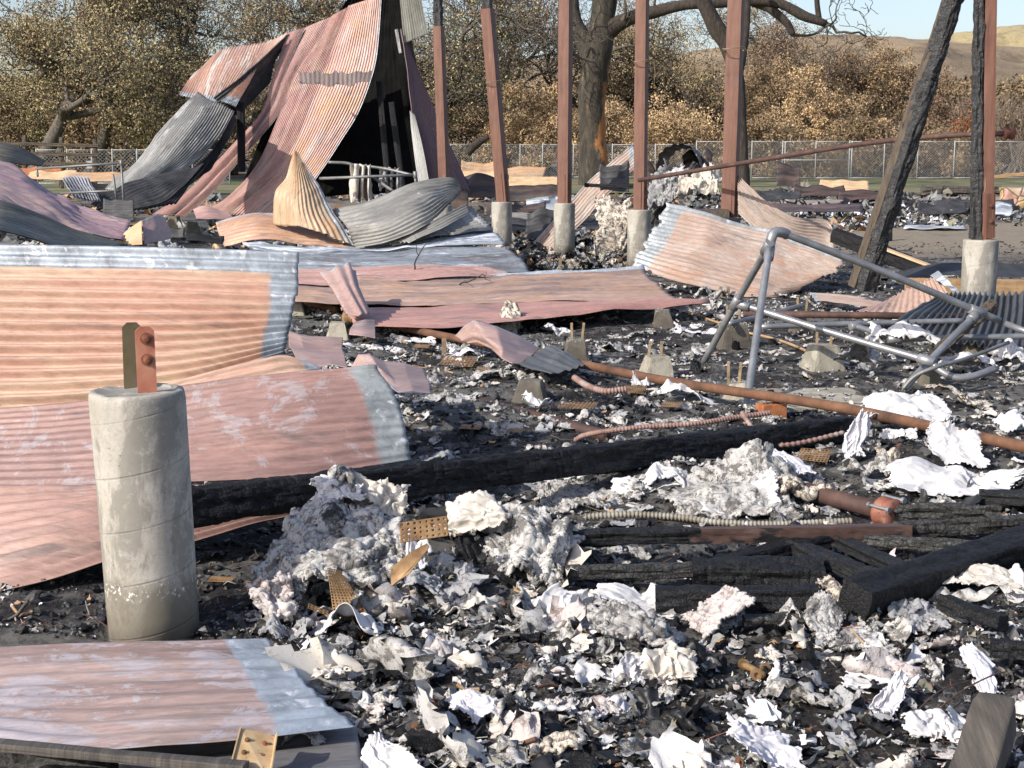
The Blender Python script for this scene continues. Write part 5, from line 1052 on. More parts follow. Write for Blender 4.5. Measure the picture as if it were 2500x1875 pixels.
beam('wooden_post', 'weathered grey round wooden stake end in the bottom right corner', 'stake', at(2350, 1990, 3.15), at(2440, 1712, 3.45), .105, .10, M['greywood'], rough=.003, step=.01, seed=27, k=8, taper=[(0, 1), (.86, 1), (.95, .85), (1, .45)], smooth=True)
for i, (a, b_, w_, lb) in enumerate([((845, 1470), (905, 1500), .03, 'charred chunk under the perforated plate'), ((1130, 1345), (1185, 1440), .085, 'upright black charred block between the two insulation heaps'), ((1190, 1420), (1300, 1455), .06, 'black charred chunk lying right of the upright block'), ((915, 1560), (985, 1690), .06, 'greyish charred lump below the white cloth loop'), ((990, 1500), (1070, 1560), .035, 'small black chunk beside the pale batt ridge'), ((1215, 1520), (1290, 1560), .06, 'round charred lump below the folded white cloth'), ((1370, 1600), (1420, 1680), .06, 'black charred lump left of the ring shaped cloth'), ((720, 1590), (780, 1640), .055, 'black chunk at the corner of the purple stained sheet'), ((905, 1385), (960, 1405), .04, 'black splinter left of the bent bracket'), ((1950, 1700), (2040, 1740), .07, 'brown black lump in front of the white folded sheet'), ((1480, 1440), (1560, 1450), .05, 'black cracked chunk beside the long white strip'), ((1040, 1590), (1075, 1660), .045, 'black chunk half covered by the batt ridge')]):
    p, q = G(*a), G(*b_); q[1] = p[1] + (q[1] - p[1]) * .7; p[2] += w_ * .6; q[2] = max(q[2], p[2] - .02) + .0
    q = at(b_[0], b_[1], q[1])
    beam('charred_chunk', lb, 'charcoal', p, q, w_, w_ * .8, M['char' if i % 3 else 'charfine'], rough=.010, step=.008, cell=38, seed=40 + i, k=9, taper=[(0, .5), (.2, 1), (.8, .9), (1, .45)])

beam('charred_beam', 'black bar lying level between the third and fourth posts', 'beam', at(1428, 452, 21), at(1562, 456, 20.6), .05, .05, M['char'], rough=.005, step=.03)
beam('charred_beam', 'black burnt stick slanting under the dark arch', 'beam', at(1545, 600, 19.8), at(1700, 400, 20), .10, .09, M['charash'], rough=.012, step=.02)
beam('board', 'brown board slanting behind the cream rag heap', 'board', at(1620, 470, 20.8), at(1740, 450, 20), .14, .03, M['oldwood'], rough=.003)
# ================================================================== PIER BLOCKS
def block(px, ytop, ybot, wpx, label, straps=2, mat='block', strap_top=None, tilt=0, burn=False):
    c = G(px, ybot - (ybot - ytop) * .12); s = F / c[1]; w = wpx / s; h = (ybot - ytop) / s * 1.12
    t = empty('pier_block', c, label, 'footing block', 'concrete footing blocks left standing in the ash')
    r = random.Random(int(px)); rot = r.uniform(-.35, .35) + tilt
    if mat == 'block' and r.random() < .45: mat = 'blocksoot'
    lx, ly = r.uniform(-.03, .03), r.uniform(-.02, .02); asp = r.uniform(.9, 1.12)
    V_ = []
    for k in range(5):
        u = k / 4; hw = (w / 2) * (1.08 - .48 * u) * .86
        for (sx, sy) in ((-1, -1), (-.8, -1), (.8, -1), (1, -1), (1, -.8), (1, .8), (1, 1), (.8, 1), (-.8, 1), (-1, 1), (-1, .8), (-1, -.8)):
            x, y = sx * hw + r.uniform(-.003, .003), sy * hw + r.uniform(-.003, .003)
            m = .965 if abs(sx) == 1 and abs(sy) == 1 else 1
            x, y = x * m * asp + lx * u, y * m + ly * u
            V_.append((c[0] + x * math.cos(rot) - y * math.sin(rot), c[1] + x * math.sin(rot) + y * math.cos(rot), c[2] - .04 + (h + .04) * u + (x * lx * 3 + r.uniform(-.003, .003)) * (u > 0)))
    f = [[k * 12 + i, k * 12 + (i + 1) % 12, (k + 1) * 12 + (i + 1) % 12, (k + 1) * 12 + i] for k in range(4) for i in range(12)] + [[48 + i for i in range(12)]]
    mk('block', V_, f, M[mat], t, False)
    if straps:
        hs = ((ytop - (strap_top or (ytop - 38))) / s)
        for k in range(straps):
            q = np.array([c[0] + (k - .5) * .16 * w * 2 if straps == 2 else c[0], c[1] - .01, c[2] + h - .01])
            v, f = beam_geo(q, q + (r.uniform(-.012, .02), 0, hs), .020, .004, rough=.0004, step=.04, k=2, roll=20, bow=0); mk('strap', v, f, M['strapwood'], t, False)
    return t
B_ = block
B_(1236, 784, 825, 66, 'pale footing block under a draped sooty rag in the middle', 0)
B_(1408, 838, 890, 78, 'footing block with two straps left of the middle, touching the pipe', 2, strap_top=795)
B_(1597, 882, 938, 96, 'footing block with two straps behind the rusty pipe at centre', 2, strap_top=840)
B_(1293, 940, 992, 105, 'grey footing block without straps in front of the dark strip', 0)
B_(1622, 765, 808, 70, 'tan rounded footing block without straps below the flat sheets', 0)
B_(1788, 798, 858, 92, 'tallest footing block, between the legs of the tube frame', 2, strap_top=755)
B_(2008, 852, 908, 102, 'footing block with a soot mark and two straps at right', 2, strap_top=812)
B_(1790, 942, 975, 80, 'ash buried footing block beside the foot of the tube frame', 2, strap_top=885)
B_(733, 738, 778, 34, 'small footing block at the right end of the tall peach sheet', 0)
B_(826, 795, 832, 74, 'footing block by the pipe flange at left', 0)
B_(2272, 905, 950, 82, 'brown footing block below the cable at right', 0, 'blockdark')
B_(1955, 776, 815, 62, 'footing block with two bent straps behind the fallen tubes', 2, strap_top=730)
B_(2140, 822, 855, 92, 'low footing block under the lower tube at right', 0)
B_(2380, 848, 880, 80, 'footing block in the shade at the right edge', 0, 'blockdark')
B_(475, 552, 592, 46, 'dark footing block among the scraps left of centre', 0, 'blockdark')
B_(430, 535, 565, 40, 'second dark footing block further back at left', 0, 'blockdark')
B_(1930, 482, 508, 30, 'small far footing block before the grass', 2, strap_top=470)
B_(1965, 452, 478, 26, 'farthest footing block in the burnt strip by the grass', 2, strap_top=445)
for i, (x, y0, y1, ln) in enumerate([(1368, 630, 664, 'lone strap sticking up before the third pier'), (1084, 825, 870, 'thin ochre strap standing above the bronze lattice'), (2173, 548, 590, 'short charred stub standing in the open dirt'), (1760, 700, 735, 'short ochre stake below the large pale sheet'), (1778, 700, 732, 'second short ochre stake below the large pale sheet')]):
    p = G(x, y1); q = at(x, y0, p[1]); beam('stake', ln, 'stake', p - (0, 0, .03), q, .035 if i != 2 else .07, .012 if i != 2 else .07, M['strapwood' if i != 2 else 'char'], rough=.001, step=.04, k=3)

# ================================================================== CRUMPLED CLOTH (position based relaxation, no simulation cache)
def cloth(cx, cy, w, l, n=34, shrink=.72, steps=46, seed=0, yaw=0, z0=.06, peaks=(), amp=.5, floor=None, fscale=5, pins=None, stiff=.35, grav=.0035):
    r = np.random.default_rng(seed); nx = n; ny = max(8, int(n * l / w)); rx = w / (nx - 1); ry = l / (ny - 1)
    u, v = np.meshgrid(np.linspace(-.5, .5, nx), np.linspace(-.5, .5, ny))
    x = u * w * shrink; y = v * l * shrink; ca, sa = math.cos(yaw), math.sin(yaw)
    X = cx + x * ca - y * sa; Y = cy + x * sa + y * ca
    def fl(X, Y):
        z = gh(X, Y) + .006
        q = 0
        for (px, py, pr, ph) in peaks: q = q + ph * .72 * np.exp(-((((X - px) * (1 + .35 * math.sin(seed + px))) ** 2 + (Y - py) ** 2) / (pr * 1.2) ** 2) ** 1.5)
        rg = fbm((X - cx) / w * 4.2 + seed, (Y - cy) / w * 4.2, s=seed, o=3)
        return z + q * (1 + .9 * rg) + np.maximum(0, rg) * w * .16
    Z = fl(X, Y) + z0 + amp * w * .3 * (1 - shrink) * fbm(u * fscale + seed, v * fscale, s=seed, o=3) * 2
    fo = w * .13 * (1.2 - shrink) * 2.2
    X = X + fo * fbm(u * fscale * .8 + seed, v * fscale * .8, s=seed + 40, o=3) * 2; Y = Y + fo * fbm(u * fscale * .8 + seed, v * fscale * .8, s=seed + 50, o=3) * 2
    P = np.stack([X, Y, Z], 2); Q = P.copy()
    P += r.normal(size=P.shape) * rx * .12
    d = math.hypot(rx, ry)
    cons = []
    for a in (0, 1):
        cons.append((np.s_[:, a:-1:2], np.s_[:, a + 1::2], rx, 1.0)); cons.append((np.s_[a:-1:2, :], np.s_[a + 1::2, :], ry, 1.0))
        cons.append((np.s_[a:-1:2, :-1], np.s_[a + 1::2, 1:], d, .6)); cons.append((np.s_[a:-1:2, 1:], np.s_[a + 1::2, :-1], d, .6))
    for a in range(4):
        cons.append((np.s_[:, a:-2:4], np.s_[:, a + 2::4], 2 * rx, stiff)); cons.append((np.s_[a:-2:4, :], np.s_[a + 2::4, :], 2 * ry, stiff))
    for it in range(steps):
        vel = (P - Q) * .90; Q = P.copy(); P = P + vel; P[..., 2] -= grav * (w / .5)
        for k in range(3):
            for A, B2, L, st in cons:
                pa, pb = P[A], P[B2]
                m0 = min(pa.shape[0], pb.shape[0]); m1 = min(pa.shape[1], pb.shape[1]); pa = pa[:m0, :m1]; pb = pb[:m0, :m1]
                dl = pb - pa; ln = np.sqrt((dl ** 2).sum(2, keepdims=True)) + 1e-9; c = dl * (.5 * st * (ln - L) / ln)
                P[A][:m0, :m1] += c; P[B2][:m0, :m1] -= c
        g = fl(P[..., 0], P[..., 1]); low = P[..., 2] < g
        P[..., 2] = np.maximum(P[..., 2], g); P[low, :2] = P[low, :2] * .35 + Q[low, :2] * .65; Q[low] = P[low]
    return P, u, v
def torn(P, u, v, seed, cut=.1, hole=.0):
    """quads kept by a ragged outline"""
    rad = np.maximum(np.abs(u), np.abs(v)) * 2
    ang = np.arctan2(v, u)
    lim = 1.0 - cut * 1.5 * (1 + 1.5 * fbm(np.cos(ang) * 2.2, np.sin(ang) * 2.2, s=seed, o=5)) - .10 * np.abs(vn(np.cos(ang) * 9, np.sin(ang) * 9, s=seed + 3)) - .06 * vn(u * 40, v * 40, s=seed + 1)
    keep = rad < lim
    if hole: keep &= fbm(u * 6, v * 6, s=seed + 5, o=3) > (-1 + hole)
    ny, nx = u.shape; f = gridfaces(nx, ny); k = keep.reshape(-1)[f].sum(1) >= 3
    return np.ascontiguousarray(f[k])
def smooth2(P, u, v):
    """one bilinear-cubic refinement so folds read round"""
    ny, nx, _ = P.shape; t = np.linspace(0, nx - 1, 2 * nx - 1); s = np.linspace(0, ny - 1, 2 * ny - 1)
    def up(A, n):
        E = np.concatenate([2 * A[:1] - A[1:2], A, 2 * A[-1:] - A[-2:-1]])
        mid = (-E[:-3] + 9 * E[1:-2] + 9 * E[2:-1] - E[3:]) / 16
        o = np.zeros((2 * n - 1,) + A.shape[1:]); o[::2] = A; o[1::2] = mid; return o
    R2 = up(P, ny); R2 = np.swapaxes(up(np.swapaxes(R2, 0, 1), nx), 0, 1)
    U, Vv = np.meshgrid(np.linspace(-.5, .5, 2 * nx - 1), np.linspace(-.5, .5, 2 * ny - 1)); return R2, U, Vv
def rag(name, label, cat, px, py, wpx, lpx_ratio, mat, seed, yaw=0, shrink=.72, lift=0, n=34, thick=.0025, cut=.12, hole=0, peaks=(), fuzz=0, amp=.5, group=None, base=None, stiff=.35, steps=46, tiltz=0, fscale=5, up=True):
    c = np.array(base) if base is not None else G(px, py)
    w = wpx / F * c[1] / max(.45, shrink) * .95; l = w * lpx_ratio
    pk = [(c[0] + a * w, c[1] + b_ * w, rr * w, hh * w) for a, b_, rr, hh in peaks]
    P, u, v = cloth(c[0], c[1], w, l, n, shrink, steps, seed, yaw, .03 + lift, pk, amp, fscale=fscale, stiff=stiff)
    P, u, v = smooth2(P, u, v)
    if fuzz:
        du = np.gradient(P, axis=1); dv = np.gradient(P, axis=0); nr = np.cross(du, dv); nr /= np.linalg.norm(nr, axis=2, keepdims=True) + 1e-9
        nr *= np.sign(nr[..., 2:].mean() + 1e-9)
        k = 1 / w
        P = P + nr * (fuzz * (fbm(u * w * 22, v * w * 22, s=seed + 30, o=4) - .9 * np.abs(vn(u * w * 9, v * w * 34, s=seed + 31))))[..., None]
    if lift: P[..., 2] += lift * .3
    f = torn(P, u, v, seed, cut, hole)
    used = np.unique(f); mp = np.zeros(u.size, int); mp[used] = np.arange(len(used))
    o = mk(name, P.reshape(-1, 3)[used], mp[f], M[mat], None, True)
    s = o.modifiers.new('solid', 'SOLIDIFY'); s.thickness = thick; s.offset = 0
    return tag(o, label, cat, group)
GI = 'burnt insulation and cloth scraps over the debris'
R2 = [
 # name, label, cat, px, py, wpx, ratio, mat, kwargs
 ('insulation_batt', 'crumpled white lump crowning the largest insulation heap', 'insulation', 845, 1245, 200, .8, 'batt', dict(base=(-.60, 5.12, 0), thick=.012, fuzz=.012, shrink=.6, cut=.12, peaks=[(-.12, .0, .28, .75)], lift=.03, n=40)),
 ('insulation_batt', 'grey white rough batt left of the perforated plate', 'insulation', 690, 1480, 150, 1.0, 'battpink', dict(thick=.012, fuzz=.014, shrink=.75, cut=.2, lift=.02)),
 ('cloth_scrap', 'smooth white cloth pad just right of the perforated plate', 'cloth', 935, 1500, 160, .9, 'cream', dict(shrink=.8, peaks=[(0, 0, .3, .22)], stiff=.7, amp=.3, fscale=3, cut=.08)),
 ('ash_crust', 'dark grey crumpled crust in the middle of the heap', 'ash crust', 1030, 1480, 130, .9, 'ash', dict(shrink=.6, lift=.03, peaks=[(0, 0, .3, .35)])),
 ('cloth_scrap', 'pale pink crumpled paper like cloth above the grey crust', 'cloth', 1020, 1420, 100, .9, 'lavcloth', dict(shrink=.6, lift=.03, peaks=[(0, 0, .3, .5)])),
 ('cloth_scrap', 'pinkish cream folded cloth below the black block', 'cloth', 1160, 1510, 170, .6, 'cream', dict(shrink=.75, peaks=[(0, 0, .35, .25)], stiff=.6, fscale=3, amp=.4, cut=.08)),
 ('cloth_scrap', 'white cloth looping like a band below the perforated plate', 'cloth', 850, 1570, 230, .55, 'white', dict(shrink=.6, lift=.03, yaw=-.25, peaks=[(0, .0, .3, .16)])),
 ('insulation_batt', 'long pale batt ridge running down the middle of the heap', 'insulation', 1070, 1630, 150, 1.5, 'battpink', dict(thick=.01, fuzz=.012, shrink=.7, yaw=.5, peaks=[(0, 0, .25, .28)], cut=.15)),
 ('cloth_scrap', 'cream looped cloth lying at the corner of the grey zinc end', 'cloth', 800, 1690, 170, .7, 'cream', dict(shrink=.62, lift=.04, peaks=[(0, 0, .3, .2)], fscale=3, stiff=.5)),
 ('cloth_scrap', 'small white strip left of the cream looped cloth', 'cloth', 735, 1660, 90, .6, 'white', dict(shrink=.6, lift=.03)),
 ('insulation_batt', 'grey streaked batt strip hanging left of the ridge', 'insulation', 890, 1640, 110, 1.5, 'ashlight', dict(thick=.006, fuzz=.006, shrink=.6, yaw=.4, lift=.03)),
 ('cloth_scrap', 'ragged bluish white tail left of the ring shaped cloth', 'cloth', 1510, 1660, 130, .8, 'lavcloth', dict(shrink=.65, lift=.02, cut=.2)),
 ('insulation_batt', 'flat pale batt left of the grey and white mound', 'insulation', 1480, 1225, 300, .5, 'ashlight', dict(thick=.010, fuzz=.012, shrink=.85, cut=.2, n=44)),
 ('cloth_scrap', 'small white peak of cloth at the left foot of the mound', 'cloth', 1620, 1190, 150, .5, 'white', dict(shrink=.75, peaks=[(0, 0, .25, .3)], lift=.01)),
 ('insulation_batt', 'knobbly cream melted lump under the coupling pipe', 'insulation', 1970, 1245, 170, .6, 'dirtycream', dict(thick=.02, fuzz=.020, shrink=.7, peaks=[(0, 0, .32, .35)])),
 ('cloth_scrap', 'flat white flap in front of the mound', 'cloth', 1800, 1262, 260, .3, 'white', dict(shrink=.88, lift=.01, stiff=.7)),
 ('cloth_scrap', 'narrow white strip hanging from the pale torn slab', 'cloth', 2135, 1610, 60, 1.5, 'white', dict(shrink=.8, lift=.02, peaks=[(0, .3, .5, .5)], stiff=.7)),
 ('cloth_scrap', 'white cloth sheet hanging at the very right edge', 'cloth', 2490, 1460, 120, 1.0, 'white', dict(shrink=.8, peaks=[(.0, .2, .3, .4)], stiff=.6)),
 ('cloth_scrap', 'small white scrap under the cream cloth at right', 'cloth', 2430, 1540, 130, .5, 'lavcloth', dict(shrink=.7, lift=.01)),
 ('cloth_scrap', 'white torn sheet left of the wooden stake', 'cloth', 2290, 1815, 220, .8, 'white', dict(shrink=.7, peaks=[(0, 0, .3, .16)], cut=.15)),
 ('cloth_scrap', 'cream sheet lying right of the wooden stake', 'cloth', 2470, 1760, 120, 1, 'cream', dict(shrink=.7, peaks=[(0, 0, .3, .2)])),
 ('insulation_batt', 'pinkish frayed scrap with a hole at the lower centre', 'insulation', 1490, 1745, 120, .9, 'battpink', dict(thick=.005, fuzz=.006, shrink=.8, hole=.55, cut=.25, peaks=[(0, 0, .3, .2)])),
 ('insulation_batt', 'cream curled lump at the bottom edge of the photo', 'insulation', 1360, 1865, 170, .7, 'dirtycream', dict(thick=.008, fuzz=.008, shrink=.65, peaks=[(0, 0, .3, .25)])),
 ('insulation_batt', 'flat grey batt at the bottom edge right of the cream lump', 'insulation', 1620, 1850, 240, .6, 'ashlight', dict(thick=.008, fuzz=.010, shrink=.88, cut=.2)),
 ('ash_crust', 'blue grey ash lump at the corner of the stained sheet', 'ash crust', 665, 1580, 80, .9, 'ash', dict(shrink=.6, lift=.03, peaks=[(0, 0, .3, .5)])),
 ('ash_crust', 'frayed grey ash tuft beside the bolted bracket', 'ash crust', 735, 1850, 120, 1.0, 'ash', dict(shrink=.55, lift=.04, peaks=[(0, 0, .3, .4)])),
 ('cloth_scrap', 'second white crumpled cloth just behind the first on the pipe', 'cloth', 2280, 980, 200, .6, 'white', dict(base=(2.2, 7.9, 0), shrink=.62, peaks=[(0, 0, .3, .25)])),
 ('cloth_scrap', 'grey and white crust left of the broad shiny cloth', 'cloth', 2110, 1180, 150, .6, 'ashlight', dict(thick=.006, fuzz=.006, shrink=.75, peaks=[(0, 0, .3, .3)])),
 ('insulation_batt', 'tawny flat scrap in the middle of the white cloths', 'insulation', 2170, 1145, 90, .8, 'dirtycream', dict(thick=.006, shrink=.85, stiff=.8, peaks=[(0, .3, .4, .4)])),
 ('cloth_scrap', 'crumpled pale rag with a twisted tail at right', 'cloth', 2350, 1000, 170, .6, 'dirtycream', dict(shrink=.6, lift=.03, peaks=[(-.2, 0, .25, .35)])),
 ('insulation_batt', 'smooth pale slab with a small hole at the right edge', 'insulation', 2480, 1060, 120, .9, 'lavcloth', dict(thick=.012, shrink=.9, stiff=.9, peaks=[(0, .1, .5, .3)])),
 ('cloth_scrap', 'white rag pile under the lower tube of the frame', 'cloth', 2200, 900, 200, .6, 'white', dict(shrink=.62, peaks=[(0, 0, .3, .2)], n=40)),
 ('cloth_scrap', 'white rag pile inside the bend of the curved tube', 'cloth', 2350, 915, 150, .5, 'lavcloth', dict(shrink=.62, peaks=[(0, 0, .3, .2)])),
 ('cloth_scrap', 'white rag at the right edge beside the curved tube', 'cloth', 2465, 905, 120, .8, 'white', dict(shrink=.62, peaks=[(0, 0, .3, .35)])),
 ('ash_crust', 'grey ash pile right of the soot marked footing', 'ash crust', 2090, 925, 140, .7, 'ash', dict(shrink=.6, lift=.02, peaks=[(0, 0, .3, .35)])),
 ('cloth_scrap', 'sooty white rag hanging over a footing block in the middle', 'cloth', 1243, 800, 105, .8, 'dirtycream', dict(base=(-.05, 12.2, .0), shrink=.7, peaks=[(0, 0, .28, .50)], thick=.006)),
 ('cloth_scrap', 'white lump of rag left of a strapped footing block', 'cloth', 1365, 838, 100, .6, 'white', dict(shrink=.6, peaks=[(0, 0, .3, .35)])),
 ('cloth_scrap', 'rumpled pale rag heap above the tall footing block', 'cloth', 1740, 770, 120, .6, 'ashlight', dict(shrink=.6, peaks=[(.1, 0, .3, .4)], thick=.006)),
 ('cloth_scrap', 'wide pale rag lying right of the tan footing block', 'cloth', 1690, 815, 150, .4, 'lavcloth', dict(shrink=.7)),
 ('cloth_scrap', 'flat white rag below the tapering salmon sheet', 'cloth', 1530, 825, 130, .4, 'ashlight', dict(shrink=.7)),
 ('cloth_scrap', 'bright white rag left of the first pipe stretch', 'cloth', 890, 850, 150, .5, 'white', dict(shrink=.65)),
 ('cloth_scrap', 'bright white rag in front of the pipe flange', 'cloth', 1010, 838, 140, .5, 'white', dict(shrink=.62, lift=.01)),
 ('cloth_scrap', 'pale rag with bluish folds under the pipe', 'cloth', 1150, 870, 120, .5, 'lavcloth', dict(shrink=.62)),
 ('cloth_scrap', 'long white cloth with a raised tip at the centre', 'cloth', 1680, 985, 190, .3, 'white', dict(shrink=.85, peaks=[(-.1, 0, .18, .22)], stiff=.6)),
 ('cloth_scrap', 'small white upright tip left of the long white cloth', 'cloth', 1560, 975, 55, .6, 'white', dict(shrink=.7, peaks=[(0, 0, .3, .7)])),
 ('cloth_scrap', 'white rag wrapped round the half buried brown pipe', 'cloth', 1310, 1015, 95, .5, 'white', dict(base=at(1310, 1022, 8.35) * (1, 1, 0), shrink=.85, peaks=[(0, 0, .4, .42)], stiff=.5)),
 ('ash_crust', 'grey crumpled crust left of the strapless footing block', 'ash crust', 1190, 930, 130, .6, 'ashlight', dict(shrink=.6)),
 ('ash_crust', 'grey white crust patch above the brown pipe start', 'ash crust', 1130, 975, 130, .6, 'ashlight', dict(shrink=.65, thick=.004)),
 ('cloth_scrap', 'white flat rag just below the torn pink strip tip', 'cloth', 1010, 985, 120, .4, 'white', dict(shrink=.7)),
 ('cloth_scrap', 'pale rag beside the small rusty box', 'cloth', 1660, 1030, 160, .4, 'ashlight', dict(shrink=.7)),
 ('ash_crust', 'dark blue grey sheet lump behind the long charred beam', 'ash crust', 1080, 1090, 200, .5, 'ash', dict(base=at(1080, 1095, 6.9) * (1, 1, 0), shrink=.85, thick=.006, peaks=[(0, 0, .35, .14)], stiff=.7)),
 ('cloth_scrap', 'white edge of sheet peeping from below the long beam', 'cloth', 1370, 1175, 180, .35, 'white', dict(shrink=.85, stiff=.7)),
 ('cloth_scrap', 'small white flap right of the beam shadow', 'cloth', 1580, 1130, 120, .4, 'white', dict(shrink=.8, stiff=.7)),
 ('cloth_scrap', 'pale scraps between the brown and grey timbers', 'cloth', 1500, 1350, 160, .3, 'ash', dict(shrink=.7)),
 ('cloth_scrap', 'grey white scrap on the timber crossing at right', 'cloth', 1700, 1360, 110, .3, 'dirtycream', dict(shrink=.6)),
 ('cloth_scrap', 'small pale rag right of the pipe coupling', 'cloth', 2220, 1275, 90, .4, 'lavcloth', dict(shrink=.65)),
 ('cloth_scrap', 'white torn paper scrap left of the grey offcut', 'cloth', 1850, 1530, 90, .7, 'white', dict(shrink=.8, lift=.01, cut=.2)),
 ('cloth_scrap', 'grey white folded scrap below the grey offcut', 'cloth', 1930, 1555, 110, .9, 'ashlight', dict(shrink=.65, lift=.03, peaks=[(0, 0, .3, .4)])),
 ('cloth_scrap', 'pink tinged fold of cloth left of the rusty hinge', 'cloth', 1890, 1620, 110, .9, 'cream', dict(shrink=.65, lift=.03, yaw=.6)),
 ('cloth_scrap', 'white fold of cloth right of the rusty hinge', 'cloth', 2020, 1620, 100, .5, 'cream', dict(shrink=.6, lift=.02)),
 ('cloth_scrap', 'small white rag right of the round concrete pier foot', 'cloth', 590, 1515, 120, .5, 'ashlight', dict(shrink=.6, lift=.02)),
 ('cloth_scrap', 'white curled rag below the largest insulation heap', 'cloth', 740, 1520, 140, .6, 'white', dict(shrink=.62, lift=.03)),
]
for i, (nm, lb, ct, px, py, w, ra, mt, kw) in enumerate(R2):
    rag(nm, lb, ct, px, py, w, ra, mt, 500 + i * 7, **kw)
def slab(name, label, cat, rows, mat, dY=.3, fold=.02, fuzz=.0, thick=.003, seed=0, cut=.10, Yb=None, res=90, ffreq=(5, 1.3), bow=0.0, backmat=None):
    """draped piece: rows of (px, py) from top to bottom; the last row rests on the ground, upper rows lie dY further back"""
    k = len(rows); g = []; gm = min(G(x, y, .02)[1] for x, y in rows[-1])
    Yb = min(Yb, gm) if Yb else gm
    for j, r_ in enumerate(rows):
        t = j / (k - 1)
        g.append([(x, y, Yb + dY * (1 - t) - bow * math.sin(math.pi * t)) for i, (x, y) in enumerate(r_)])
    P = bend(g, res, res); u, v = np.meshgrid(np.linspace(-.5, .5, res), np.linspace(-.5, .5, res))
    du = np.gradient(P, axis=1); dv = np.gradient(P, axis=0); nr = np.cross(du, dv); nr /= np.linalg.norm(nr, axis=2, keepdims=True) + 1e-9
    if (nr * (np.array([0, 0, CAM_H]) - P)).sum(2).mean() < 0: nr = -nr
    S_ = np.linalg.norm(P[0, 0] - P[-1, -1]); a = seed * .7; ca, sa = math.cos(a), math.sin(a)
    U = u + .16 * fbm(u * 3, v * 3, s=seed + 1, o=3); V2 = v + .16 * fbm(u * 3, v * 3, s=seed + 2, o=3)
    A = ca * U + sa * V2; B_2 = -sa * U + ca * V2
    rid = (1 - np.abs(vn(A * ffreq[0], B_2 * ffreq[1], s=seed + 3))) ** 2.2 - .45 + .6 * ((1 - np.abs(vn(A * ffreq[1] * 1.6 + 9, B_2 * ffreq[0] * 1.2, s=seed + 4))) ** 2.2 - .45)
    d = fold * rid + fold * .8 * fbm(u * 3, v * 3, s=seed + 5, o=2) + fold * .35 * ((1 - np.abs(vn(A * ffreq[0] * 2.7, B_2 * ffreq[1] * 3, s=seed + 13))) ** 3 - .3)
    if fuzz: d = d + fuzz * (1.1 * ((1 - np.abs(vn(A * S_ * 7, B_2 * S_ * 30, s=seed + 7))) ** 2 - .5) + .7 * ((1 - np.abs(vn(A * S_ * 17, B_2 * S_ * 58, s=seed + 27))) ** 2 - .5) + .5 * fbm(u * S_ * 40, v * S_ * 40, s=seed + 6, o=4))
    P = P + nr * d[..., None]
    sh = fold * .8; P[..., 0] += sh * fbm(u * 5, v * 5, s=seed + 8, o=3); P[..., 2] += sh * fbm(u * 5 + 7, v * 5, s=seed + 9, o=3)
    f = torn(P, u, v, seed, cut); used = np.unique(f); mp = np.zeros(u.size, int); mp[used] = np.arange(len(used))
    o = mk(name, P.reshape(-1, 3)[used], mp[f], M[mat], None, True)
    sd_ = o.modifiers.new('solid', 'SOLIDIFY'); sd_.thickness = thick; sd_.offset = 0
    return tag(o, label, cat)
IN, CL = 'insulation_batt', 'cloth_scrap'
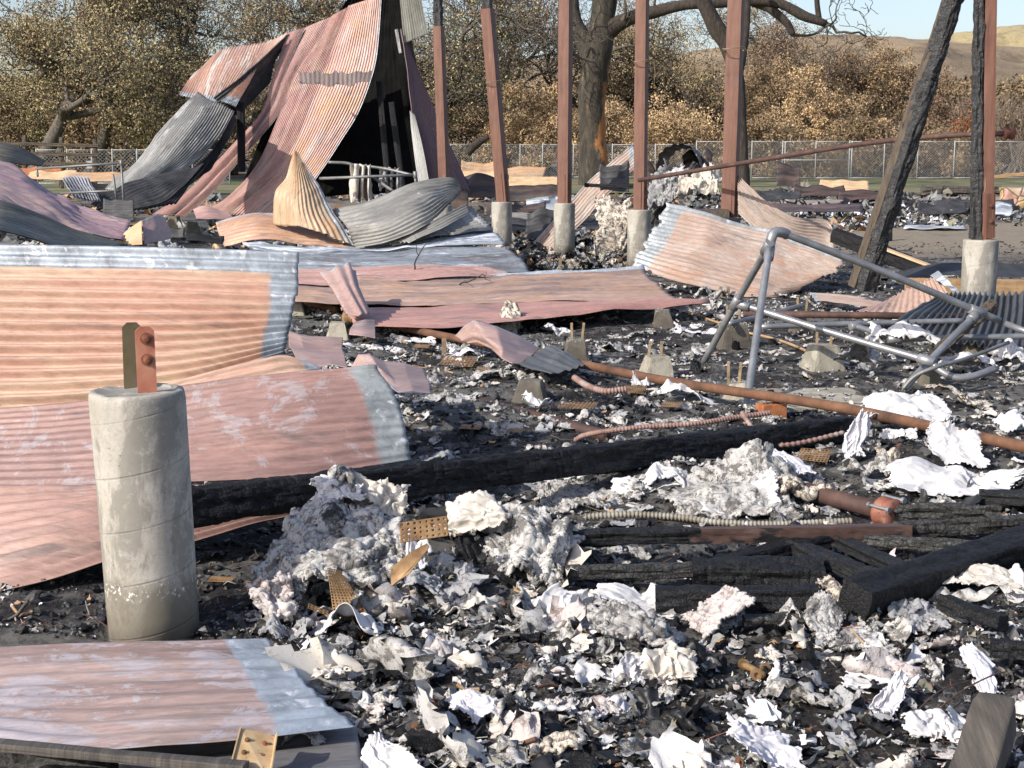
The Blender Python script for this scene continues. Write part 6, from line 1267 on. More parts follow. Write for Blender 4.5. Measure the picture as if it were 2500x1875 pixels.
for i, (nm, lb, ct, mt, rows, kw) in enumerate([
 ('hanging_rag', 'big cream rag heap hanging in long folds left of the fourth pier', 'cloth', 'dirtycream', [[(1448, 462), (1480, 455), (1520, 458), (1556, 462)], [(1446, 520), (1480, 515), (1515, 520), (1550, 525)], [(1442, 580), (1470, 575), (1500, 590), (1545, 600)], [(1440, 625), (1470, 640), (1510, 640), (1552, 640)]], dict(dY=.5, fold=.06, thick=.012, cut=.13, Yb=20.3, ffreq=(7, .6), bow=.2)),
 ('hanging_rag', 'sooty torn rag hanging between the fourth pier and its post', 'cloth', 'ashlight', [[(1560, 440), (1600, 420), (1640, 410)], [(1545, 500), (1590, 490), (1625, 470)], [(1500, 580), (1540, 560), (1560, 540)], [(1490, 630), (1520, 630), (1545, 620)]], dict(dY=.4, fold=.12, fuzz=.03, thick=.02, cut=.10, Yb=19.9)),
 ('hanging_rag', 'black charred rag draped under the black arch', 'cloth', 'ash', [[(1590, 430), (1630, 400), (1680, 400), (1720, 420)], [(1580, 470), (1630, 450), (1680, 450), (1730, 455)], [(1570, 510), (1620, 500), (1670, 500), (1730, 500)]], dict(dY=.5, fold=.14, fuzz=.04, thick=.02, cut=.10, Yb=19.6)),
 ('hanging_rag', 'bright cream rag pile at the left of the fifth post', 'cloth', 'cream', [[(1640, 440), (1680, 420), (1720, 405), (1755, 400)], [(1650, 465), (1690, 450), (1730, 440), (1760, 435)], [(1655, 500), (1690, 480), (1725, 470), (1762, 465)]], dict(dY=.4, fold=.10, thick=.01, cut=.07, Yb=18.6, ffreq=(7, 2))),
 ('hanging_rag', 'small white rag bundle hanging on the dark arch', 'cloth', 'white', [[(1622, 425), (1650, 408), (1672, 398)], [(1625, 450), (1650, 440), (1680, 430)]], dict(dY=.15, fold=.07, cut=.07, Yb=19.4)),
 (IN, 'largest white fluffy insulation slab sloping down left of centre', 'insulation', 'batt', [[(725, 1262), (780, 1222), (860, 1212), (935, 1240), (985, 1300)], [(672, 1335), (745, 1300), (850, 1290), (925, 1330), (985, 1360)], [(610, 1420), (700, 1385), (800, 1365), (890, 1395), (965, 1428)], [(640, 1500), (690, 1470), (740, 1430), (820, 1420), (940, 1432)]], dict(dY=.42, fold=.035, fuzz=.022, thick=.02, cut=.05, res=150, Yb=4.78, bow=.06)),
 (IN, 'lower lip of the large insulation slab hanging toward the big pier', 'insulation', 'battpink', [[(600, 1420), (660, 1390), (740, 1400)], [(600, 1450), (660, 1460), (730, 1470)], [(650, 1520), (690, 1530), (740, 1520)]], dict(dY=.10, fold=.03, fuzz=.018, thick=.012, cut=.12, Yb=4.62)),
 (CL, 'white scorched cloth peaked on top of the large insulation slab', 'cloth', 'white', [[(758, 1178), (800, 1140), (838, 1128), (868, 1152)], [(752, 1200), (800, 1185), (850, 1185), (890, 1190)], [(765, 1250), (810, 1235), (855, 1225), (900, 1230)]], dict(dY=.12, fold=.03, Yb=4.98, thick=.006, fuzz=.006)),
 (CL, 'grey white cloth bending down right of the peaked white one', 'cloth', 'cream', [[(855, 1165), (910, 1165), (960, 1185), (998, 1180)], [(860, 1195), (920, 1205), (965, 1215), (1005, 1225)], [(880, 1240), (920, 1255), (955, 1270), (990, 1250)]], dict(dY=.12, fold=.03, Yb=5.02, thick=.005)),
 (CL, 'cream cloth tented to a peak behind the bronze nail plate', 'cloth', 'cream', [[(1088, 1240), (1120, 1200), (1152, 1190), (1190, 1215), (1236, 1262)], [(1085, 1265), (1120, 1245), (1165, 1240), (1205, 1250), (1236, 1275)], [(1092, 1315), (1130, 1308), (1170, 1300), (1205, 1290), (1240, 1285)]], dict(dY=.22, fold=.025, Yb=4.95, cut=.05, thick=.004, bow=.05)),
 (IN, 'white fluffy slab hanging down right of the black block', 'insulation', 'batt', [[(1175, 1300), (1240, 1235), (1320, 1232), (1390, 1275), (1405, 1320)], [(1180, 1330), (1250, 1310), (1320, 1320), (1380, 1335), (1400, 1350)], [(1200, 1370), (1260, 1375), (1310, 1385), (1345, 1395), (1375, 1380)], [(1230, 1400), (1290, 1410), (1330, 1430), (1350, 1442), (1385, 1425)]], dict(dY=.32, fold=.035, fuzz=.02, thick=.018, cut=.06, res=130, Yb=4.85, bow=.06)),
 (IN, 'grey and white mound of insulation behind the brown timber', 'insulation', 'ashlight', [[(1560, 1175), (1660, 1150), (1760, 1110), (1835, 1082), (1900, 1100), (1960, 1150)], [(1580, 1200), (1680, 1190), (1770, 1165), (1840, 1140), (1900, 1160), (1960, 1190)], [(1620, 1235), (1700, 1232), (1770, 1225), (1830, 1215), (1900, 1225), (1970, 1240)], [(1650, 1262), (1720, 1260), (1790, 1266), (1850, 1268), (1920, 1268), (1980, 1262)]], dict(dY=.55, fold=.05, fuzz=.006, thick=.01, cut=.05, res=140, Yb=6.15, bow=.08)),
 (CL, 'smooth white sheet lying over the right flank of the mound', 'cloth', 'lavcloth', [[(1790, 1090), (1835, 1078), (1890, 1095), (1960, 1125)], [(1860, 1120), (1890, 1125), (1930, 1140), (1990, 1155)], [(1900, 1160), (1925, 1165), (1960, 1165), (2000, 1160)]], dict(dY=.25, fold=.02, Yb=6.35, cut=.05)),
 (CL, 'white triangular flap on the front of the mound', 'cloth', 'white', [[(1790, 1185), (1860, 1150), (1885, 1135)], [(1800, 1215), (1850, 1195), (1905, 1170)], [(1760, 1245), (1830, 1240), (1915, 1235)]], dict(dY=.12, fold=.015, Yb=6.05, cut=.05)),
 (CL, 'white cloth wave between the mound and the black beam', 'cloth', 'white', [[(1480, 1195), (1530, 1170), (1600, 1172), (1660, 1165)], [(1490, 1212), (1550, 1210), (1610, 1205), (1680, 1195)]], dict(dY=.12, fold=.02, Yb=6.4)),
 (IN, 'left leaf of the V shaped torn board at lower right', 'insulation', 'batt', [[(1992, 1442), (2025, 1448), (2062, 1500)], [(1958, 1488), (2005, 1505), (2062, 1530)], [(1978, 1535), (2010, 1545), (2050, 1545)], [(2012, 1582), (2030, 1570), (2045, 1552)]], dict(dY=.14, fold=.008, fuzz=.003, thick=.02, cut=.05, Yb=4.66)),
 (IN, 'upper leaf of the V shaped torn board at lower right', 'insulation', 'dirtycream', [[(1980, 1408), (2012, 1404), (2045, 1430)], [(2020, 1440), (2055, 1440), (2085, 1470)], [(2062, 1490), (2100, 1490), (2140, 1490)], [(2068, 1512), (2110, 1520), (2150, 1500)]], dict(dY=.2, fold=.010, fuzz=.003, thick=.02, cut=.06, Yb=4.76)),
 (IN, 'flat foot of the V shaped torn board at lower right', 'insulation', 'batt', [[(2042, 1545), (2100, 1532), (2165, 1540)], [(2018, 1582), (2090, 1584), (2172, 1582)]], dict(dY=.12, fold=.008, fuzz=.003, thick=.02, cut=.05)),
 (IN, 'pink stained slab curling up between cloth strip and black timber', 'insulation', 'battpink', [[(1652, 1512), (1712, 1468), (1776, 1416)], [(1685, 1540), (1745, 1492), (1818, 1440)], [(1722, 1575), (1770, 1515), (1853, 1463)]], dict(dY=.22, fold=.012, fuzz=.004, thick=.012, cut=.06, Yb=4.75)),
 (CL, 'long white strip drooping below the grey cracked timber', 'cloth', 'white', [[(1437, 1418), (1500, 1420), (1565, 1440), (1600, 1413), (1650, 1475), (1718, 1452)], [(1440, 1435), (1495, 1450), (1560, 1475), (1610, 1480), (1660, 1490), (1722, 1462)], [(1450, 1450), (1500, 1475), (1560, 1503), (1620, 1512), (1665, 1508), (1700, 1490)]], dict(dY=.14, fold=.015, cut=.05, Yb=4.98)),
 (IN, 'long grey white batt ridge above the ring shaped cloth', 'insulation', 'ashlight', [[(1425, 1500), (1490, 1470), (1580, 1488), (1660, 1540), (1720, 1600)], [(1425, 1530), (1500, 1510), (1580, 1520), (1650, 1565), (1715, 1620)], [(1440, 1565), (1500, 1560), (1570, 1560), (1640, 1595), (1700, 1640)]], dict(dY=.26, fold=.025, fuzz=.014, thick=.012, cut=.07, bow=.05, Yb=4.45)),
 (CL, 'bright white cloth with long soft folds at centre', 'cloth', 'white', [[(1345, 1424), (1390, 1432), (1440, 1440), (1455, 1470)], [(1270, 1470), (1340, 1462), (1400, 1470), (1450, 1478)], [(1300, 1505), (1350, 1515), (1390, 1510), (1430, 1488)], [(1330, 1525), (1355, 1535), (1385, 1532), (1400, 1510)]], dict(dY=.22, fold=.028, cut=.04, Yb=4.62, ffreq=(4, .7))),
 (CL, 'cream cloth wad curling over itself at the lower centre', 'cloth', 'cream', [[(1585, 1592), (1640, 1572), (1695, 1600)], [(1560, 1625), (1630, 1605), (1705, 1630)], [(1565, 1650), (1640, 1650), (1700, 1655)], [(1590, 1672), (1645, 1685), (1690, 1672)]], dict(dY=.10, fold=.026, cut=.05, Yb=4.12, ffreq=(4, 1), bow=.06)),
 (CL, 'bluish white tail of cloth left of the cream wad', 'cloth', 'lavcloth', [[(1545, 1590), (1575, 1600), (1600, 1620)], [(1500, 1630), (1540, 1640), (1590, 1650)], [(1485, 1670), (1530, 1680), (1570, 1672)]], dict(dY=.12, fold=.016, cut=.07, Yb=4.12)),
 (CL, 'torn lavender white flap with jagged lower edge', 'cloth', 'lavcloth', [[(1076, 1712), (1120, 1688), (1145, 1680), (1180, 1690), (1222, 1698)], [(1092, 1725), (1130, 1718), (1150, 1722), (1190, 1722), (1226, 1735)], [(1130, 1735), (1150, 1745), (1165, 1780), (1185, 1750), (1230, 1752)]], dict(dY=.10, fold=.010, cut=.05, Yb=4.02)),
 (CL, 'triangular white sheet at the bottom edge left of centre', 'cloth', 'white', [[(905, 1800), (922, 1788), (940, 1800)], [(870, 1850), (930, 1838), (1000, 1830)], [(850, 1910), (930, 1910), (1070, 1900)]], dict(dY=.10, fold=.010, cut=.03, Yb=3.55)),
 (CL, 'wide lavender sheet at the bottom edge right of centre', 'cloth', 'lavcloth', [[(1762, 1748), (1820, 1752), (1880, 1775), (1930, 1800)], [(1770, 1780), (1840, 1800), (1900, 1825), (1960, 1850)], [(1800, 1800), (1860, 1850), (1930, 1890), (2010, 1910)]], dict(dY=.16, fold=.016, cut=.05, Yb=3.62)),
 (CL, 'long bluish white strip slanting down at right', 'cloth', 'lavcloth', [[(2340, 1580), (2365, 1568), (2400, 1590)], [(2350, 1615), (2385, 1600), (2430, 1625)], [(2375, 1650), (2405, 1645), (2430, 1660)], [(2405, 1700), (2425, 1705), (2440, 1690)]], dict(dY=.22, fold=.008, cut=.04, Yb=4.15)),
 (CL, 'level part of the white folded cloth at lower right', 'cloth', 'white', [[(2048, 1640), (2110, 1632), (2180, 1645), (2248, 1640)], [(2045, 1665), (2120, 1665), (2190, 1668), (2250, 1660)], [(2050, 1690), (2120, 1688), (2180, 1695), (2235, 1685)]], dict(dY=.14, fold=.014, cut=.05, Yb=4.2, ffreq=(4, .8))),
 (CL, 'upright shiny fold of white cloth at lower right', 'cloth', 'lavcloth', [[(2185, 1640), (2200, 1632), (2222, 1645)], [(2160, 1680), (2185, 1680), (2215, 1685)], [(2118, 1728), (2150, 1735), (2200, 1725)], [(2140, 1748), (2160, 1752), (2185, 1750)]], dict(dY=.10, fold=.014, cut=.04, Yb=4.02)),
 (CL, 'cream pinkish cloth over black timber at the right edge', 'cloth', 'cream', [[(2285, 1392), (2350, 1372), (2430, 1380), (2530, 1410)], [(2285, 1410), (2350, 1405), (2430, 1415), (2530, 1440)], [(2290, 1425), (2360, 1432), (2430, 1430), (2530, 1470)]], dict(dY=.16, fold=.018, cut=.08, Yb=5.0)),
 ('ash_crust', 'flat grey ash crust with ragged edge right of the V board', 'ash crust', 'ash', [[(2165, 1468), (2230, 1460), (2300, 1478)], [(2165, 1500), (2240, 1505), (2330, 1515)], [(2180, 1535), (2250, 1545), (2355, 1545)]], dict(dY=.24, fold=.012, fuzz=.01, thick=.008, cut=.12, Yb=4.72)),
 (CL, 'broad shiny white cloth spread below the rusty pipe', 'cloth', 'white', [[(2140, 1165), (2230, 1125), (2310, 1130), (2400, 1150), (2530, 1135)], [(2150, 1185), (2240, 1165), (2320, 1170), (2400, 1180), (2530, 1150)], [(2170, 1200), (2250, 1205), (2330, 1205), (2400, 1215), (2440, 1190)]], dict(dY=.35, fold=.032, cut=.05, Yb=6.45, ffreq=(3, .6), res=120)),
 (CL, 'white cloth draped right over the rusty pipe', 'cloth', 'white', [[(2264, 1032), (2310, 1026), (2360, 1036), (2405, 1056)], [(2262, 1070), (2310, 1080), (2360, 1085), (2400, 1085)], [(2275, 1110), (2320, 1135), (2380, 1150), (2440, 1150)]], dict(dY=.16, fold=.024, cut=.04, Yb=6.75, ffreq=(3, .6))),
 (CL, 'white cloth twisting down left of the pipe like a bow', 'cloth', 'lavcloth', [[(2098, 1000), (2112, 996), (2128, 1006)], [(2070, 1040), (2095, 1045), (2125, 1045)], [(2058, 1080), (2080, 1095), (2105, 1090)], [(2060, 1135), (2080, 1120), (2115, 1115)]], dict(dY=.10, fold=.02, cut=.04, Yb=6.85)),
 (CL, 'white cloth crumpled on top of the rusty pipe at right', 'cloth', 'white', [[(2095, 990), (2140, 958), (2190, 942), (2230, 960), (2270, 950), (2300, 975)], [(2100, 1000), (2150, 985), (2200, 980), (2250, 985), (2290, 990), (2320, 1005)], [(2120, 1012), (2170, 1015), (2220, 1020), (2270, 1028), (2310, 1030), (2340, 1030)]], dict(dY=.4, fold=.040, cut=.04, Yb=7.55, ffreq=(4.5, 1.2), res=120)),
 (CL, 'white band of cloth stretched below the pipe stub of white rags', 'cloth', 'white', [[(2150, 1050), (2200, 1048), (2240, 1045)], [(2150, 1068), (2200, 1068), (2245, 1072)]], dict(dY=.06, fold=.012, cut=.04, Yb=6.9)),
 ('ash_crust', 'pale grey crumpled crust left of the mound', 'ash crust', 'ashlight', [[(1290, 1190), (1380, 1170), (1480, 1185), (1570, 1195)], [(1290, 1215), (1380, 1210), (1480, 1215), (1580, 1225)], [(1300, 1250), (1400, 1245), (1500, 1248), (1620, 1250)]], dict(dY=.45, fold=.02, fuzz=.018, thick=.01, cut=.10, res=120)),
]):
    slab(nm, lb, ct, rows, mt, seed=900 + i * 11, **kw)
# rags hanging over the frame in the barn opening
for i, (x0, x1, y0, y1, Y, lb) in enumerate([(858, 905, 402, 490, 21.9, 'white striped rag hanging over the frame in the barn opening'), (930, 975, 410, 462, 22.2, 'tattered grey rag hanging at the right of the barn frame')]):
    g = [[(x0 + (x1 - x0) * t, y0 + (3 if k % 2 else -2), Y + .15 * math.sin(k * 2.3)) for k, t in enumerate(np.linspace(0, 1, 9))], [(x0 - 3 + (x1 - x0 + 4) * t, (y0 + y1) / 2 + 4 * math.sin(k * 3), Y + .22 * math.sin(k * 2.3 + .6)) for k, t in enumerate(np.linspace(0, 1, 9))], [(x0 - 2 + (x1 - x0 + 4) * t, y1 + 7 * math.sin(k * 2.1), Y + .25 * math.sin(k * 2.3 + 1)) for k, t in enumerate(np.linspace(0, 1, 9))]]
    sheet('hanging_rag', lb, 'cloth', g, M['cream' if i != 1 else 'ashlight'], axis=1, n=0, wob=.05, res=40, back=M['dirtycream'])

# ================================================================== STEEL NAIL PLATES AND BRACKETS
def nail_plate(label, c4, rows, cols, mat='gold', gap=.35, name='nail_plate', seed=0, wob=.003):
    """c4: four corners (px,py,Y) TL TR BR BL ; punched with rows x cols slots"""
    def holes(U, Vv, mu, mv):
        a = np.abs((U * cols) % 1 - .5) < .5 * gap; b_ = np.abs((Vv * rows) % 1 - .5) < .5 * gap
        return ~(a & b_)
    g = [[c4[0], c4[1]], [c4[3], c4[2]]]
    return sheet(name, label, 'metal plate', g, M[mat], axis=1, n=cols * .99 if cols * 8 < 200 else 24, amp=0.0, res=rows * 6, wob=wob, holes=holes, thick=.0015, back=M[mat], seed=seed)
def on(x, y, l=.05): p = G(x, y, l); return (x, y, p[1])
def up(x, y, ref): return (x, y, ref)
nail_plate('tapering bronze perforated plate standing in the front heap', [(800, 1386, 4.62), (832, 1392, 4.66), (906, 1512, 4.5), (815, 1512, 4.5)], 18, 8)
nail_plate('rectangular bronze plate with round holes before the tented cloth', [(975, 1276, 4.72), (1092, 1259, 4.75), (1095, 1308, 4.72), (978, 1326, 4.7)], 4, 8, gap=.2)
nail_plate('small bronze comb plate left of the tapering perforated one', [(754, 1472, 4.5), (830, 1502, 4.52), (828, 1512, 4.5), (752, 1484, 4.48)], 2, 8)
sheet('steel_bracket', 'bent bronze bracket pointing up right in the front heap', 'bracket', [[(955, 1385, 4.55), (1000, 1350, 4.58), (1042, 1326, 4.62)], [(953, 1405, 4.52), (1000, 1385, 4.52), (1044, 1340, 4.58)], [(955, 1432, 4.5), (975, 1415, 4.5), (1000, 1398, 4.5)]], M['gold'], axis=0, n=0, wob=.002, thick=.003, back=M['gold'])
for i, (x, y, w, h, lb) in enumerate([(1412, 990, 100, 22, 'flat bronze nail plate on the ash left of the long white cloth'), (1120, 882, 95, 26, 'curved bronze lattice plate below the long pipe'), (1550, 950, 60, 22, 'small bronze nail plate under the long rusty pipe'), (1988, 1112, 90, 34, 'bronze nail plate lying by the drooping conduit'), (1150, 1042, 60, 14, 'bronze nail plate near the dark blue grey lump'), (1640, 988, 55, 14, 'bronze plate in front of the long white cloth'), (620, 1432, 60, 26, 'rust brown nail plate at the left foot of the insulation heap'), (540, 1412, 70, 16, 'dull yellow plate right of the big pier'), (1260, 1052, 40, 12, 'small bronze scrap near the brown pipe'), (1030, 845, 45, 12, 'thin bronze strip among the white rags at left'), (1180, 790 + 110, 40, 12, 'small bronze scrap under the dark zinc tail')]):
    nail_plate(lb, [on(x - w * .35, y - h / 2), on(x + w * .5, y - h * .35), on(x + w * .35, y + h / 2), on(x - w * .5, y + h * .3)], 6, 9, gap=.38, seed=i, wob=.01)
# bolted bracket at the bottom
t = empty('steel_bracket', at(610, 1870, 3.42), 'ochre steel channel bracket with six bolts at the bottom edge', 'bracket')
cs = [(588, 1778, 3.34), (672, 1795, 3.36), (655, 1900, 3.22), (556, 1900, 3.20)]
A = [at(*c) for c in cs]; n_ = np.cross(A[1] - A[0], A[3] - A[0]); n_ /= np.linalg.norm(n_); n_ = n_ if n_[1] < 0 else -n_
V_ = A + [a - n_ * .004 for a in A]; mk('plate', V_, [[0, 3, 2, 1], [4, 5, 6, 7], [0, 1, 5, 4], [1, 2, 6, 5], [2, 3, 7, 6], [3, 0, 4, 7]], M['goldbright'], t, False)
for (a, b_, nm) in ((A[0], A[3], 'flange'), (A[1], A[2], 'flange')):
    o_ = n_ * .018; o_ = n_ * (.006 if a is A[0] else .016); s_ = (A[0] - A[1]) / np.linalg.norm(A[0] - A[1]) * (.003 if a is A[0] else -.003)
    V_ = [a, b_, b_ + o_, a + o_]; V_ = V_ + [p + s_ for p in V_]; mk(nm, V_, [[0, 1, 2, 3], [7, 6, 5, 4], [0, 3, 7, 4], [1, 5, 6, 2], [3, 2, 6, 7], [0, 4, 5, 1]], M['goldbright'], t, False)
for u in (.25, .75):
    for w_ in (.26, .54, .82):
        c = A[0] + (A[1] - A[0]) * u + (A[3] - A[0]) * w_ * .9
        v, f = lathe_axis(c, n_, [(.0105, 0), (.0105, .0015), (.007, .0015), (.007, .007), (.004, .0075), (.004, .012)], 10); mk('bolt', v, f, M['bolt' if u > .5 else 'gold'], t, False)
# small hinge
c = G(1830, 1630, .02); t = empty('hinge_strap', c, 'small tan metal hinge strap with round eyes at lower right', 'hinge')
P = [G(x, y, .03) for x, y in ((1812, 1624), (1835, 1632), (1862, 1648))]
tube('hinge_arm', P, .011, M['gold'], t, world=True, sides=8, n=8)
for x, y in ((1815, 1622), (1868, 1632), (1845, 1648)):
    v, f = lathe_axis(G(x, y, .03), np.array([.2, -1, .3]), [(.006, -.004), (.017, -.004), (.017, .006), (.008, .006), (.007, -.002)], 14); mk('eye', v, f, M['gold'], t, False)
# thin sticks and wires
for i, (pts, r_, m_, lb, nm, cat) in enumerate([
    ([(2250, 1770), (2330, 1700), (2420, 1650), (2500, 1632)], .0022, 'rustdark', 'thin bent brown wire at the lower right', 'wire', 'wire'),
    ([(2210, 1765), (2290, 1690), (2370, 1660)], .0022, 'rustdark', 'second thin wire arching left of the first at lower right', 'wire', 'wire'),
    ([(1790, 805), (1900, 830), (2000, 870)], .012, 'tanwood', 'thin pale yellow rod under the tube frame', 'rod', 'rod'),
    ([(1640, 752), (1700, 770), (1760, 790)], .012, 'tanwood', 'thin pale yellow rod left of the tube frame', 'rod', 'rod'),
    ([(2040, 985), (2110, 990), (2180, 1010)], .01, 'greywood', 'thin grey stick beside the rusty pipe', 'stick', 'stick')]):
    tag(tube(nm, [G(x, y, .03 + (.05 * (1 if 0 < k < len(pts) - 1 else 0) if i < 2 else 0)) for k, (x, y) in enumerate(pts)], r_, M[m_], world=True, sides=6, n=20), lb, cat)
for i, (x, y, Y) in enumerate([(1010, 668, 15), (1110, 705, 14.2)]):
    p = at(x, y, Y); p[2] += .01; parts, _ = grow(p, (.5 if i == 0 else 1, 0, .6 if i == 0 else .1), .35, .010, 2, 60 + i, kids=(1, 3), wig=.3); v, f = merge(parts)
    tag(mk('twig', v, f, M['barkdark']), ['dark forked twig standing on the flat pile', 'small twig lying right of the forked one on the flat pile'][i], 'twig')
# fallen slab and dirt patches
v, f = box_geo(G(1965, 975, .01), np.array([.42, .03, 0]), np.array([-.06, .35, 0]), np.array([0, 0, .012])); tag(mk('concrete_slab', v, f, M['block'], None, False), 'flat dusty slab behind the rusty pipe at right', 'slab')

# ================================================================== MIDDLE BACKGROUND DEBRIS
def heap_sheet(label, x, y, w, h, Y, m, seed, cat='metal sheet', nm='bent_sheet', n=4):
    r = random.Random(seed); g = [[(x + w * (t - .5) + r.uniform(-.04, .04) * w, y - h * .5 * (1 - j) - h * .5 * r.uniform(.0, 1.0) * (1 if j == 0 else .2) + h * .5 * j, Y - j * .02 * Y) for t in np.linspace(0, 1, 5)] for j in (0, 1)]
    return sheet(nm, label, cat, g, m, axis=0, n=n, amp=.02, wob=.05, seed=seed, res=24)
ORG = tin('orange_tin', (.60, .30, .10), (.52, .34, .18), (.6, .5, .38), .4, seed=131); BRN = tin('dark_brown_tin', (.12, .07, .05), (.05, .035, .03), (.2, .16, .13), .3, seed=133)
for i, (x, y, w, h, Y, m, lb) in enumerate([(1170, 418, 90, 28, 38, ORG, 'orange upright scrap behind the second post'), (1150, 438, 150, 22, 36, M['tan'], 'buff curved sheet behind the second post'), (1270, 425, 120, 20, 40, ORG, 'orange sheet lying between the second and third posts'), (1310, 445, 140, 18, 36, M['tan'], 'tan board pile between the second and third posts'), (1185, 462, 110, 40, 30, BRN, 'brown ribbed hump behind the second post foot'), (1300, 470, 150, 20, 32, BRN, 'dark scorched sheet before the tan boards'), (1290, 486, 130, 10, 30, M['tan'], 'pale flat plank behind the third post pier'), (1260, 515, 150, 26, 26, BRN, 'brown black layered sheets between the second and third piers'), (1290, 530, 190, 16, 25, mG, 'grey curved sheet edge between the second and third piers'), (1370, 505, 160, 26, 27, mM1, 'blue grey sheet curl right of the second pier'), (1230, 545, 120, 12, 24, M['back'], 'thin black strip low between the piers'), (1110, 480, 70, 60, 27, BRN, 'rust brown ribbed sheet behind the leftmost posts')]):
    heap_sheet(lb, x, y, w, h, Y, m, 800 + i)
for i, (x, y, w, h, Y, m, lb) in enumerate([(1925, 432, 60, 46, 44, BRN, 'small upright grey scrap in the burnt strip by the grass'), (2000, 470, 130, 20, 40, BRN, 'black wavy sheet in the burnt strip by the grass'), (2060, 458, 120, 24, 41, M['tan'], 'tan and black curled sheet in the burnt strip'), (1900, 480, 110, 16, 38, M['back'], 'black sheet at the left of the burnt strip'), (2110, 478, 130, 18, 39, BRN, 'dark brown sheet right end of the burnt strip'), (1990, 512, 220, 16, 31, tin('plum_tin', (.13, .085, .085), (.06, .05, .055), (.3, .27, .28), .4, seed=140), 'plum grey collapsed roof sheet lying in the open'), (2300, 512, 120, 24, 33, M['back'], 'black heap of timber left of the right post'), (2280, 556, 150, 8, 28, mM1, 'thin pale bent strip on the dirt left of the right post'), (2380, 500, 200, 14, 34, M['back'], 'black timber line behind the right post'), (2440, 516, 60, 26, 32, mM1, 'pale blue scrap under the stone wall')]):
    heap_sheet(lb, x, y, w, h, Y, m, 850 + i)
for i, (x, y, w, h, Y, m, lb) in enumerate([(130, 432, 120, 16, 36, M['tan'], 'tan board heap beyond the left railing'), (240, 436, 160, 16, 35, ORG, 'rust brown sheet beyond the left railing'), (90, 425, 120, 18, 38, M['terracotta'], 'rusty brown sheet beyond the purple one'), (240, 470, 90, 26, 27, M['char'], 'black crumpled sheet at the foot of the grey roof sheet'), (290, 520, 80, 40, 17, M['back'], 'dark folded box like scrap at the end of the purple sheet'), (420, 575, 60, 18, 14, M['back'], 'dark scrap by the footing blocks at left'), (330, 545, 60, 14, 17, M['tan'], 'pale scrap behind the mauve folded one'), (500, 590, 90, 12, 15, M['char'], 'black scrap heap right of the dark footing blocks')]):
    heap_sheet(lb, x, y, w, h, Y, m, 880 + i)

# ================================================================== LITTER (nobody could count it)

def area(n, y0, y1, sd, wide=.44, pw=1.0):
    r = np.random.default_rng(sd); t = r.uniform(0, 1, n) ** pw; Y = y0 * (y1 / y0) ** t; X = r.uniform(-wide, wide, n) * (Y + .8)
    k = np.ones(n, bool)
    k &= ~((Y < 4.44) & (X < -.76 + (4.42 - Y) * .44))
    k &= (X - cx) ** 2 + (Y - Y0) ** 2 > .17 ** 2
    if y0 < 6 and sd not in (900, 901):
        u = X / Y; pr = np.where(u > .07, .5, .85); pr = np.where((u > .04) & (Y > 4.85) & (Y < 5.95), .22, pr); pr = np.where((u > -.25) & (Y > 5.95) & (Y < 7.3), .5, pr); k &= r.uniform(size=n) < pr
    return X[k], Y[k]
def flakes(name, X, Y, size, mats, sd, lift=.012, curl=.5, stand=.5, label=None, m=3):
    """ragged curled flakes, each a (2m+1)-point fan sheet with a fold"""
    n = len(X); r = np.random.default_rng(sd); s = size * np.clip(r.lognormal(0, .5, n), .3, 2.3) * (.75 + .06 * Y)
    K = 10; a = np.arange(K) / K * 2 * np.pi; rad = r.uniform(.22, 1.2, (n, K)); el = r.uniform(.35, 1, n)[:, None]
    lx = rad * np.cos(a); ly = rad * np.sin(a) * el
    lz = curl * (r.uniform(-1, 1, n)[:, None] * lx ** 2 + r.uniform(-.6, .6, n)[:, None] * lx * ly) + r.normal(size=(n, K)) * .12
    L = np.stack([np.concatenate([np.zeros((n, 1)), lx], 1), np.concatenate([np.zeros((n, 1)), ly], 1), np.concatenate([r.uniform(-.15, .25, (n, 1)), lz], 1)], 2) * s[:, None, None]
    # random rotation, mostly flat
    tx = r.normal(size=n) * stand; ty = r.normal(size=n) * stand; tz = r.uniform(0, 2 * np.pi, n)
    def rot(L, ax, t):
        c, s_ = np.cos(t)[:, None], np.sin(t)[:, None]; i, j = [(1, 2), (2, 0), (0, 1)][ax]; o = L.copy(); o[..., i] = c * L[..., i] - s_ * L[..., j]; o[..., j] = s_ * L[..., i] + c * L[..., j]; return o
    L = rot(rot(rot(L, 0, tx), 1, ty), 2, tz)
    Z = gh(X, Y) + lift * r.uniform(.2, 2.2, n)
    Vt = (L + np.stack([X, Y, Z], 1)[:, None]).reshape(-1, 3)
    k = np.arange(K); tri = np.stack([np.zeros(K, int), 1 + k, 1 + (k + 1) % K], 1)
    f = (np.arange(n)[:, None, None] * (K + 1) + tri[None]).reshape(-1, 3)
    o = mk(name, Vt, f, mats, None, True, mi=np.repeat(r.integers(0, len(mats), n), K)); return tag(o, label, None, None, 'stuff')
ICO = None
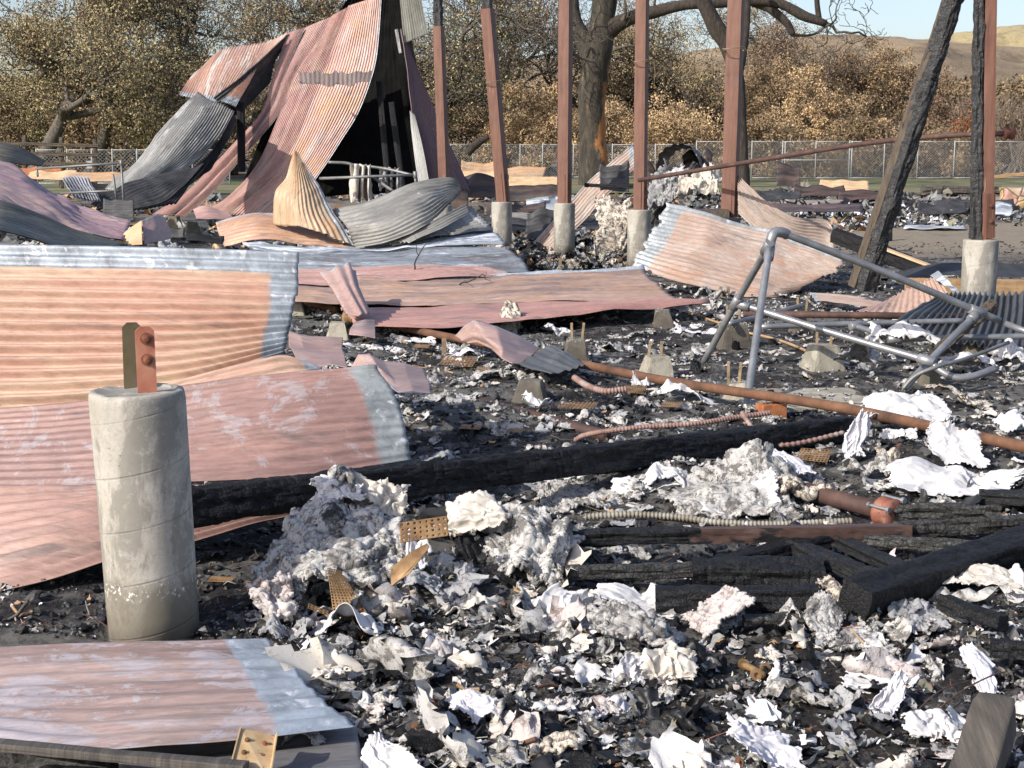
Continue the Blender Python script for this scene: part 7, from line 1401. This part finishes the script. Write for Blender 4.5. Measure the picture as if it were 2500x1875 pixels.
def chunks(name, X, Y, size, mats, sd, label=None, squash=.6, lift=.3, elong=1.6, sub=1):
    import bmesh
    bm = bmesh.new(); bmesh.ops.create_icosphere(bm, subdivisions=sub, radius=1); B0 = np.array([v.co[:] for v in bm.verts]); F0 = np.array([[v.index for v in q.verts] for q in bm.faces]); bm.free()
    n = len(X); r = np.random.default_rng(sd); s = size * np.clip(r.lognormal(0, .5, n), .3, 1.9) * (.8 + .04 * Y)
    L = B0[None] * (1 + r.normal(size=(n, len(B0), 1)) * .22); L = L * np.stack([r.uniform(.8, elong, n), r.uniform(.6, 1, n), np.full(n, squash)], 1)[:, None]
    t = r.uniform(0, 2 * np.pi, n); c, q = np.cos(t)[:, None], np.sin(t)[:, None]; b_ = r.normal(size=n) * .5; cb, sb = np.cos(b_)[:, None], np.sin(b_)[:, None]
    x, y, z = L[..., 0], L[..., 1], L[..., 2]; x, z = cb * x + sb * z, -sb * x + cb * z; x, y = c * x - q * y, q * x + c * y
    Vt = (np.stack([x, y, z], 2) * s[:, None, None] + np.stack([X, Y, gh(X, Y) + s * lift], 1)[:, None]).reshape(-1, 3)
    f = (np.arange(n)[:, None, None] * len(B0) + F0[None]).reshape(-1, 3)
    o = mk(name, Vt, f, mats, None, False, mi=np.repeat(r.integers(0, len(mats), n), len(F0))); return tag(o, label, None, None, 'stuff')
def flat(name, c, rough=.9, v=.35):
    m, nt, bs = newmat(name); n = N(nt); f = n.noise(n.coord('Object'), 30, 5, .7); g = n.noise(n.coord('Object'), 3, 3, .6)
    col = n.mix(n.ramp(f, [(.35, 0), (.65, 1)]), tuple(x * (1 - v) for x in c), tuple(min(.85, x * (1 + v)) for x in c))
    n.link(col, bs.inputs['Base Color']); bs.inputs['Roughness'].default_value = rough; n.bump(f, bs, .5, .004); return m
WH = [flat('flake_white', (.70, .70, .74), v=.15), flat('flake_cream', (.55, .52, .45)), flat('flake_grey', (.34, .34, .33)), flat('flake_pink', (.52, .44, .44))]
GR = [flat('flake_ash', (.22, .22, .21)), flat('flake_darkash', (.10, .10, .10)), flat('flake_olive', (.20, .19, .14)), flat('flake_blue', (.17, .19, .21))]
BK = [flat('flake_black', (.012, .012, .013), .5), flat('flake_soot', (.03, .028, .026), .6)]
BR = [flat('flake_brown', (.12, .055, .03)), flat('flake_tan', (.35, .22, .12))]
def msk(X, Y, sd, thr, sc=1.6): return fbm(X * sc, Y * sc, s=sd, o=3) > thr
X, Y = area(42000, 3.1, 24, 900); chunks('charcoal_fragments', X, Y, .0085, BK, 1)
X, Y = area(4500, 3.1, 9, 901); chunks('charcoal_lumps', X, Y, .017, BK, 2, sub=2)
X, Y = area(50000, 3.1, 20, 902); k = msk(X, Y, 5, .0, 1.3) & msk(X, Y, 15, -.15, 5); flakes('ash_flakes', X[k], Y[k], .009, GR, 3)
X, Y = area(46000, 3.1, 18, 903); k = msk(X, Y, 8, .05, 1.7) & msk(X, Y, 18, -.1, 6); flakes('white_ash_flakes', X[k], Y[k], .0085, WH, 4)
X, Y = area(8000, 3.1, 6.6, 904); k = msk(X, Y, 11, .02, 1.9) & msk(X, Y, 19, -.1, 6) & (X > -.75); flakes('pale_insulation_flakes', X[k], Y[k], .013, WH, 5, lift=.022, stand=.7)
X, Y = area(5000, 3.1, 7.0, 905); k = (X > -.9); flakes('grey_crust_flakes', X[k], Y[k], .016, GR, 6, lift=.02, stand=.6)
X, Y = area(6000, 3.1, 22, 906); flakes('brown_flakes', X, Y, .010, BR, 7)
X, Y = area(3500, 27, 48, 907, .5); k = msk(X, Y, 5, .0, .25); flakes('far_debris_flakes', X[k], Y[k], .05, GR + BK + BR, 8)
# larger crumpled scraps made from a handful of relaxed shapes, scattered
shapes = []
for s in range(7):
    P, u, v = cloth(0, 60, .5, .4, 16, .62, 40, 950 + s, 0, .05); f = torn(P, u, v, s, .15); P = P - P.reshape(-1, 3).mean(0); P[..., 2] -= P[..., 2].min() * 0; shapes.append((P.reshape(-1, 3) / .3, f))
def scraps(name, X, Y, size, mats, sd, stand=.35, lift=.02):
    r = np.random.default_rng(sd); Vs, Fs, Ms = [], [], []; o = 0
    for x, y in zip(X, Y):
        P, f = shapes[r.integers(len(shapes))]; s = size * min(2.6, r.lognormal(0, .55)) * (.85 + .03 * y)
        Rm = np.array(Matrix.Rotation(r.uniform(0, 6.28), 3, 'Z') @ Matrix.Rotation(r.normal() * stand, 3, 'X') @ Matrix.Rotation(r.normal() * stand, 3, 'Y'))
        q = (P * s * np.array([1, r.uniform(.5, 1.1), r.uniform(.8, 1.3)])) @ Rm.T + (x, y, float(gh(x, y)) + lift); Vs.append(q); Fs.append(f + o); o += len(P); Ms.append(np.full(len(f), r.integers(len(mats))))
    ob = mk(name, np.vstack(Vs), np.ascontiguousarray(np.vstack(Fs)), mats, None, True, mi=np.concatenate(Ms)); return tag(ob, None, None, None, 'stuff')
X, Y = area(2600, 3.15, 6.4, 960); k = (X > -.9) & msk(X, Y, 11, .0, 2.2); scraps('crumpled_white_scraps', X[k], Y[k], .05, [M['white'], M['cream'], M['lavcloth'], M['batt'], M['ashlight'], M['ashlight'], M['battpink']], 61)
X, Y = area(2200, 3.15, 6.8, 961); k = (X > -.9) & msk(X, Y, 5, -.05, 2.0); scraps('crumpled_grey_scraps', X[k], Y[k], .055, [M['ash'], M['ashlight'], M['batt'], M['ash']], 62)
X, Y = area(6000, 5.9, 19, 962); k = msk(X, Y, 8, -.18, 1.0) & ~((X > 2.5) & (Y > 19)); scraps('far_crumpled_scraps', X[k], Y[k], .05, [M['white'], M['ashlight'], M['ashlight'], M['cream'], M['ash']], 63)
X, Y = area(760, 3.3, 5.9, 970); k = (X > -.72); scraps('large_crumpled_scraps', X[k], Y[k], .105, [M['white'], M['cream'], M['ashlight'], M['ash'], M['batt'], M['battpink'], M['ash'], M['ashlight'], M['char']], 65, .45, .03)
X, Y = area(3200, 6.9, 18, 971); k = msk(X, Y, 25, -.2, .9); scraps('mid_grey_scraps', X[k], Y[k], .07, [M['ash'], M['ashlight'], M['ashlight'], M['char']], 66, .3, .01)
X, Y = area(380, 3.15, 7, 963); k = X > -.9; scraps('charred_bark_scraps', X[k], Y[k], .08, [M['char'], BK[0]], 64, .5)

# dense rubble in the open at the right and behind the pier posts
def box_area(n, x0, x1, y0, y1, sd):
    r = np.random.default_rng(sd); return r.uniform(x0, x1, n), r.uniform(y0, y1, n)
X, Y = box_area(5000, 4, 13, 28, 37, 980); k = msk(X, Y, 31, -.05, .5); flakes('far_rubble_flakes', X[k], Y[k], .03, GR + WH[:1] + BK, 9, lift=.05, stand=.6)
X, Y = box_area(2600, 5, 12, 38, 52, 981); k = msk(X, Y, 33, .08, .4); flakes('far_rubble_flakes', X[k], Y[k], .035, BK + GR[:2], 10, lift=.06, stand=.6)
X, Y = box_area(2600, -.6, 3.0, 18, 26, 982); flakes('far_rubble_flakes', X, Y, .022, BK + GR + BR, 11, lift=.05, stand=.6)
X, Y = box_area(700, -.4, 2.6, 18.5, 25, 983); scraps('far_rubble_scraps', X, Y, .10, [M['char'], M['ash'], M['dirtycream'], M['back'], M['ashlight']], 67, .6, .05)
X, Y = box_area(500, -11, -2.5, 16, 30, 984); scraps('far_rubble_scraps', X, Y, .13, [M['char'], M['ash'], M['back'], M['tan'], M['ashlight']], 68, .5, .03)
def sticks(name, X, Y, L, rad, mats, sd):
    r = np.random.default_rng(sd); Vs, Fs, Ms = [], [], []; o = 0
    for x, y in zip(X, Y):
        a = r.uniform(0, 6.28); l = L * r.uniform(.4, 1.6) * (.8 + .04 * y); z = float(gh(x, y)) + .02 + r.uniform(0, .02); d = np.array([math.cos(a), math.sin(a), r.normal() * .25]); q = np.array([x, y, z])
        P = np.array([q - d * l / 2, q + r.normal(size=3) * l * .10, q + d * l / 2]); v, f = tube_geo(P, rad * r.uniform(.6, 1.5), 5, cap=False)
        Vs.append(v); Fs.append(np.array(f) + o); o += len(v); Ms.append(np.full(len(f), r.integers(len(mats))))
    ob = mk(name, np.vstack(Vs), np.ascontiguousarray(np.vstack(Fs)), mats, None, True, mi=np.concatenate(Ms)); return tag(ob, None, None, None, 'stuff')
X, Y = area(650, 3.2, 8, 990); sticks('nails_and_wires', X, Y, .08, .0016, [M['rust'], M['rustdark'], M['bolt'], M['galvdull']], 70)
X, Y = area(380, 3.2, 14, 991); sticks('wood_splinters', X, Y, .09, .005, [M['char'], M['greywood'], M['tanwood'], M['rust'], M['char']], 71)

for i, (x, y, w, h, Y, m, lb) in enumerate([(1600, 470, 60, 90, 20.9, BRN, 'brown ribbed sheet standing between the fourth and fifth posts'), (1500, 440, 70, 60, 21.8, M['back'], 'black sheet standing behind the cream rag heap'), (1705, 440, 70, 80, 20.6, BRN, 'rusty brown sheet behind the bright cream rags'), (1320, 560, 70, 60, 22.4, M['back'], 'black sheet slumped between the second and third piers')]):
    heap_sheet(lb, x, y, w, h, Y, m, 1200 + i)
